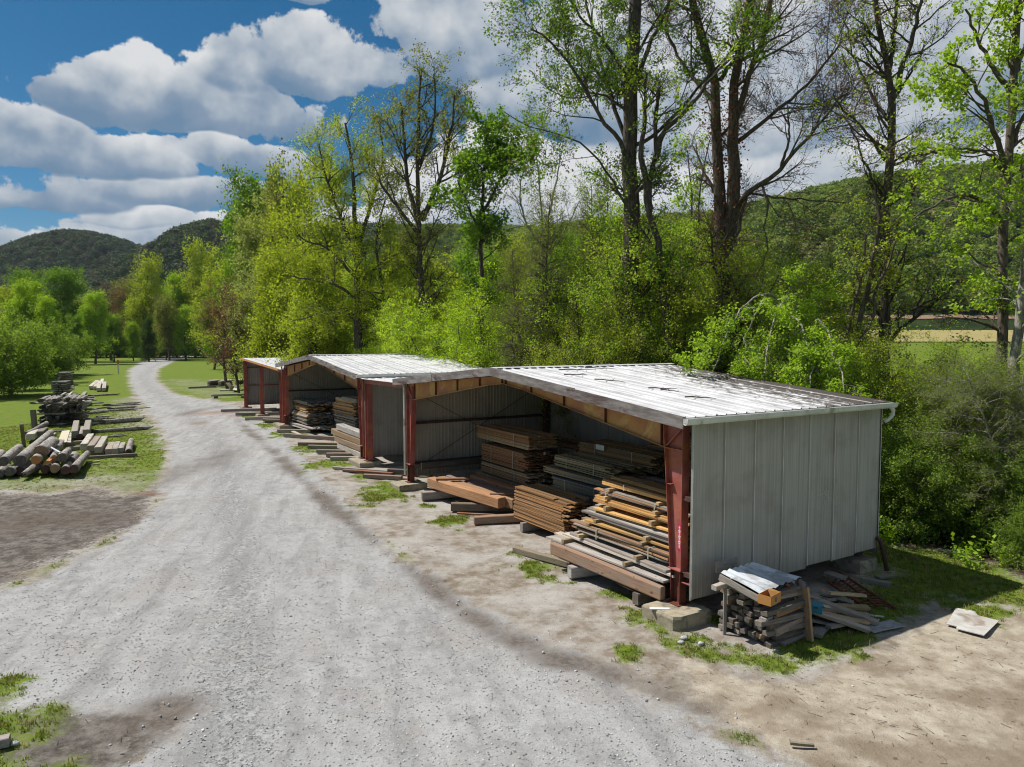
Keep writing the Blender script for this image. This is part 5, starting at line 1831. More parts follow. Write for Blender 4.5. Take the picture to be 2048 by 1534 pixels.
b.tube([tuple(W(-0.42, 6.75, -0.15)), tuple(W(-0.38, 6.62, 0.4)), tuple(W(-0.34, 6.50, 0.80)), tuple(W(-0.30, 6.42, 0.86))], [0.055, 0.055, 0.055, 0.05], 8)
tag(b.build('corner_pipe', M_PURLIN, smooth=True), 'dark pipe leaning against the rear corner of the wall', 'pipe')
# sheet of old plywood on the sand
b = MB()
pp = [G(1912, 1217, .02), G(1950, 1224, .03), G(1955, 1232, .02), G(1998, 1243, .03), G(1968, 1272, .03), G(1912, 1258, .02), G(1914, 1254, .02), G(1893, 1249, .02)]
b.prism([tuple(q) for q in pp], (0, 0, 0.018))
M_PLY = simple_mat('bleached_plywood', (0.40, 0.38, 0.35), (0.50, 0.49, 0.47), 3, 0.85, 0.15, c3=(0.27, 0.22, 0.18))
tag(b.build('plywood_sheet', M_PLY), 'notched bleached plywood sheet lying on the sand at right', 'plywood')
p, q = G(1580, 1486, .03), G(1628, 1490, .03)
timber('small weathered wood scrap on the sand in the foreground', p, q, 0.05, 0.04, (0.3, 0.26, 0.2), 'wood scrap', name='wood_scrap', meshes=BOARDS, seed=2)
# timber end and stone in the lower left corner
timber('grey timber end at the lower left corner of the picture', G(-70, 1500, .08), G(20, 1480, .08), 0.16, 0.14, (0.36, 0.31, 0.28), seed=3)


def stone(label, p, r, seed, cat='stone', m=None):
    rr_ = np.random.default_rng(seed)
    vs, fs = [], []
    n1, n2 = 5, 8
    for i in range(n1 + 1):
        th = math.pi * i / n1
        for k in range(n2):
            ph = 2 * math.pi * k / n2
            s = r * rr_.uniform(0.8, 1.1)
            vs.append((p[0] + s * math.sin(th) * math.cos(ph) * 1.2, p[1] + s * math.sin(th) * math.sin(ph), p[2] + s * math.cos(th) * 0.7))
    for i in range(n1):
        for k in range(n2):
            fs.append((i * n2 + k, i * n2 + (k + 1) % n2, (i + 1) * n2 + (k + 1) % n2, (i + 1) * n2 + k))
    o = link('stone', mesh_np('stone', np.array(vs), np.array(fs), m or M_STONE))
    return tag(o, label, cat)


stone('pale stone beside the timber end at lower left', G(30, 1487, .03), 0.055, 1)
stone('pale stone in the grass below the chipped footing', G(1368, 1276, .03), 0.07, 2)
stone('flat pale stone in the grass right of the first one', G(1402, 1287, .02), 0.06, 3)
stone('dark stone left of the pale ones below the footing', G(1362, 1285, .02), 0.06, 4)

# ------------------------------------------------------------------ left yard: logs
def log(label, p1, p2, r1, r2, seed, end=M_CUTG, bark=M_BARK, n=14, bend=0.03, jag=0.0, cat='log', group='logs in the pile on the lawn', name='log'):
    rr_ = random.Random(seed)
    p1 = Vector(p1)
    p2 = Vector(p2)
    k = 8
    d = (p2 - p1)
    ref = Vector((0, 0, 1))
    x = d.normalized()
    a = x.cross(ref).normalized()
    b_ = a.cross(x)
    vs, fs, mi = [], [], []
    ph = rr_.uniform(0, 6)
    for i in range(k):
        t = i / (k - 1)
        c = p1 + d * t + a * (bend * math.sin(t * 3 + ph)) + b_ * (bend * 0.5 * math.sin(t * 4 + ph))
        r = r1 + (r2 - r1) * t
        for j in range(n):
            an = 2 * math.pi * j / n
            q = r * (1 + 0.06 * math.sin(3 * an + ph) + rr_.uniform(-.045, .045))
            off = x * (rr_.uniform(-jag, jag) if i == 0 else 0)
            vs.append(tuple(c + (a * math.cos(an) + b_ * math.sin(an)) * q + off))
    for i in range(k - 1):
        for j in range(n):
            fs.append((i * n + j, i * n + (j + 1) % n, (i + 1) * n + (j + 1) % n, (i + 1) * n + j))
            mi.append(0)
    fs.append(tuple(range(n - 1, -1, -1)))
    fs.append(tuple((k - 1) * n + j for j in range(n)))
    mi += [1, 1]
    me = bpy.data.meshes.new(name)
    me.from_pydata(vs, [], fs)
    me.materials.append(bark)
    me.materials.append(end)
    me.polygons.foreach_set('material_index', mi)
    me.polygons.foreach_set('use_smooth', [m_ == 0 for m_ in mi])
    me.update()
    return tag(link(name, me), label, cat, group)


LG = [
    ('large pale log on top at the left end of the log pile', (8, 922, 29.6), (36, 896, 33.0), .23, .22, M_CUTG),
    ('log at the far left edge on top of the pile, its end out of frame', (-22, 930, 30.0), (4, 905, 33.0), .22, .2, M_CUTG),
    ('very long pale log running back from the pile top, broken near end', (40, 921, 29.8), (101, 864, 39.5), .27, .19, M_CUTG),
    ('short thick log with orange cut face in the middle of the pile', (70, 921, 29.6), (86, 903, 32.2), .21, .21, M_CUTO),
    ('big log lying tilted over the middle of the pile', (80, 905, 30.4), (108, 882, 32.6), .32, .27, M_CUT),
    ('small log with orange cut face right of the pile middle', (108.5, 917, 30.0), (111, 899, 32.4), .16, .17, M_CUTO),
    ('dark ended log lying steeply at the right of the upper row', (125, 915, 30.0), (134, 903, 32.0), .22, .19, M_CUTG),
    ('grey log behind the right end of the lower row', (139, 922, 31.0), (152, 910, 33.0), .2, .2, M_CUTG),
    ('lower log with round grey cut face at the right of the middle', (108, 938, 29.3), (112, 925, 31.5), .20, .20, M_CUT),
    ('lower log with black face, second from the right end', (130, 941, 29.3), (146, 918, 32.6), .20, .18, M_PURLIN),
    ('rightmost log of the lower row with dark face and pale bark', (148, 938, 29.3), (174, 908, 33.6), .21, .17, M_PURLIN),
    ('lower log with grey cut face under the left top log', (19, 944, 29.2), (40, 930, 31.5), .21, .2, M_CUTG),
    ('lowest log at the far left edge of the pile', (-4, 948, 29.2), (14, 934, 31.5), .21, .2, M_CUTG),
    ('dark shadowed log in the lower row left of the gnarled one', (38, 942, 29.8), (60, 926, 32), .2, .19, M_PURLIN),
    ('dark ended short log in the lower row right of the gnarled one', (89, 940, 29.6), (97, 928, 32), .19, .18, M_PURLIN),
    ('log end tucked at the back of the pile', (100, 905, 31.5), (116, 893, 33.5), .22, .22, M_CUTG),
    ('far left log lying beyond the edge behind the others', (-70, 940, 30.0), (-40, 915, 33.0), .22, .2, M_CUTG),
]
for i, (lab, a, c, r1, r2, em_) in enumerate(LG):
    log(lab, PX(*a), PX(*c), r1 * .9, r2 * .88, i, em_)
log('gnarled split log with torn end lying in front of the pile', PX(46, 949, 28.9), PX(80, 930, 30.6), .10, .20, 50, M_CUTG, jag=0.25, bend=0.06)
b = MB()
pp = [PX(84, 930, 29.5), PX(101, 928, 29.5), PX(100, 922, 29.5), PX(92, 921, 29.5)]
b.prism([tuple(q) for q in pp], (-0.25, 0.6, 0.03))
tag(b.build('split_wedge', M_CUTO), 'split orange wedge of wood between the logs', 'wood wedge', 'logs in the pile on the lawn')
b = MB()
b.tube([tuple(PX(109, 905, 31.2)), tuple(PX(121, 907, 30.2))], 0.02, 5)
b.tube([tuple(PX(88, 887, 31.6)), tuple(PX(121, 905, 30.3))], 0.035, 5)
tag(b.build('debarked_stick', M_WHITE), 'pale debarked stick lying over the log pile', 'stick')

# squared beams on the lawn (near-end centre, far-end centre)
BMS = [
    ('left one of the three big squared beams on the near row', (168, 894, 35.8), (181.5, 873, 39.5), .34, .34, LGREY),
    ('middle one of the three big squared beams on the near row', (182, 897, 35.4), (196, 877, 38.9), .33, .32, (0.42, 0.37, 0.32)),
    ('right one of the three big squared beams on the near row', (196.5, 900, 35.0), (210, 877, 39.0), .32, .30, LGREY),
    ('supporting beam beneath the left big beam', (184, 909, 35.4), (193, 895, 38), .34, .26, (0.26, 0.2, 0.17)),
    ('supporting beam beneath the right big beam', (200, 910, 35.2), (209, 896, 38), .34, .26, (0.32, 0.24, 0.19)),
    ('shorter squared beam right of the three big ones', (217, 904, 35.2), (224.5, 889, 38), .32, .3, (0.40, 0.35, 0.29)),
    ('second shorter squared beam right of the three big ones', (230, 903, 35.2), (236, 888, 38), .26, .3, LGREY),
    ('weathered short beam with split top before the end log', (241, 901, 35.6), (246, 889, 38), .28, .26, (0.5, 0.47, 0.43)),
    ('big dark beam left in the second row behind the plywood boards', (149.5, 869, 40.4), (153, 847, 46), .34, .42, GREY),
    ('big dark beam right in the second row behind the plywood boards', (173, 866, 40.6), (177, 846, 46), .36, .42, GREY),
    ('black ended beam behind the leaning grey fence post', (61, 874, 39.3), (70, 864, 42), .42, .34, LGREY),
    ('beam lying behind the black ended one', (76, 868, 40.8), (87, 859, 43), .5, .3, GREY),
    ('long beam between the logs and the second row', (88, 883, 36.5), (106, 869, 40.5), .36, .22, LGREY),
    ('low beam stub behind the tilted big log', (117, 892, 36.0), (122, 885, 37.6), .36, .3, GREY),
]
for i, (lab, a, c, w, h, col) in enumerate(BMS):
    timber(lab, PX(*a), PX(*c), w, h, col, 'beam', 'squared beams laid out on the lawn', seed=i)
log('rounded dark log at the right end of the near beam row', PX(257, 905, 35.0), PX(263, 882, 38.5), .17, .15, 61, M_PURLIN, group='squared beams laid out on the lawn')
log('round log lying between the two big dark beams', PX(160, 873, 40.4), PX(164, 857, 44.5), .17, .16, 62, M_PURLIN, group='squared beams laid out on the lawn')
log('grey driftwood-like crooked log by the leaning post', PX(48, 868, 40.0), PX(97, 847, 43.5), .10, .13, 63, M_CUTG, bend=0.16, group='logs in the pile on the lawn')
for i, (lab, q) in enumerate([('larger of two pale boards on the beams', [(117, 880), (124, 863), (140, 861), (133, 885), (124, 886), (124, 880)]), ('smaller pale board beside the larger one', [(134, 885), (140, 866), (143, 866), (142, 886)])]):
    b = MB()
    b.prism([tuple(G(x, y, 0.42)) for x, y in q], (0, 0, 0.03))
    M_PB = M_PLY if i else simple_mat('pale_new_board', (0.52, 0.46, 0.34), (0.56, 0.5, 0.4), 3, 0.8, 0.2)
    tag(b.build('pale_board', M_PB), lab, 'board')
timber('sleeper under the pale boards', G(112, 889, .1), G(168, 884, .1), .2, .2, GREY, 'sleeper', seed=4)
timber('sleeper under the near beams', G(128, 899, .1), G(175, 894, .1), .18, .2, GREY, 'sleeper', seed=5)
timber('long sleeper under the near beam row', G(170, 916, .08), G(275, 909, .08), .2, .16, DGREY, 'sleeper', seed=6)
timber('small pale stick on the lawn right of the log pile', G(175, 925, .04), G(199, 922, .04), .1, .06, LGREY, 'stick', seed=7)
timber('second small stick on the lawn right of the log pile', G(180, 929, .03), G(199, 928, .03), .07, .04, LGREY, 'stick', seed=8)

# fence posts left standing
for lab, a, c, r in (('leaning square fence post standing left of the beams', G(48, 893), PX(43, 847, 37.6), .085), ('grey fence post standing before the pole stack', G(70, 862), PX(66, 820, 45), .13)):
    timber(lab, a, c, r * 2, r * 2, (0.17, 0.13, 0.09), 'fence post', seed=3, name='fence_post')
log('short dark stump at the road edge', G(296, 843), G(296, 843) + np.array([0, 0, 0.55]), .12, .11, 70, M_PURLIN, cat='stump', group=None, name='stump')

# stacks of round poles, ends towards us, on crosswise poles
POLES = 'weathered round poles in the dark stack beyond the beams'
rr = random.Random(9)


def pole_mesh(seed):
    r_ = random.Random(seed)
    b_ = MB()
    b_.tube([(0, 0, 0), (0.3, r_.uniform(-.1, .1), 0), (0.7, 0, r_.uniform(-.1, .1)), (1, 0, 0)], [0.5, .48, .52, .47], 9, 0, True, 1)
    return b_.mesh('pole', [M_BARK, M_CUTG])


PMESH = [pole_mesh(i) for i in range(3)]


def pole(label, p, q, r, group, cat='pole'):
    o = link('round_pole', rr.choice(PMESH))
    put_along(o, p, q, 2 * r, 2 * r)
    return tag(o, label, cat, group)


def pole_stack(pxa, pxb, pyb, layers, lab, Yd, ln, seed):
    A, B = G(pxa, pyb), G(pxb, pyb)
    dv_ = (B - A)
    wdt = np.linalg.norm(dv_)
    e = dv_ / wdt
    back = np.array([-0.42, 0.9, 0]) * ln
    z = 0.12
    for k in range(layers):
        if k % 2 == 0:
            for s in (0.12, 0.85):
                o = A + back * s - e * 0.5
                pole('crosswise pole between the layers of the dark pole stack', tuple(o + np.array([0, 0, z])), tuple(o + e * (wdt + 0.9) + np.array([0, 0, z + rr.uniform(-.02, .02)])), 0.075, POLES)
            z += 0.2
        n_ = int(wdt / 0.29)
        for i in range(n_):
            o = A + e * ((i + 0.5) * wdt / n_ + rr.uniform(-.05, .05)) + np.array([0, 0, z + rr.uniform(-.02, .02)])
            f = rr.uniform(-0.25, 0.2)
            pole(('bottom', 'second', 'middle', 'fourth', 'top')[k] + ' layer ' + lab, tuple(o + back / ln * f), tuple(o + back * rr.uniform(.9, 1.05)), rr.uniform(.11, .145), POLES)
        z += 0.26


pole_stack(80, 116, 853, 5, 'weathered pole in the left half of the dark pole stack', 48, 3.2, 1)
pole_stack(124, 168, 850, 5, 'weathered pole in the right half of the dark pole stack', 49, 3.2, 2)


def timber_stack(pxa, pxb, pyb, layers, h, lab, group, ln, col):
    A, B = G(pxa, pyb), G(pxb, pyb)
    e = (B - A)
    wdt = np.linalg.norm(e)
    e /= wdt
    back = np.array([-0.40, 0.92, 0]) * ln
    z = 0.15
    th = h / layers
    for k in range(layers):
        n_ = 4 if k % 2 == 0 or k == layers - 1 else 3
        for i in range(n_):
            o = A + e * ((i + 0.5) * wdt / n_ + rr.uniform(-.08, .08)) + np.array([0, 0, z])
            timber(('bottom', 'lower', 'middle', 'upper', 'top')[min(4, k * 5 // layers)] + ' ' + lab, tuple(o), tuple(o + back * rr.uniform(.85, 1.05)), wdt / n_ * rr.uniform(.6, .95), th * rr.uniform(.6, .9), vary(col, rr, .3), 'timber', group, seed=rr.randint(0, 999))
        z += th


timber_stack(104, 134, 800, 9, 1.75, 'timber in the tall stack second from the back on the left lawn', 'timbers in the tall stacks on the left lawn', 3.0, (0.22, 0.20, 0.185))
timber_stack(117, 139, 771, 7, 1.65, 'timber in the hindmost tall stack on the left lawn', 'timbers in the tall stacks on the left lawn', 3.5, (0.22, 0.20, 0.185))
# tumbled rails between the stacks
for i in range(26):
    px_ = rr.uniform(122, 168)
    py_ = 790 + (px_ - 122) * 0.42 + rr.uniform(-10, 22)
    p = G(px_, py_, 0)
    zt = max(0.06, 0.9 - abs(px_ - 135) * 0.022) * rr.uniform(.3, 1)
    a = rr.uniform(-.5, .5)
    q = p + np.array([-0.5 + a, 1.8, 0]) * rr.uniform(.5, .9)
    timber('tumbled grey rail in the heap between the timber stacks', (p[0], p[1], zt), (q[0], q[1], zt + rr.uniform(-.1, .35)), .16, .13, vary(LGREY, rr, .3), 'rail', 'tumbled rails between the stacks on the left lawn', seed=i)

# loose poles lying across the grass towards the road
LOOSE = [((178, 791.5), (239, 788), .10, 'long pole highest up, pointing at the road'), ((171, 796), (187, 794.5), .12, 'short dark pole beside the light beam end'), ((169, 801), (195, 800), .06, 'thin pale stick below the light beam end'),
      ((179, 807), (207, 805), .06, 'thin dark stick above the long parallel poles'), ((182, 811.5), (203, 810), .05, 'thin short stick above the long parallel poles'),
      ((214, 810), (279, 805.5), .10, 'first of the parallel poles nearest the road'), ((219, 810.5), (283, 808.5), .07, 'slim pole just under the first parallel pole'),
      ((182, 818), (220, 814), .07, 'thin pole left of the parallel poles'), ((220, 817), (272, 813.5), .09, 'middle of the parallel poles near the road'), ((178, 823), (271, 818.5), .08, 'long thin pole third from the top in the grass'),
      ((172, 827), (213, 822.5), .09, 'pole touching the pole stack at its near end'), ((176, 837.5), (231, 836.5), .06, 'thin pole lying level below the stack'), ((194, 834.5), (219, 833), .10, 'short thick pole below the stack'),
      ((202, 844), (285, 837.5), .17, 'thickest and longest pole on the grass'), ((179, 847.5), (245, 842), .10, 'pole running under the thickest one'), ((184, 863), (303, 855), .13, 'lowest long pole reaching to the road'),
      ((216, 872.5), (245, 869), .05, 'pale splinter below the lowest long pole'), ((101, 863), (128, 862), .07, 'thin pole behind the pale boards'), ((154, 771), (179, 771.5), .06, 'thin dark pole left of the small far pile'),
      ((254, 818), (300, 815), .05, 'faint pole end in the gravel'), ((190, 842), (236, 838.5), .05, 'slim stick above the thickest pole'), ((196, 875), (250, 871), .05, 'buried rail along the grass edge')]
for i, (a, c, r, lab) in enumerate(LOOSE):
    pole('weathered ' + lab if i % 2 else lab, tuple(G(*a, r)), tuple(G(*c, r)), r, 'poles lying loose on the left lawn')
timber('light beam end lying beside the pole ends', G(162, 797, .2), G(171, 786, .3), .34, .3, LGREY, 'beam', seed=2)
timber('pale block near the tumbled rails', G(168, 810, .15), G(176, 804, .15), .6, .25, LGREY, 'block', seed=3)
for i, (a, c, lab) in enumerate([((181, 775), (194, 763), 'left timber of the small far pile'), ((190, 776), (198, 764), 'second timber of the small far pile'), ((197, 779), (200, 766), 'low front timber of the small far pile'),
                                 ((203, 770), (205, 760), 'upright looking light timber of the small far pile'), ((208, 779), (210, 766), 'right timber of the small far pile')]):
    timber(lab, G(*a, .25), G(*c, .3), .4, .38, LGREY, 'timber', 'timbers of the small far pile on the lawn', seed=i)

# marker post
MK = empty('marker_post', tuple(G(237, 748)), 'thin white marker post with orange top on the lawn', 'marker post')
b = MB()
b.tube([(0, 0, 0), (0, 0, 1.7)], 0.13, 8)
b.build('post', M_WHITE, MK)
b = MB()
b.tube([(0, 0, 1.7), (0, 0, 2.4)], 0.14, 8)
b.build('cap', M_ORANGEPL, MK)

# lumber beyond the lean-to
for i, (a, c, w, h, lab) in enumerate([((418, 774), (436, 773), 1.4, .75, 'short dark stack of boards nearest the road, beyond the lean-to'), ((442, 774), (462, 772.5), 1.6, .8, 'pale topped stack of boards beyond the lean-to'),
                                       ((474, 772), (490, 771), 1.4, .8, 'white topped stack of boards against the lean-to edge')]):
    p, q = G(*a), G(*c)
    rt = empty('board_stack', tuple(p), lab, 'board stack', 'board stacks beyond the lean-to')
    for k in range(4):
        zz_ = 0.2 + k * 0.19
        for j in range(3):
            off = np.array([-.3, .9, 0]) * (j - 1) * w * .33
            timber(None, tuple(off + np.array([rr.uniform(-.2, .2), 0, zz_])), tuple(q - p + off + np.array([rr.uniform(-.2, .2), 0, zz_])), w * .3, .15, LGREY if k == 3 else DGREY, name='board', seed=i * 20 + k * 3 + j, parent=rt)
timber('board leaning on the middle stack beyond the lean-to', G(466, 779, .05), G(456, 766, .9), .5, .08, LGREY, 'board', seed=1)
timber('long low timber before the stacks beyond the lean-to', G(377, 775.5, .1), G(432, 773, .1), .2, .2, GREY, 'timber', seed=2)
timber('low board pile foot beyond the lean-to', G(440, 780, .1), G(484, 779, .1), .6, .15, LGREY, 'timber', seed=3)
timber('pale short board fallen before the stacks beyond the lean-to', G(470, 781, .2), G(473, 774, .2), .5, .12, (0.6, 0.58, 0.55), 'board', seed=5)
bt = empty('trestle_beam', tuple(G(450, 799)), 'long beam resting on low supports left of the lean-to', 'trestle beam')
o = link('beam', BEAMS[0], bt)
bp = G(450, 799)
put_along(o, tuple(G(422, 800) + np.array([0, 0, .45]) - bp), tuple(G(500, 797) + np.array([0, 0, .45]) - bp), .35, .22)
o.color = (*LGREY, 1)
for x in (432, 486):
    o = link('support', BEAMS[1], bt)
    q = G(x, 799.5) - bp
    put_along(o, (q[0], q[1], 0), (q[0], q[1], .36), .3, .3)
    o.color = (*DGREY, 1)
# ------------------------------------------------------------------ trees
def catmull(pts, k):
    P = np.asarray(pts, float)
    n = len(P)
    P = np.vstack([2 * P[0] - P[1], P, 2 * P[-1] - P[-2]])
    d = np.r_[0, np.cumsum(np.linalg.norm(np.diff(P[1:-1], axis=0), axis=1))]
    s = np.linspace(0, d[-1], k)
    out = []
    for x in s:
        i = min(np.searchsorted(d, x, side='right') - 1, n - 2)
        t = (x - d[i]) / max(d[i + 1] - d[i], 1e-9)
        a, b_, c, e = P[i], P[i + 1], P[i + 2], P[i + 3]
        out.append(0.5 * ((2 * b_) + (-a + c) * t + (2 * a - 5 * b_ + 4 * c - e) * t * t + (-a + 3 * b_ - 3 * c + e) * t ** 3))
    return np.array(out)


def norm(a):
    return a / np.maximum(np.linalg.norm(a, axis=-1, keepdims=True), 1e-9)


def tubes(P, R, sides):
    """P (n,k,3), R (n,k) -> verts, quads"""
    n, k, _ = P.shape
    T = np.gradient(P, axis=1)
    T = norm(T)
    mean = norm(P[:, -1] - P[:, 0])
    ref = np.where(np.abs(mean[:, 2:3]) < 0.8, np.array([[0, 0, 1.0]]), np.array([[1.0, 0.2, 0]]))
    A = norm(np.cross(T, ref[:, None, :]))
    B = np.cross(T, A)
    an = np.arange(sides) * 2 * np.pi / sides
    V = P[:, :, None, :] + (A[:, :, None, :] * np.cos(an)[None, None, :, None] + B[:, :, None, :] * np.sin(an)[None, None, :, None]) * R[:, :, None, None]
    V = V.reshape(-1, 3)
    base = (np.arange(n)[:, None, None] * k + np.arange(k - 1)[None, :, None]) * sides
    j = np.arange(sides)[None, None, :]
    j2 = (j + 1) % sides
    q = np.stack([base + j, base + j2, base + sides + j2, base + sides + j], -1).reshape(-1, 4)
    return V, q


def sprout(P, R, rng, count, t0, t1, ang, length, lenfall, seg, up, wig, rmul=0.55, rmin=0.004, tip=0.25, flat=0.0, weight=None):
    """children of every branch in P: count in all"""
    n, k, _ = P.shape
    ln = np.linalg.norm(np.diff(P, axis=1), axis=2).sum(1)
    w = ln if weight is None else weight
    idx = rng.choice(n, size=count, p=w / w.sum())
    t = t0 + (t1 - t0) * rng.random(count) ** 0.85
    f = t * (k - 1)
    i0 = np.minimum(f.astype(int), k - 2)
    fr = (f - i0)[:, None]
    pos = P[idx, i0] * (1 - fr) + P[idx, i0 + 1] * fr
    tan = norm(P[idx, i0 + 1] - P[idx, i0])
    rr_ = R[idx, i0] * (1 - fr[:, 0]) + R[idx, i0 + 1] * fr[:, 0]
    rnd = rng.normal(size=(count, 3))
    rnd[:, 2] *= (1 - flat)
    perp = norm(rnd - (rnd * tan).sum(1, keepdims=True) * tan)
    a = np.radians(ang[0] + (ang[1] - ang[0]) * rng.random(count))[:, None]
    d = norm(np.cos(a) * tan + np.sin(a) * perp)
    if isinstance(length, tuple):
        L_ = rng.uniform(length[0], length[1], count)
    else:
        L_ = ln[idx] * length * rng.uniform(0.7, 1.25, count)
    L_ = L_ * (1 - lenfall * t)
    Q = np.zeros((count, seg + 1, 3))
    Q[:, 0] = pos
    for s in range(seg):
        Q[:, s + 1] = Q[:, s] + d * (L_ / seg)[:, None]
        d = d + rng.normal(size=(count, 3)) * wig
        d[:, 2] += up
        d = norm(d)
    r0 = np.maximum(np.minimum(rr_ * rmul, L_ * 0.028 + 0.004), rmin)
    tt = np.linspace(0, 1, seg + 1)[None]
    RR = r0[:, None] * (1 - tt * (1 - tip))
    return Q, np.maximum(RR, rmin * 0.6)


def leaves(P, rng, count, size, t0=0.2, spread=0.06, upb=0.6, droop=0.25, aspect=0.7, tone=None):
    """count leaf blades spread along the branches P"""
    n, k, _ = P.shape
    idx = rng.integers(0, n, count)
    f = (t0 + (1 - t0) * rng.random(count)) * (k - 1)
    i0 = np.minimum(f.astype(int), k - 2)
    fr = (f - i0)[:, None]
    p = P[idx, i0] * (1 - fr) + P[idx, i0 + 1] * fr + rng.normal(size=(count, 3)) * spread
    nrm = rng.normal(size=(count, 3))
    nrm[:, 2] += upb * 1.6
    nrm = norm(nrm)
    d = rng.normal(size=(count, 3))
    d[:, 2] -= droop
    d = norm(d - (d * nrm).sum(1, keepdims=True) * nrm)
    s = np.cross(nrm, d)
    L_ = (size * rng.uniform(0.65, 1.25, count))[:, None]
    w = L_ * aspect * 0.5
    V = np.stack([p, p + d * L_ * 0.45 + s * w + nrm * L_ * 0.10, p + d * L_, p + d * L_ * 0.45 - s * w + nrm * L_ * 0.10], 1).reshape(-1, 3)
    q = np.arange(count * 4).reshape(-1, 4)
    cl = rng.random(n)[idx] * 0.55 + rng.random(count) * 0.45
    return V, q, np.repeat(np.clip(cl, 0, 1), 4)


def join(parts):
    vs, qs, o = [], [], 0
    for V, q in parts:
        vs.append(V)
        qs.append(q + o)
        o += len(V)
    return np.vstack(vs), np.vstack(qs)


def tree_meshes(stems, spec, seed, base):
    """stems: [(points, r0, r1)], returns trunk mesh, crown mesh (or None), extra bud mesh"""
    rng = np.random.default_rng(seed)
    K = spec.get('stemk', 14)
    SP_ = np.stack([catmull(p, K) for p, _, _ in stems]) - base
    jit = rng.normal(size=SP_.shape) * spec.get('stemjit', 0.03)
    jit[:, 0] = 0
    SP_ = SP_ + jit
    SR = np.stack([r0 + (r1 - r0) * np.linspace(0, 1, K) ** 0.8 for _, r0, r1 in stems])
    flare = np.array([1.0] * K)
    parts = [tubes(SP_, SR, spec.get('sides', 9))]
    P, R = SP_, SR
    lastP = [SP_]
    for lv in spec['levels']:
        src = P if not lv.get('all') else np.concatenate([x for x in lastP if x.shape[1] == P.shape[1]])
        P, R = sprout(P, R, rng, **{k: v for k, v in lv.items() if k not in ('sides', 'all')})
        parts.append(tubes(P, R, lv.get('sides', 4)))
        lastP.append(P)
    V, q = join(parts)
    tm = mesh_np('trunk', V, q, spec['bark'], smooth=True)
    crown = None
    if spec.get('leaf'):
        lv = dict(spec['leaf'])
        m = lv.pop('mat')
        src = lastP[lv.pop('level', -1)]
        lo = lv.pop('minz', None)
        if lo is not None:
            src = src[src[:, :, 2].mean(1) > lo]
        V, q, tone = leaves(src, rng, **lv)
        crown = mesh_np('crown', V, q, m, {'tone': tone})
    bud = None
    if spec.get('bud'):
        lv = dict(spec['bud'])
        m = lv.pop('mat')
        src = lastP[lv.pop('level', -1)]
        src = src[:lv.pop('first', len(src))]
        V, q, tone = leaves(src, rng, **lv)
        bud = mesh_np('buds', V, q, m, {'tone': tone})
    return tm, crown, bud


def tree(name, label, stems, spec, seed, base=None, group=None, cat='tree', budname='ivy'):
    base = np.asarray(stems[0][0][0] if base is None else base, float)
    tm, cr_, bud = tree_meshes(stems, spec, seed, base)
    root = empty(name, tuple(base), label, cat, group)
    link('trunk', tm, root)
    if cr_:
        link('crown', cr_, root)
    if bud:
        link(budname, bud, root)
    return root


def stem(pts, Y, r0, r1, ground=True, dy=None):
    """photo polyline at distance Y; the first point is dropped to the ground below it"""
    out = []
    for i, p in enumerate(pts):
        y = Y + (dy[i] if dy else 0)
        out.append(PX(p[0], p[1], y))
    if ground:
        b_ = out[0].copy()
        b_[2] = gz(b_[0], b_[1]) - 0.15
        if b_[2] < out[0][2] - 0.3:
            out = [b_] + out
        else:
            out[0] = b_
    return (np.array(out), r0, r1)


def lvl(count, t0, t1, ang, length, lenfall=0.4, seg=5, up=0.05, wig=0.12, **k):
    d = dict(count=count, t0=t0, t1=t1, ang=ang, length=length, lenfall=lenfall, seg=seg, up=up, wig=wig)
    d.update(k)
    return d


# --- large nearly bare hardwoods behind the nearest shed
T1 = [stem([(1266, 700), (1262, 560), (1263, 430), (1259, 300), (1262, 180), (1268, 60), (1275, -80)], 30.5, .50, .24),
      stem([(1262, 330), (1240, 285), (1205, 240), (1160, 160), (1110, 90), (1062, 60)], 30.5, 0.112, 0.032, False, [0, -.3, -.8, -1.5, -2, -2.6]),
      stem([(1258, 300), (1225, 200), (1192, 90), (1165, -40)], 30.5, 0.105, 0.048, False, [0, .4, .8, 1.4]),
      stem([(1262, 170), (1215, 90), (1160, 30), (1120, -40)], 30.5, 0.083, 0.04, False, [0, -.6, -1.2, -2]),
      stem([(1270, 290), (1298, 282), (1340, 240), (1400, 175), (1450, 120), (1500, 60)], 30.5, 0.09, 0.032, False, [0, -.5, -.7, -1, -1.2, -1.5]),
      stem([(1262, 430), (1225, 360), (1180, 300), (1120, 270), (1060, 255), (1010, 225)], 30.5, 0.064, 0.016, False, [0, -.8, -1.6, -2.2, -2.8, -3.2]),
      stem([(1272, 170), (1300, 90), (1335, 20), (1350, -60)], 30.5, 0.12, 0.048, False, [0, .5, 1, 1.5])]
tree('hardwood_tree', 'tall dark-trunked tree with small fresh leaves behind the nearest shed ridge', T1,
     dict(bark=M_BRK_D, levels=[lvl(85, .25, 1, (30, 65), (1.6, 4.2), .45, 6, .05, .14, sides=6, rmul=.42), lvl(480, .15, 1, (28, 65), (.7, 1.9), .4, 5, .04, .16, sides=4), lvl(5600, .1, 1, (25, 70), (.35, 1.0), .3, 2, .03, .22, sides=3, rmin=.007)],
          leaf=dict(mat=L_MID, count=26000, size=.105, spread=.08, upb=.4, aspect=.75, minz=7.5), bud=dict(mat=L_RED, count=2600, size=.09, spread=.05)), 101, budname='buds')
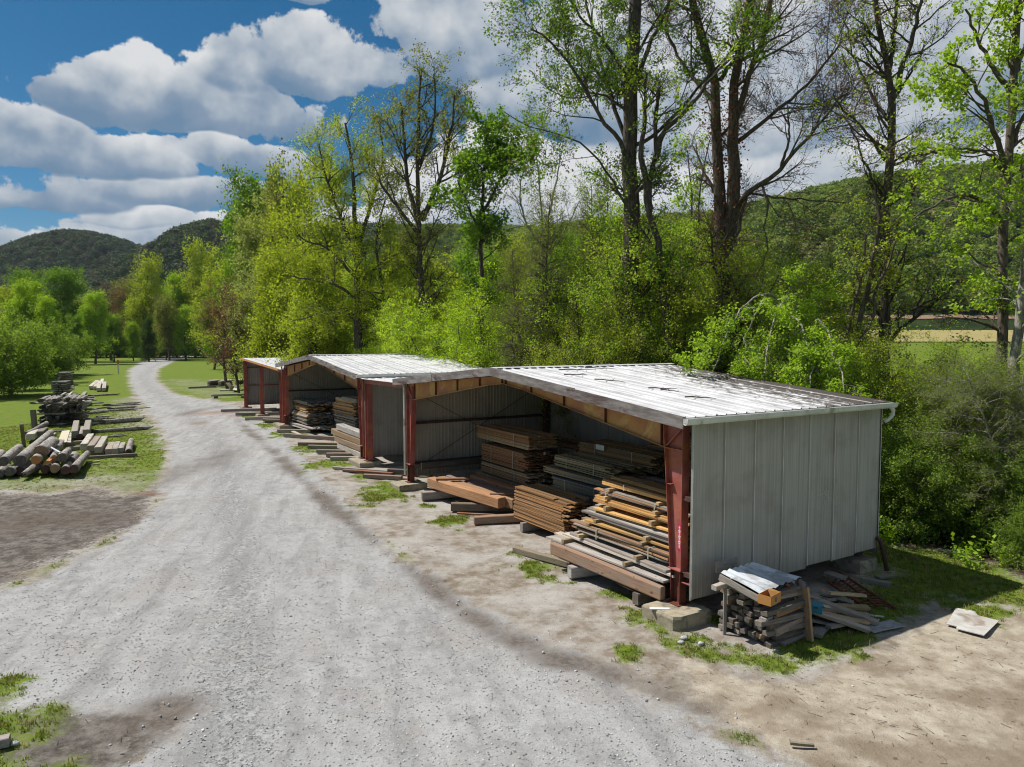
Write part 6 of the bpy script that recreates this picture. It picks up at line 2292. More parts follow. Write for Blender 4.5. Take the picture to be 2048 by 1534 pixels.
T1B = [stem([(1335, 690), (1322, 560), (1312, 470), (1300, 420), (1297, 370), (1312, 320), (1308, 260), (1322, 180)], 29.5, .27, .07),
       stem([(1300, 420), (1292, 350), (1282, 300), (1290, 240), (1292, 150)], 29.5, .17, .05, False),
       stem([(1312, 320), (1318, 300), (1330, 262), (1380, 215), (1425, 150), (1470, 110)], 29.5, .13, .04, False, [0, 0, -.4, -.6, -1, -1.3])]
tree('hardwood_tree', 'leaning slimmer trunk just right of the tall dark tree', T1B,
     dict(bark=M_BRK_D, levels=[lvl(30, .4, 1, (30, 65), (1.2, 3), .4, 5, .05, .14, sides=5), lvl(200, .15, 1, (28, 65), (.6, 1.5), .4, 4, .04, .16, sides=4), lvl(1300, .1, 1, (25, 70), (.2, .6), .3, 3, .03, .18, sides=3)],
          leaf=dict(mat=L_BRT, count=3500, size=.12, spread=.06), bud=dict(mat=L_RED, count=1200, size=.08)), 102, budname='buds')
T2 = [stem([(1446, 700), (1440, 480), (1440, 380), (1432, 280), (1430, 180), (1408, 90), (1382, -10), (1372, -70)], 32, .46, .14),
      stem([(1452, 500), (1468, 400), (1468, 300), (1464, 200), (1480, 110), (1496, 20), (1500, -60)], 32, .36, .12, False, [0, -.3, -.4, -.4, -.6, -.8, -1]),
      stem([(1466, 260), (1500, 150), (1530, 60), (1548, -40)], 32, 0.165, 0.072, False, [-.4, -.8, -1.2, -1.6]),
      stem([(1440, 160), (1468, 120), (1500, 80), (1520, 20)], 32, 0.105, 0.04, False),
      stem([(1472, 420), (1488, 395), (1510, 372), (1555, 345), (1592, 300), (1640, 245), (1690, 180)], 32, 0.15, 0.032, False, [0, -1, -1.8, -2.6, -3.2, -3.6, -4]),
      stem([(1496, 385), (1560, 395), (1640, 402), (1700, 405)], 31, 0.06, 0.016, False, [0, -1, -1.5, -2]),
      stem([(1555, 345), (1570, 310), (1578, 260), (1576, 210)], 29.5, 0.075, 0.024, False),
      stem([(1525, 372), (1535, 410), (1530, 450), (1535, 500), (1510, 560)], 30, 0.053, 0.016, False, [0, -.5, -.8, -1, -1.2]),
      stem([(1464, 290), (1520, 250), (1580, 200), (1650, 130), (1700, 60)], 32, 0.112, 0.032, False, [0, -.6, -1, -1.5, -2]),
      stem([(1425, 200), (1390, 160), (1345, 90), (1310, 20)], 32, 0.105, 0.04, False, [0, .5, 1, 1.4]),
      stem([(1494, 384), (1482, 440), (1470, 490)], 31, 0.075, 0.072, False)]
tree('hardwood_tree', 'large twin-trunked tree wrapped in reddish ivy, hardly leafed out', T2,
     dict(bark=M_BRK_M, levels=[lvl(100, .2, 1, (25, 60), (1.8, 4.6), .45, 6, .045, .14, sides=6), lvl(560, .15, 1, (25, 60), (.8, 2.1), .4, 5, .03, .17, sides=4), lvl(7000, .1, 1, (25, 70), (.4, 1.2), .3, 2, .02, .24, sides=3, rmin=.007)],
          leaf=dict(mat=L_BUD, count=13000, size=.075, spread=.06, upb=0), bud=dict(mat=L_RED, count=2600, size=.14, spread=.26, level=0, t0=.12, first=2)), 103)
T3 = [stem([(1768, 735), (1772, 600), (1768, 470), (1776, 340), (1782, 220), (1778, 140), (1760, 60), (1745, -30)], 27, .30, .09),
      stem([(1780, 225), (1800, 150), (1825, 70), (1850, -40)], 27, 0.128, 0.048, False, [0, -.3, -.6, -1]),
      stem([(1778, 140), (1790, 60), (1795, -40)], 27, 0.09, 0.04, False),
      stem([(1770, 320), (1730, 260), (1690, 220), (1665, 190)], 27, 0.075, 0.024, False, [0, -.5, -1, -1.4]),
      stem([(1775, 240), (1740, 180), (1710, 120), (1690, 40)], 27, 0.075, 0.024, False, [0, .5, 1, 1.3]),
      stem([(1786, 330), (1830, 312), (1900, 308), (2000, 300)], 27, 0.06, 0.024, False, [0, -.5, -1, -1.4]),
      stem([(1770, 400), (1740, 345), (1715, 290), (1700, 250)], 27, 0.068, 0.024, False),
      stem([(1770, 690), (1800, 660), (1845, 625), (1885, 590), (1915, 560)], 27, 0.098, 0.032, False, [0, -.6, -1.2, -1.8, -2.2]),
      stem([(1770, 500), (1800, 440), (1830, 380), (1835, 320)], 27, 0.06, 0.016, False, [0, -.4, -.8, -1])]
tree('hardwood_tree', 'straight dark tree with spreading bare limbs right of the shed', T3,
     dict(bark=M_BRK_D, levels=[lvl(75, .2, 1, (30, 65), (1.2, 3.2), .4, 6, .05, .15, sides=5), lvl(420, .15, 1, (28, 65), (.6, 1.6), .4, 5, .03, .17, sides=4), lvl(4600, .1, 1, (25, 70), (.35, .9), .3, 2, .02, .22, sides=3, rmin=.006)],
          leaf=dict(mat=L_BRT, count=5200, size=.115, spread=.06), bud=dict(mat=L_BUD, count=3000, size=.08)), 104, budname='buds')
T3B = [stem([(1712, 760), (1712, 690), (1722, 640), (1738, 570), (1745, 520), (1758, 450), (1748, 380)], 25.5, .16, .05),
       stem([(1700, 760), (1692, 690), (1712, 600), (1725, 540), (1730, 470)], 25.5, .12, .04),
       stem([(1712, 690), (1745, 640), (1752, 580), (1775, 540), (1790, 480)], 25.5, .09, .03, False, [0, -.2, -.3, -.5, -.7])]
tree('hardwood_tree', 'clump of thin crooked leaning stems beside the straight dark tree', T3B,
     dict(bark=M_BRK_M, levels=[lvl(30, .2, 1, (30, 65), (.8, 2), .4, 5, .05, .16, sides=4), lvl(150, .15, 1, (28, 65), (.4, 1.1), .4, 4, .03, .17, sides=4), lvl(700, .1, 1, (25, 70), (.2, .5), .3, 3, .02, .2, sides=3)],
          leaf=dict(mat=L_YEL, count=2800, size=.1, spread=.06)), 105)
T4 = [stem([(1998, 790), (2004, 690), (2008, 600), (2004, 480), (2015, 350), (2024, 230), (2030, 110), (2040, -40)], 23, .20, .10),
      stem([(2014, 340), (1992, 270), (1965, 200), (1930, 150), (1890, 125)], 23, .1, .03, False, [0, -.4, -.8, -1.2, -1.6]),
      stem([(2026, 200), (1990, 140), (1955, 80), (1930, 20)], 23, .1, .03, False, [0, -.3, -.5, -.7]),
      stem([(2018, 310), (2048, 230), (2090, 150)], 23, .09, .03, False),
      stem([(2012, 350), (1985, 315), (1950, 300), (1890, 298)], 23, .07, .02, False, [0, -.3, -.6, -1]),
      stem([(2002, 440), (1975, 410), (1940, 390), (1900, 395), (1860, 415), (1820, 440)], 23, .09, .02, False, [0, -.4, -.8, -1.1, -1.4, -1.7]),
      stem([(2028, 150), (2060, 60), (2080, -20)], 23, .09, .03, False)]
tree('poplar_tree', 'leafy poplar with speckled grey trunk at the right edge', T4,
     dict(bark=M_BRK_M, levels=[lvl(52, .25, 1, (35, 70), (1.0, 2.6), .4, 6, .04, .15, sides=5), lvl(260, .15, 1, (28, 65), (.5, 1.3), .4, 4, .02, .17, sides=4), lvl(1200, .1, 1, (25, 70), (.2, .5), .3, 3, .0, .2, sides=3)],
          leaf=dict(mat=L_BRT, count=7500, size=.115, spread=.07, aspect=.9, minz=7)), 106)
tree('poplar_tree', 'second pale trunk at the right edge leaning outward', [stem([(2024, 770), (2032, 690), (2044, 600), (2056, 480), (2075, 330), (2100, 150)], 21, .20, .08)],
     dict(bark=M_BRK_G, levels=[lvl(24, .35, 1, (40, 75), (1.0, 2.4), .4, 5, .03, .15, sides=5), lvl(110, .15, 1, (28, 65), (.5, 1.2), .4, 4, .02, .17, sides=4), lvl(500, .1, 1, (25, 70), (.2, .5), .3, 3, .0, .2, sides=3)],
          leaf=dict(mat=L_BRT, count=2400, size=.11, spread=.07, aspect=.9)), 107)

# --- trees behind the second shed
T5 = [stem([(846, 700), (842, 560), (838, 450), (834, 330), (838, 230), (842, 150)], 47, .34, .07),
      stem([(838, 450), (815, 360), (808, 270), (800, 200)], 47, .2, .05, False, [0, .5, 1, 1.2]),
      stem([(842, 440), (868, 390), (890, 320), (905, 240), (910, 190)], 47, .2, .05, False, [0, -.6, -1, -1.4, -1.6]),
      stem([(842, 430), (880, 395), (925, 370), (940, 330)], 47, .14, .03, False, [0, -1, -1.6, -2]),
      stem([(838, 470), (800, 420), (770, 380), (745, 330)], 47, .16, .04, False, [0, -1, -1.6, -2]),
      stem([(838, 330), (862, 270), (870, 200), (868, 150)], 47, .12, .04, False)]
tree('hardwood_tree', 'tallest tree in the middle with see-through crown and forked stems', T5,
     dict(bark=M_BRK_D, levels=[lvl(90, .25, 1, (28, 60), (1.6, 4.2), .4, 6, .06, .13, sides=5), lvl(480, .15, 1, (28, 65), (.8, 2.0), .4, 4, .04, .16, sides=4), lvl(2600, .1, 1, (25, 70), (.3, .9), .3, 3, .02, .18, sides=3, rmin=.006)],
          leaf=dict(mat=L_TAN, count=15000, size=.14, spread=.12, minz=8.5)), 111)
T6 = [stem([(716, 710), (716, 600), (712, 470), (708, 380), (700, 300), (690, 245)], 50, .42, .07),
      stem([(714, 520), (680, 430), (650, 350), (640, 290)], 50, .2, .04, False, [0, .5, 1, 1.4]),
      stem([(714, 500), (745, 400), (765, 320), (760, 250)], 50, .18, .04, False, [0, -.4, -.8, -1]),
      stem([(716, 600), (670, 570), (620, 560), (560, 550)], 50, .13, .03, False, [0, -1, -1.8, -2.4]),
      stem([(716, 560), (660, 500), (610, 480), (570, 440)], 50, .13, .03, False, [0, -.6, -1, -1.4]),
      stem([(716, 570), (770, 520), (820, 500)], 50, .13, .03, False, [0, -1, -1.8]),
      stem([(716, 640), (660, 620), (600, 640), (560, 630)], 50, .1, .02, False, [0, -1, -2, -2.6]),
      stem([(776, 700), (774, 620), (762, 560), (752, 480), (770, 400)], 49, .2, .05)]
tree('maple_tree', 'big yellow-green tree with dark trunk behind the second shed', T6,
     dict(bark=M_BRK_D, levels=[lvl(130, .2, 1, (35, 75), (1.4, 3.6), .35, 6, .02, .14, sides=5), lvl(800, .1, 1, (30, 70), (.7, 1.7), .3, 4, .02, .16, sides=4), lvl(3200, .1, 1, (25, 70), (.3, .8), .3, 3, .0, .18, sides=3, rmin=.006)],
          leaf=dict(mat=L_YEL, count=42000, size=.125, spread=.18)), 112)
T7 = [stem([(966, 720), (964, 600), (962, 470), (966, 360), (972, 290), (978, 245)], 40, .24, .05),
      stem([(964, 430), (990, 380), (1015, 330), (1030, 300)], 40, .1, .03, False, [0, -.4, -.8, -1]),
      stem([(964, 470), (935, 410), (915, 360)], 40, .1, .03, False, [0, -.4, -.6])]
tree('poplar_tree', 'upright darker green poplar right of the tallest middle tree', T7,
     dict(bark=M_BRK_D, levels=[lvl(60, .35, 1, (35, 65), (1.2, 2.6), .45, 5, .04, .13, sides=5), lvl(300, .1, 1, (28, 65), (.6, 1.4), .35, 4, .03, .16, sides=4), lvl(1200, .1, 1, (25, 70), (.25, .7), .3, 3, .0, .18, sides=3, rmin=.006)],
          leaf=dict(mat=L_MID, count=13000, size=.155, spread=.12, aspect=.9)), 113)
T8 = [stem([(1088, 620), (1086, 500), (1082, 420), (1078, 350), (1070, 300)], 52, .18, .04),
      stem([(1086, 480), (1105, 400), (1118, 330), (1125, 290)], 52, .12, .03, False), stem([(1086, 500), (1050, 440), (1040, 380), (1052, 320)], 52, .11, .03, False),
      stem([(1090, 520), (1130, 460), (1160, 400)], 52, .1, .03, False)]
tree('hardwood_tree', 'slender bare grey tree between the poplar and the tall dark tree', T8,
     dict(bark=M_BRK_G, levels=[lvl(50, .2, 1, (25, 60), (1.4, 3), .4, 5, .06, .15, sides=4), lvl(260, .1, 1, (25, 65), (.6, 1.5), .4, 4, .04, .17, sides=3), lvl(900, .1, 1, (25, 70), (.3, .8), .3, 3, .02, .18, sides=3, rmin=.007)],
          leaf=dict(mat=L_TAN, count=1200, size=.12)), 114)
# small bare tree and young trees against the sky between the big ones
tree('hardwood_tree', 'thin young tree with sparse green leaves between the two big dark trees', [stem([(1386, 620), (1384, 480), (1382, 380), (1376, 300)], 42, .13, .03), stem([(1398, 600), (1398, 450), (1402, 360), (1420, 280)], 42, .12, .03)],
     dict(bark=M_BRK_D, levels=[lvl(40, .3, 1, (30, 65), (1, 2.4), .4, 5, .05, .15, sides=4), lvl(200, .1, 1, (25, 65), (.5, 1.2), .4, 4, .04, .17, sides=3), lvl(600, .1, 1, (25, 70), (.3, .8), .3, 3, .02, .18, sides=3, rmin=.006)],
          leaf=dict(mat=L_BRT, count=3600, size=.17, spread=.1)), 115)


# boughs hanging over the rear of the near roof
OV = [stem([(1600, 720), (1598, 640), (1585, 600), (1560, 610), (1540, 670), (1530, 750)], 26, .09, .02, True, [0, 0, -.8, -2.4, -4.0, -5.4]),
      stem([(1590, 610), (1520, 590), (1460, 650), (1425, 745)], 25.2, .05, .015, False, [0, -1.2, -3.0, -4.4]),
      stem([(1598, 650), (1640, 640), (1670, 710), (1690, 785)], 26, .05, .015, False, [0, -1.8, -4.6, -6.4]),
      stem([(1560, 610), (1600, 650), (1620, 720), (1620, 775)], 23.8, .04, .015, False, [0, -1, -2.4, -3.4]),
      stem([(1530, 595), (1500, 650), (1490, 700), (1500, 735)], 24.4, .04, .015, False, [0, -.8, -1.6, -2.2])]
tree('maple_tree', 'young tree arching its leafy boughs over the rear of the near roof', OV,
     dict(bark=M_BRK_G, levels=[lvl(60, .25, 1, (35, 75), (.5, 1.5), .3, 5, -.05, .15, sides=4), lvl(320, .1, 1, (30, 70), (.25, .7), .3, 4, -.04, .16, sides=3), lvl(900, .1, 1, (25, 70), (.12, .35), .3, 3, -.03, .18, sides=3)],
          leaf=dict(mat=L_BRT, count=13000, size=.10, spread=.09, droop=.5)), 121)


# --- generic round trees: build prototypes, then copy
def crown_tree(h, r, cb, seed, matl, bark, n1=60, n2=380, n3=1800, nl=14000, size=.2, spread=.16, shape=1.0, up=.03, multi=1, droop=.2, aspect=.7, flat=0.0, tr=None, wig=.14, lean=.06, upb=.6):
    """tree of height h, crown half-width r, crown starting at fraction cb"""
    rng = np.random.default_rng(seed)
    stems = []
    for i in range(multi):
        a = rng.uniform(0, 6.28)
        o = np.array([math.cos(a), math.sin(a), 0]) * (0.0 if multi == 1 else 0.25 + 0.02 * r)
        e = np.array([math.cos(a), math.sin(a), 0]) * (lean * h if multi == 1 else r * rng.uniform(.25, .7))
        hh = h * (1 if i == 0 else rng.uniform(.7, .98))
        pts = [o + np.array([0, 0, -.2])] + [o + e * (t ** 1.4) + np.array([rng.normal() * .02 * h, rng.normal() * .02 * h, hh * t]) for t in (.25, .5, .75, 1.0)]
        stems.append((np.array(pts), (tr or h * .016) / math.sqrt(multi) * 1.2, .02))
    ln = (r * .45, r * 1.05)
    spec = dict(bark=bark, stemjit=.01 * h ** .5, sides=7,
                levels=[lvl(n1, cb, 1, (45, 80), ln, .62 * shape, 6, up, wig, sides=4, flat=flat), lvl(n2, .1, 1, (30, 70), (r * .16, r * .42), .35, 4, up * .6, .16, sides=3, flat=flat),
                        lvl(n3, .1, 1, (25, 70), (r * .06, r * .18), .3, 3, 0, .18, sides=3, rmin=.006)],
                leaf=dict(mat=matl, count=nl, size=size, spread=spread, droop=droop, aspect=aspect, upb=upb))
    return tree_meshes(stems, spec, seed, np.zeros(3))


PROTO = {}


def proto(key, **k):
    PROTO[key] = (k['h'], crown_tree(**k))


def plant(key, name, label, p, h, rot, group=None, cat='tree', wide=1.0, z=None):
    h0, (tm, cr_, bud) = PROTO[key]
    s = h / h0
    zg = gz(p[0], p[1]) if z is None else z
    root = empty(name, (p[0], p[1], zg), label, cat, group, rot)
    root.scale = (s * wide, s * wide, s)
    link('trunk', tm, root)
    if cr_:
        link('crown', cr_, root)
    return root


def plant_px(key, name, label, px_, ytop, Y, rot, group=None, cat='tree', wide=1.0):
    """foot at distance Y below the photo column px_, top reaching the photo row ytop"""
    top = PX(px_, ytop, Y)
    zg = gz(top[0], top[1])
    return plant(key, name, label, top, top[2] - zg, rot, group, cat, wide)


proto('lime', h=9, r=4.2, cb=.06, seed=201, matl=L_LIME, bark=M_BRK_M, n1=110, n2=800, n3=3000, nl=34000, size=.105, spread=.13, multi=4, up=-.01, shape=.8)
proto('under', h=9, r=4.0, cb=.05, seed=202, matl=L_BRT, bark=M_BRK_M, n1=90, n2=700, n3=2800, nl=28000, size=.085, spread=.13, multi=3, up=-.02, shape=.7, flat=.25)
proto('underb', h=8, r=4.0, cb=.05, seed=203, matl=L_YEL, bark=M_BRK_M, n1=90, n2=600, n3=2400, nl=26000, size=.085, spread=.13, multi=4, up=.0, shape=.7, flat=.2)
proto('hemlock', h=12, r=4.2, cb=.04, seed=204, matl=L_OLV, bark=M_BRK_M, n1=150, n2=1300, n3=4200, nl=26000, size=.12, spread=.08, up=-.03, shape=1.25, flat=.75, aspect=.35, upb=1.5)
proto('maple', h=14, r=5.2, cb=.14, seed=205, matl=L_YEL, bark=M_BRK_D, n1=80, n2=520, n3=1800, nl=19000, size=.23, spread=.3, shape=.75)
proto('oak', h=15, r=5.5, cb=.16, seed=206, matl=L_MID, bark=M_BRK_D, n1=80, n2=520, n3=1800, nl=19000, size=.25, spread=.3, shape=.7)
proto('bright', h=12, r=4.0, cb=.06, seed=207, matl=L_BRT, bark=M_BRK_D, n1=90, n2=520, n3=1800, nl=20000, size=.21, spread=.26, shape=1.0)
proto('tanned', h=13, r=4.5, cb=.15, seed=208, matl=L_TAN, bark=M_BRK_M, n1=80, n2=520, n3=2200, nl=9000, size=.26, spread=.25, shape=.7)
proto('cedar', h=9, r=2.8, cb=.02, seed=209, matl=L_DRK, bark=M_BRK_D, n1=130, n2=700, n3=1500, nl=17000, size=.2, spread=.12, shape=1.3, aspect=.35)
proto('shrub', h=5, r=3.4, cb=.03, seed=210, matl=L_SHR, bark=M_BRK_M, n1=80, n2=460, n3=1800, nl=15000, size=.19, spread=.17, multi=5, shape=.5)
proto('pale', h=13, r=5.4, cb=.08, seed=211, matl=L_PALE, bark=M_BRK_M, n1=110, n2=700, n3=2200, nl=24000, size=.20, spread=.16, shape=.8, flat=.3)
proto('bare', h=11, r=3.4, cb=.15, seed=212, matl=L_BUD, bark=M_BRK_M, n1=70, n2=460, n3=2200, nl=3200, size=.16, spread=.12, shape=.7)
proto('bank', h=5, r=3.2, cb=.03, seed=213, matl=L_SHR, bark=M_BRK_M, n1=80, n2=500, n3=2200, nl=22000, size=.12, spread=.12, multi=5, shape=.5)
proto('spray', h=7, r=4.2, cb=.10, seed=214, matl=L_OLV, bark=M_BRK_G, n1=90, n2=900, n3=3600, nl=34000, size=.10, spread=.06, up=-.05, shape=.7, flat=.75, aspect=.35, upb=1.5, multi=2)

# bright trees drooping over the passage and second roof
plant_px('lime', 'lime_green_tree', 'brightest lime green tree behind the passage roof', 905, 560, 42, .3, wide=1.05)
plant_px('lime', 'lime_green_tree', 'lime green tree close behind the roof left of the purple-brown evergreen', 985, 590, 38, 2.1, wide=.95)
plant_px('lime', 'lime_green_tree', 'lower lime green bush touching the second shed roof', 845, 610, 43, 4.0, wide=.85)
plant_px('lime', 'lime_green_tree', 'small lime green bush behind the ridge of the second shed', 770, 640, 48, 5.0, wide=1.0)
plant_px('hemlock', 'hemlock_tree', 'dark olive evergreen with fine drooping boughs behind the nearest ridge', 1095, 395, 33, 1.0, wide=.72)
plant_px('hemlock', 'hemlock_tree', 'second olive evergreen with a thin bare leader', 1172, 365, 35, 3.4, wide=.55)
plant_px('hemlock', 'hemlock_tree', 'lower olive evergreen in front of the tall ones', 1045, 500, 34.5, 5.1, wide=.75)
UG = 'bright leafy understory trees behind the nearest shed'
for i, (k, px_, yt, Y, ro, wd, lab) in enumerate([
        ('under', 1215, 540, 32, .4, 1.0, 'understory tree with fresh green leaves left of the tall dark trunk'),
        ('under', 1320, 470, 33.5, 1.9, 1.0, 'understory tree filling the gap between the two big trunks'),
        ('underb', 1410, 500, 32, 2.7, 1.0, 'yellower understory tree before the ivy-wrapped trunk'),
        ('under', 1490, 520, 30, 3.6, 1.0, 'understory tree arching over the rear of the nearest roof'),
        ('underb', 1570, 560, 30.5, 4.4, 1.05, 'understory tree below the long bare limb'),
        ('under', 1640, 655, 26.5, 5.2, 1.0, 'understory tree at the rear right corner of the roof'),
        ('underb', 1280, 610, 30.5, 5.9, .9, 'low yellow-green bush close behind the ridge'),
        ('under', 1390, 620, 29.5, .9, .9, 'low fresh green bush touching the rear edge of the roof'),
        ('underb', 1165, 660, 30, 1.4, .7, 'low yellow-green bush left along the ridge'),
        ('under', 1240, 420, 38, 2.2, .9, 'taller understory tree behind the tall dark trunk'),
        ('under', 1540, 640, 27, 2.9, .85, 'low bush hanging over the rear right eave')]):
    plant_px(k, 'understory_tree', lab, px_, yt, Y, ro, UG, wide=wd)
# creek bank growth on the right
BG = 'bushes on the creek bank right of the shed'
for i, (k, px_, yt, Y, ro, wd, lab) in enumerate([
        ('underb', 1720, 690, 24.5, .2, .9, 'yellow-green bush just behind the rear wall corner'),
        ('under', 1800, 700, 24, 1.0, 1.0, 'leafy bush right of the rear gutter end'),
        ('under', 1900, 700, 23, 2.2, 1.0, 'leafy bush below the grey poplar trunks'),
        ('bank', 1800, 870, 21.5, 3.0, 1.0, 'dark leafy shrub beside the rear wall corner'),
        ('bank', 1860, 900, 20.5, 4.1, .95, 'dark shrub low on the creek bank'),
        ('bank', 1980, 900, 20, 5.1, 1.0, 'dark shrub at the right edge of the creek bank'),
        ('spray', 1960, 740, 21, .7, 1.0, 'olive feathery hemlock sprays hanging over the creek'),
        ('spray', 2060, 760, 19.5, 2.4, 1.0, 'feathery hemlock sprays at the right picture edge'),
        ('spray', 1890, 780, 22.5, 3.9, .8, 'smaller feathery hemlock behind the bank shrubs'),
        ('bank', 1830, 760, 26, 2.0, 1.1, 'mid green shrub behind the wall corner'),
        ('bank', 2060, 1000, 17.5, 1.2, .8, 'leafy shrub low at the far right edge')]):
    plant_px(k, 'bank_shrub' if k != 'spray' else 'hemlock_tree', lab, px_, yt, Y, ro, BG, 'shrub' if k != 'spray' else 'tree', wide=wd)
for i, (px_, yt, Y) in enumerate([(1745, 620, 34), (1850, 640, 36), (1950, 650, 38), (2050, 640, 36), (1650, 600, 38), (1690, 650, 33)]):
    plant_px('underb' if i % 2 else 'under', 'understory_tree', ['yellow-green bush beyond the creek behind the straight dark tree', 'bush beyond the creek below the farm field', 'bush beyond the creek left of the poplar trunks', 'bush beyond the creek at the right edge',
             'leafy bush beyond the creek left of the crooked stems', 'small bush beyond the creek by the crooked stems'][i], px_, yt + 85, Y, i * 1.3, 'bushes beyond the creek', 'shrub', wide=1.0)

# left of the sheds
plant_px('pale', 'dogwood_tree', 'pale blossoming tree left of the big yellow-green tree', 545, 425, 80, .5, wide=.8)
plant_px('pale', 'dogwood_tree', 'lower pale tree behind the far lean-to roof', 520, 560, 74, 2.5, wide=1.0)
plant_px('maple', 'maple_tree', 'yellow-green tree between the pale tree and the dark trunk', 610, 360, 66, 1.5, wide=.75)
plant_px('maple', 'maple_tree', 'small yellow-green tree behind the second shed ridge', 640, 520, 52, 3.5, wide=.9)
plant_px('oak', 'oak_tree', 'dark green tree rising left of the pale tree', 520, 395, 95, .8, wide=.8)
plant_px('oak', 'oak_tree', 'second dark green tree left of the pale one', 485, 440, 105, 2.8, wide=.7)
plant_px('tanned', 'hardwood_tree', 'see-through young tree before the dark green one', 575, 365, 75, 2.0, wide=.6)
plant_px('bare', 'hardwood_tree', 'small bare dark tree standing at the lean-to', 474, 590, 72, .4, wide=.8)
plant_px('bare', 'hardwood_tree', 'second bare dark tree behind the lean-to', 450, 570, 84, 1.4, wide=.9)
plant_px('cedar', 'cedar_tree', 'dark cedar in the middle of the meadow edge', 296, 640, 190, 0, wide=1.0)
MT = [('bright', 45, 575, 120, 'bright yellow-green tree at the left edge, tallest there'), ('bright', 95, 604, 118, 'bright rounded tree right of the leftmost one'), ('oak', 120, 557, 190, 'tall darker tree behind the bright left trees'),
      ('bright', 186, 594, 170, 'cone shaped light green tree in the meadow edge'), ('maple', 285, 533, 215, 'tall yellow-green tree right of the cone shaped one'), ('bare', 218, 575, 200, 'brownish bare tree behind the meadow edge'),
      ('tanned', 335, 600, 200, 'thin grey tree with dead white branches'), ('maple', 400, 508, 230, 'broad yellow-green tree at the bend of the road'), ('maple', 430, 545, 190, 'rounded tree right of the road bend'),
      ('tanned', 425, 610, 140, 'pinkish tan small tree before the road bend'), ('oak', 150, 640, 165, 'dark low tree between the bright ones'), ('oak', 225, 640, 185, 'dark tree left of the cedar'),
      ('bright', 265, 650, 195, 'light drooping tree beside the cedar'), ('maple', 20, 590, 135, 'yellow-green tree cut by the left edge'), ('oak', 330, 650, 205, 'low dark tree right of the cedar'), ('bright', 370, 620, 200, 'light green tree behind the road bend'),
      ('maple', 470, 520, 130, 'yellow-green tree above the lean-to roof'), ('tanned', 260, 570, 240, 'olive tree behind the tall yellow-green one'), ('oak', 60, 560, 210, 'dark tree behind the leftmost bright ones'), ('bright', 350, 560, 230, 'light tree behind the road bend, left of the broad one')]
for i, (k, px_, yt, Y, lab) in enumerate(MT):
    plant_px(k, {'bright': 'broadleaf_tree', 'oak': 'oak_tree', 'maple': 'maple_tree', 'bare': 'hardwood_tree', 'tanned': 'hardwood_tree'}[k], lab, px_, yt, Y, i * 1.7, 'trees along the meadow edge', wide=[1, .85, 1.1][i % 3])
SH = [(10, 690, 74, 'big green bush at the left edge'), (-30, 670, 70, 'bush cut by the left edge'), (45, 700, 82, 'green bush right of the one at the left edge'), (80, 680, 112, 'rounded bush in the row beyond the lawn'), (120, 676, 118, 'last bush of the row beside the meadow'),
      (60, 660, 105, 'tall bush in the middle of the row'), (95, 700, 108, 'low dark bush in front of the row'), (25, 655, 96, 'bush behind the big one at the left edge')]
for i, (px_, yt, Y, lab) in enumerate(SH):
    plant_px('shrub', 'bush', lab, px_, yt, Y, i * 2.1, 'bushes along the left of the lawn', 'bush', wide=[1.15, 1.0, .9][i % 3])
KIND = {'maple': 'broad yellow-green tree', 'bright': 'fresh light green tree', 'oak': 'darker green leafy tree', 'tanned': 'thin olive-tan tree', 'cedar': 'dark cedar tree'}
# low far growth that closes the meadow
rr = random.Random(31)
for i in range(46):
    px_ = 130 + i * 11 + rr.uniform(-6, 6)
    Y = 245 + rr.uniform(-18, 45)
    k = rr.choice(['maple', 'bright', 'oak', 'tanned', 'oak'])
    plant_px(k, 'far_tree', KIND[k] + ' in the far line closing the meadow', px_, rr.uniform(585, 650), Y, rr.uniform(0, 6), 'trees in the far line closing the meadow', wide=rr.uniform(.9, 1.3))
for i in range(24):
    px_ = 140 + i * 14 + rr.uniform(-6, 6)
    plant_px('shrub', 'far_bush', 'leafy bush at the foot of the far tree line', px_, rr.uniform(680, 698), 236 + rr.uniform(-6, 6), rr.uniform(0, 6), 'bushes at the foot of the far tree line', 'bush', wide=1.5)
# dense middle ground behind the sheds
for i in range(34):
    px_ = 560 + i * 34 + rr.uniform(-14, 14)
    Y = rr.uniform(58, 110)
    k = rr.choice(['maple', 'oak', 'bright', 'tanned', 'maple'])
    yt = rr.uniform(500, 590) if px_ < 1250 else rr.uniform(560, 640)
    if px_ > 1150:
        continue
    plant_px(k, 'woodland_tree', KIND[k] + ' in the wood behind the row of sheds', px_, yt, Y, rr.uniform(0, 6), 'trees in the wood behind the sheds', wide=rr.uniform(.8, 1.1))
for i in range(16):
    px_ = 1250 + i * 52 + rr.uniform(-20, 20)
    Y = rr.uniform(300, 420)
    if 1600 < px_ < 2010 and Y < 430:
        Y = rr.uniform(440, 520)
    k = rr.choice(['maple', 'oak', 'bright', 'tanned', 'oak', 'cedar'])
    yt = rr.uniform(520, 580)
    plant_px(k, 'far_tree', KIND[k] + ' at the foot of the right hill', px_, yt, Y, rr.uniform(0, 6), 'trees at the foot of the right hill', wide=rr.uniform(.8, 1.1))


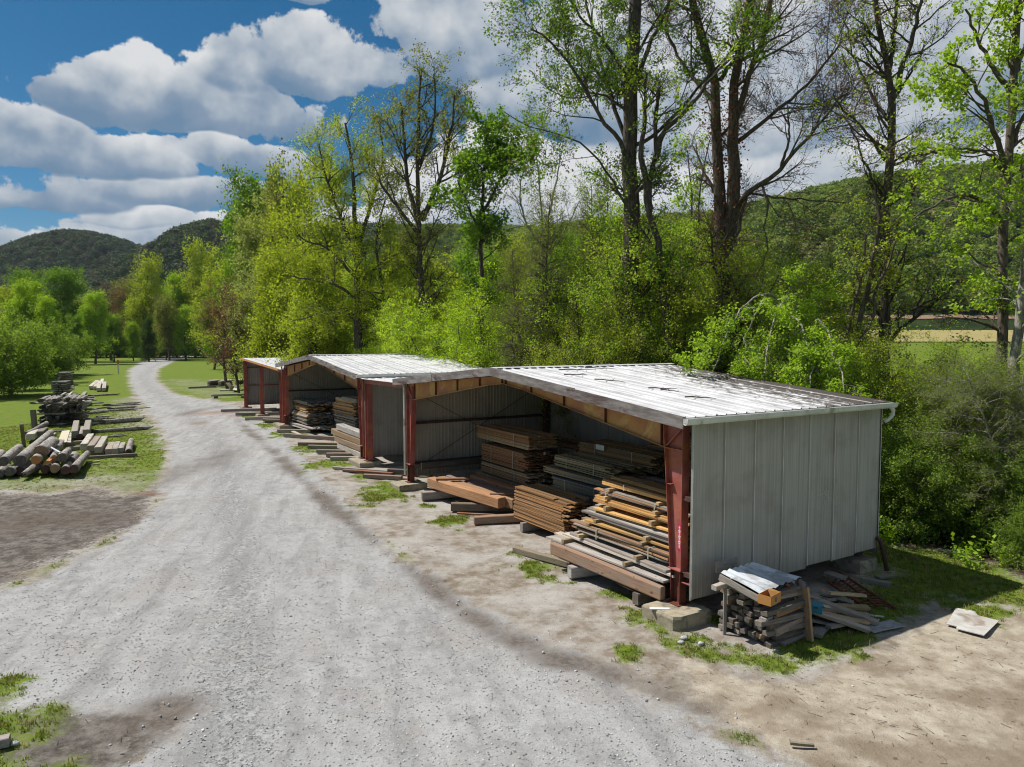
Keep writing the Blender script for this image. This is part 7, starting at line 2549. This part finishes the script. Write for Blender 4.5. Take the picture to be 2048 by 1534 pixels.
# ------------------------------------------------------------------ stuff: instanced by geometry nodes
def scatter(name, pts, protos, smin, smax, seed=0, tilt=0.15, parent=None, mats=None):
    me = bpy.data.meshes.new(name)
    me.vertices.add(len(pts))
    me.vertices.foreach_set('co', np.asarray(pts, np.float32).ravel())
    me.update()
    o = link(name, me, parent)
    ng = bpy.data.node_groups.new(name, 'GeometryNodeTree')
    ng.interface.new_socket('Geometry', in_out='INPUT', socket_type='NodeSocketGeometry')
    ng.interface.new_socket('Geometry', in_out='OUTPUT', socket_type='NodeSocketGeometry')
    N = ng.nodes
    Lk = ng.links
    gi = N.new('NodeGroupInput')
    go = N.new('NodeGroupOutput')
    jn = N.new('GeometryNodeJoinGeometry')
    idx = N.new('GeometryNodeInputIndex')
    md = N.new('ShaderNodeMath')
    md.operation = 'MODULO'
    Lk.new(idx.outputs[0], md.inputs[0])
    md.inputs[1].default_value = len(protos)
    rs = N.new('FunctionNodeRandomValue')
    rs.data_type = 'FLOAT'
    rs.inputs[2].default_value = smin
    rs.inputs[3].default_value = smax
    rs.inputs['Seed'].default_value = seed
    rr_ = N.new('FunctionNodeRandomValue')
    rr_.data_type = 'FLOAT_VECTOR'
    rr_.inputs[0].default_value = (-tilt, -tilt, 0)
    rr_.inputs[1].default_value = (tilt, tilt, 6.283)
    rr_.inputs['Seed'].default_value = seed + 5
    for i, p in enumerate(protos):
        cp = N.new('ShaderNodeMath')
        cp.operation = 'COMPARE'
        Lk.new(md.outputs[0], cp.inputs[0])
        cp.inputs[1].default_value = i
        cp.inputs[2].default_value = 0.25
        ip = N.new('GeometryNodeInstanceOnPoints')
        oi = N.new('GeometryNodeObjectInfo')
        oi.inputs['Object'].default_value = p
        Lk.new(gi.outputs[0], ip.inputs['Points'])
        Lk.new(cp.outputs[0], ip.inputs['Selection'])
        Lk.new(oi.outputs['Geometry'], ip.inputs['Instance'])
        Lk.new(rr_.outputs[0], ip.inputs['Rotation'])
        Lk.new(rs.outputs[1], ip.inputs['Scale'])
        Lk.new(ip.outputs[0], jn.inputs[0])
    Lk.new(jn.outputs[0], go.inputs[0])
    mod = o.modifiers.new('scatter', 'NODES')
    mod.node_group = ng
    return o


def loose(name, me):
    return bpy.data.objects.new(name, me)     # source mesh only, never placed in the scene


def tuft(seed, n, h, r, m=None):
    rng = np.random.default_rng(seed)
    a = rng.uniform(0, 6.28, n)
    d = rng.uniform(0, r, n)
    p = np.stack([np.cos(a) * d, np.sin(a) * d, np.zeros(n)], 1)
    an = rng.uniform(0, 6.28, n)
    ln = h * rng.uniform(.5, 1.2, n)
    out = np.stack([np.cos(an), np.sin(an), np.zeros(n)], 1)
    side = np.stack([-np.sin(an), np.cos(an), np.zeros(n)], 1) * 0.006
    lean = rng.uniform(.2, .9, n)[:, None]
    mid = p + np.array([0, 0, 1]) * (ln * .55)[:, None] + out * lean * .25 * ln[:, None]
    tip = p + np.array([0, 0, 1]) * (ln * .85)[:, None] + out * lean * .75 * ln[:, None]
    V = np.stack([p - side, p + side, mid + side * .8, mid - side * .8, tip], 1).reshape(-1, 3)
    b_ = np.arange(n)[:, None] * 5
    q = b_ + np.array([[0, 1, 2, 3]])
    t = b_ + np.array([[3, 2, 4]])
    return mesh_np('tuft', V, [q, t], m or L_GRASS, {'tone': np.repeat(rng.random(n), 5)})


TUFTS = [loose('tuft', tuft(i, 14, .06, .08)) for i in range(3)] + [loose('tuft', tuft(7, 9, .09, .1, L_STRAW)), loose('tuft', tuft(8, 16, .045, .12))]


def ground_pts(n, x0, x1, y0, y1, key, thr, seed, power=1.0, extra=None):
    rng = np.random.default_rng(seed)
    X = rng.uniform(x0, x1, n)
    Y = y0 + (y1 - y0) * rng.random(n) ** power
    ok = np.abs(X) < Y * 0.8 + 2
    X, Y = X[ok], Y[ok]
    z = zones(X, Y)
    k = z[key] * (1 - 0.8 * z['stain']) * (1 - z['wood'])
    nz_ = fbm(X, Y, 3.0, 3, 77)
    keep = k * (0.35 + 1.1 * nz_) > thr * (0.6 + 0.8 * rng.random(len(X)))
    X, Y, = X[keep], Y[keep]
    # z offset follows the ground mesh
    h = terrain(X, Y) + (fbm(X, Y, 0.8, 4, 21) - 0.5) * 0.09 + (fbm(X, Y, 3.1, 2, 31) - 0.5) * 0.03 - 0.035 * zones(X, Y)['stain'] + 0.03 * zones(X, Y)['lawn'] - 0.03
    return np.stack([X, Y, h], 1)


gp = np.vstack([ground_pts(60000, -12, 16, 6.5, 26, 'lawn', .55, 1), ground_pts(50000, -34, 2, 22, 60, 'lawn', .6, 2)])
tag(scatter('grass', gp, TUFTS, .6, 1.25, 3), kind='stuff')
print('tufts', len(gp))


def rock(seed):
    rng = np.random.default_rng(seed)
    v = np.array([(x, y, z) for x in (-1, 1) for y in (-1, 1) for z in (-1, 1)], float) * rng.uniform(.6, 1.1, (8, 3)) * np.array([1, .8, .55])
    f = np.array([(0, 1, 3, 2), (4, 6, 7, 5), (0, 4, 5, 1), (2, 3, 7, 6), (0, 2, 6, 4), (1, 5, 7, 3)])
    m = [M_STONE, simple_mat('dark_gravel_stone', (0.16, 0.16, 0.165), (0.25, 0.25, 0.25), 30, .9, .2), simple_mat('pale_gravel_stone', (0.5, 0.49, 0.47), (0.6, 0.59, 0.57), 30, .9, .2)][seed % 3]
    return mesh_np('pebble', v * 0.5, f, m)


ROCKS = [loose('pebble', rock(i)) for i in range(6)]
sp_ = ground_pts(60000, -14, 9, 6.3, 26, 'gravel', .62, 5, 1.3)
sp_ = sp_[RN.random(len(sp_)) > sstep(9, 25, sp_[:, 1])]
tag(scatter('gravel', sp_ + np.array([0, 0, .003]), ROCKS, .008, .032, 7, .6), kind='stuff')
rg_ = np.random.default_rng(77)
ex = np.stack([rg_.uniform(-13, 9, 5200), rg_.uniform(6.5, 34, 5200)], 1)
kz = zones(ex[:, 0], ex[:, 1])
edge_ = np.clip(kz['gravel'] * (1 - kz['gravel']) * 4 + 0.6 * kz['stain'] + 0.05 * kz['gravel'] + .12 * kz['dark'], 0, 1) * (fbm(ex[:, 0], ex[:, 1], 1.7, 3, 5) > .48)
ex = ex[rg_.random(len(ex)) < edge_]
ez = terrain(ex[:, 0], ex[:, 1]) + (fbm(ex[:, 0], ex[:, 1], .8, 4, 21) - .5) * .09 - .03
tag(scatter('loose_stones', np.column_stack([ex, ez]), ROCKS, .015, .055, 11, .6), kind='stuff')


def twig(seed):
    rng = np.random.default_rng(seed)
    P = np.cumsum(rng.normal(size=(1, 5, 3)) * np.array([.25, .06, .012]) + np.array([.25, 0, 0]), 1) * .25
    P[:, :, 2] = np.abs(P[:, :, 2]) + .008
    V, q = tubes(P, np.linspace(.006, .003, 5)[None] * 1.0, 4)
    return mesh_np('twig', V, q, M_TWIG)


TWIGS = [loose('twig', twig(i)) for i in range(4)]
rng_ = np.random.default_rng(8)
cl = [G(x, y)[:2] for x, y in [(1880, 1420), (1980, 1440), (1760, 1440), (1700, 1330), (1930, 1310), (1850, 1500), (1650, 1310), (150, 1480), (260, 1500), (1990, 1330), (1600, 1390), (700, 1050), (860, 1100)]]
tp = np.vstack([c[None] + rng_.normal(size=(22, 2)) * np.array([.6, .35]) for c in cl] + [np.stack([rng_.uniform(2, 12, 340), rng_.uniform(8.5, 17, 340)], 1), np.stack([rng_.uniform(-9, 4, 60), rng_.uniform(7.5, 20, 60)], 1)])
zt = terrain(tp[:, 0], tp[:, 1]) + (fbm(tp[:, 0], tp[:, 1], 0.8, 4, 21) - .5) * .09 - .03
tag(scatter('twig_litter', np.column_stack([tp, zt]), TWIGS, .12, .8, 9, .05), kind='stuff')


# low leafy growth on the bank
def bank_pts(n, seed):
    rng = np.random.default_rng(seed)
    u = rng.uniform(-12, 60, n)
    v = rng.uniform(9.0, 26, n)
    P = OO[None] + UU[None] * u[:, None] + VV[None] * v[:, None]
    P[:, 2] = terrain(P[:, 0], P[:, 1])
    dd = v - 8.3
    keep = (P[:, 2] > -2.4) & (rng.random(n) < .95)
    return P[keep]


def herb(seed, m):
    rng = np.random.default_rng(seed)
    P = np.zeros((9, 4, 3))
    a = rng.uniform(0, 6.28, 9)
    d = np.stack([np.cos(a) * .5, np.sin(a) * .5, np.ones(9)], 1) * rng.uniform(.25, .55, 9)[:, None]
    for k in range(4):
        P[:, k] = d * (k / 3)
    V, q, t = leaves(P, rng, 90, .11, .2, .09)
    return mesh_np('herb', V, q, m, {'tone': t})


HERBS = [loose('herb', herb(1, L_MID)), loose('herb', herb(2, L_BRT)), loose('herb', herb(3, L_DRK))]
tag(scatter('undergrowth', bank_pts(5200, 3), HERBS, .6, 1.6, 4, .2), kind='stuff')


# wooded hillsides: crowns one cannot count
def hill_crown(seed, m, n=340, r=4.2, size=1.15, con=False):
    rng = np.random.default_rng(seed)
    a = rng.uniform(0, 6.28, n)
    c = rng.uniform(-.25, 1, n)
    s = np.sqrt(1 - np.clip(c, -1, 1) ** 2)
    d = np.stack([np.cos(a) * s, np.sin(a) * s, c], 1)
    lump = 1 + .22 * np.sin(3 * a + seed) * s + .15 * np.sin(5 * c * 3 + a * 2)
    if con:
        zc_ = rng.random(n)
        p = np.stack([np.cos(a) * (1 - zc_) * r * .55, np.sin(a) * (1 - zc_) * r * .55, zc_ * r * 3 - 1], 1)
    else:
        p = d * lump[:, None] * np.array([r, r, r * 1.05]) * rng.uniform(.82, 1.03, n)[:, None] + np.array([0, 0, r * .9])
    nrm = norm(d + rng.normal(size=(n, 3)) * .38)
    x = norm(np.cross(nrm, rng.normal(size=(n, 3))))
    y = np.cross(nrm, x)
    L_ = (size * rng.uniform(.6, 1.2, n))[:, None]
    V = np.stack([p - x * L_ * .5, p + y * L_ * .45, p + x * L_ * .5, p - y * L_ * .45], 1).reshape(-1, 3)
    return mesh_np('hill_crown', V, np.arange(n * 4).reshape(-1, 4), m, {'tone': np.repeat(rng.random() * .5 + .5 * rng.random(n), 4)})


H_A = leaf_mat('far_hill_leaf', (0.055, 0.085, 0.032), (0.09, 0.125, 0.05), .3)  # cloud shadow and distance haze painted into the far hill leaf colours
H_B = leaf_mat('far_hill_leaf_dark', (0.036, 0.062, 0.034), (0.06, 0.09, 0.046), .25)
H_C = leaf_mat('far_hill_leaf_grey', (0.075, 0.075, 0.05), (0.105, 0.105, 0.068), .3)
H_D = leaf_mat('near_hill_leaf', (0.14, 0.21, 0.02), (0.23, 0.31, 0.035), .45)
H_E = leaf_mat('near_hill_leaf_mid', (0.08, 0.14, 0.018), (0.15, 0.21, 0.03), .4)
FARC = [loose('hill_crown', hill_crown(i, m)) for i, m in enumerate([H_A, H_B, H_A, H_C, H_B])] 
NEARC = [loose('hill_crown', hill_crown(i + 20, m, 420, 4.2, 1.0)) for i, m in enumerate([H_D, H_E, H_D, L_TAN, H_E, H_D])] 


def hill_pts(n, x0, x1, y0, y1, zmin, seed, sel):
    rng = np.random.default_rng(seed)
    X = rng.uniform(x0, x1, n)
    Y = rng.uniform(y0, y1, n)
    h = terrain(X, Y)
    a = X / Y
    ok = (h > zmin) & (a > -.85) & (a < .95) & sel(X, Y, h)
    return np.stack([X[ok], Y[ok], h[ok] - 1.5], 1)


hp = np.vstack([hill_pts(30000, -1100, 500, 480, 1260, 6, 1, lambda x, y, h: (x / y < -0.18) & (y > 300))])
tag(scatter('hill_forest', hp, FARC, .65, 1.6, 2, .1), kind='stuff')
hp2 = hill_pts(34000, -260, 900, 260, 900, 10, 3, lambda x, y, h: (x / y > -0.2) & ((y > 455 - 60 * (x / y < .35)) | (h > 19)))
tag(scatter('near_hill_forest', hp2, NEARC, .55, 1.4, 5, .1), kind='stuff')
print('hill', len(hp), len(hp2))

# farm beyond the creek: long low shed with dark red roof edge, rows of young shrubs
fb = GT(1930, 596)
FB = empty('farm_shed', tuple(fb), 'long low pale farm shed with dark red roof edge beyond the field', 'farm shed')
sc = fb[1] / F
b = MB()
b.box(-45 * sc, 45 * sc, 0, 8, 0, 17 * sc)
b.build('wall', M_WHITE, FB)
b = MB()
b.box(-47 * sc, 47 * sc, -.6, 8.6, 17 * sc + .01, 19.5 * sc)
b.build('roof', simple_mat('dark_red_roof', (0.12, 0.025, 0.025), (0.15, 0.03, 0.03), 1, .6, .3), FB)
b = MB()
for k in range(5):
    x = (-36 + k * 18) * sc
    b.box(x, x + 5 * sc, -.06, -.02, 3 * sc, 12 * sc)
b.build('door', M_PURLIN, FB)
for i in range(24):
    p = GT(1806 + i * 8.4, 622 + (i % 3))
    plant('shrub', 'nursery_shrub', 'small round shrub in the planted row before the far farm shed', p, 3.6, i, 'shrubs in the planted row before the farm shed', 'shrub')
for i, (x, y, h) in enumerate([(1935, 608, 7), (1965, 604, 6), (1890, 606, 9), (2000, 606, 8), (1912, 612, 5)]):
    p = GT(x, y)
    plant('oak' if i < 3 else 'cedar', 'farm_tree', ['dark round tree before the farm shed', 'lower dark tree before the right of the farm shed', 'dark tree hiding the left end of the farm shed', 'dark cedar right of the farm shed', 'small cedar before the farm shed'][i], p, h, i, 'trees around the farm shed', wide=1.2)

# tilled strips of the field
def strip(pts, c1, c2, dz):
    vs = []
    for x, y in pts:
        p = GT(x, y)
        vs.append((p[0], p[1], gz(p[0], p[1]) + dz))
    return vs


M_SOIL = simple_mat('tilled_soil', (0.21, 0.13, 0.09), (0.28, 0.19, 0.13), .4, .95, .1)
M_STRAW = simple_mat('dry_straw_field', (0.34, 0.27, 0.13), (0.28, 0.25, 0.09), .3, .95, .1)


def field(name, x0, x1, ya, yb, m, dz):
    n = 16
    vs, fs = [], []
    A = [GT(x0 + (x1 - x0) * i / n, ya) for i in range(n + 1)]
    B_ = [GT(x0 + (x1 - x0) * i / n, yb) for i in range(n + 1)]
    k = 12
    for i in range(n + 1):
        for j in range(k + 1):
            p = A[i] * (1 - j / k) + B_[i] * (j / k)
            vs.append((p[0], p[1], gz(p[0], p[1]) + dz))
    for i in range(n):
        for j in range(k):
            fs.append((i * (k + 1) + j, (i + 1) * (k + 1) + j, (i + 1) * (k + 1) + j + 1, i * (k + 1) + j + 1))
    return tag(link(name, mesh_np(name, np.array(vs), np.array(fs), m)), kind='structure')


field('tilled_field', 1600, 2060, 640, 633, M_SOIL, .35)
field('straw_field', 1640, 2060, 685, 662, M_STRAW, .3)


# thin air between here and the hills
hb = MB()
hb.box(-2600, 2600, -80, 3200, -6, 300)
hz_ = hb.build('haze', bpy.data.materials.new('air'))
am = hz_.data.materials[0]
am.use_nodes = True
am.node_tree.nodes.clear()
at_ = NT(am.node_tree)
ao = at_.node('ShaderNodeOutputMaterial')
pv = at_.node('ShaderNodeVolumePrincipled')
pv.inputs['Color'].default_value = (0.72, 0.84, 1.0, 1)
pv.inputs['Density'].default_value = 0.00005
pv.inputs['Anisotropy'].default_value = 0.0
at_.l.new(pv.outputs[0], ao.inputs['Volume'])
tag(hz_, kind='stuff')
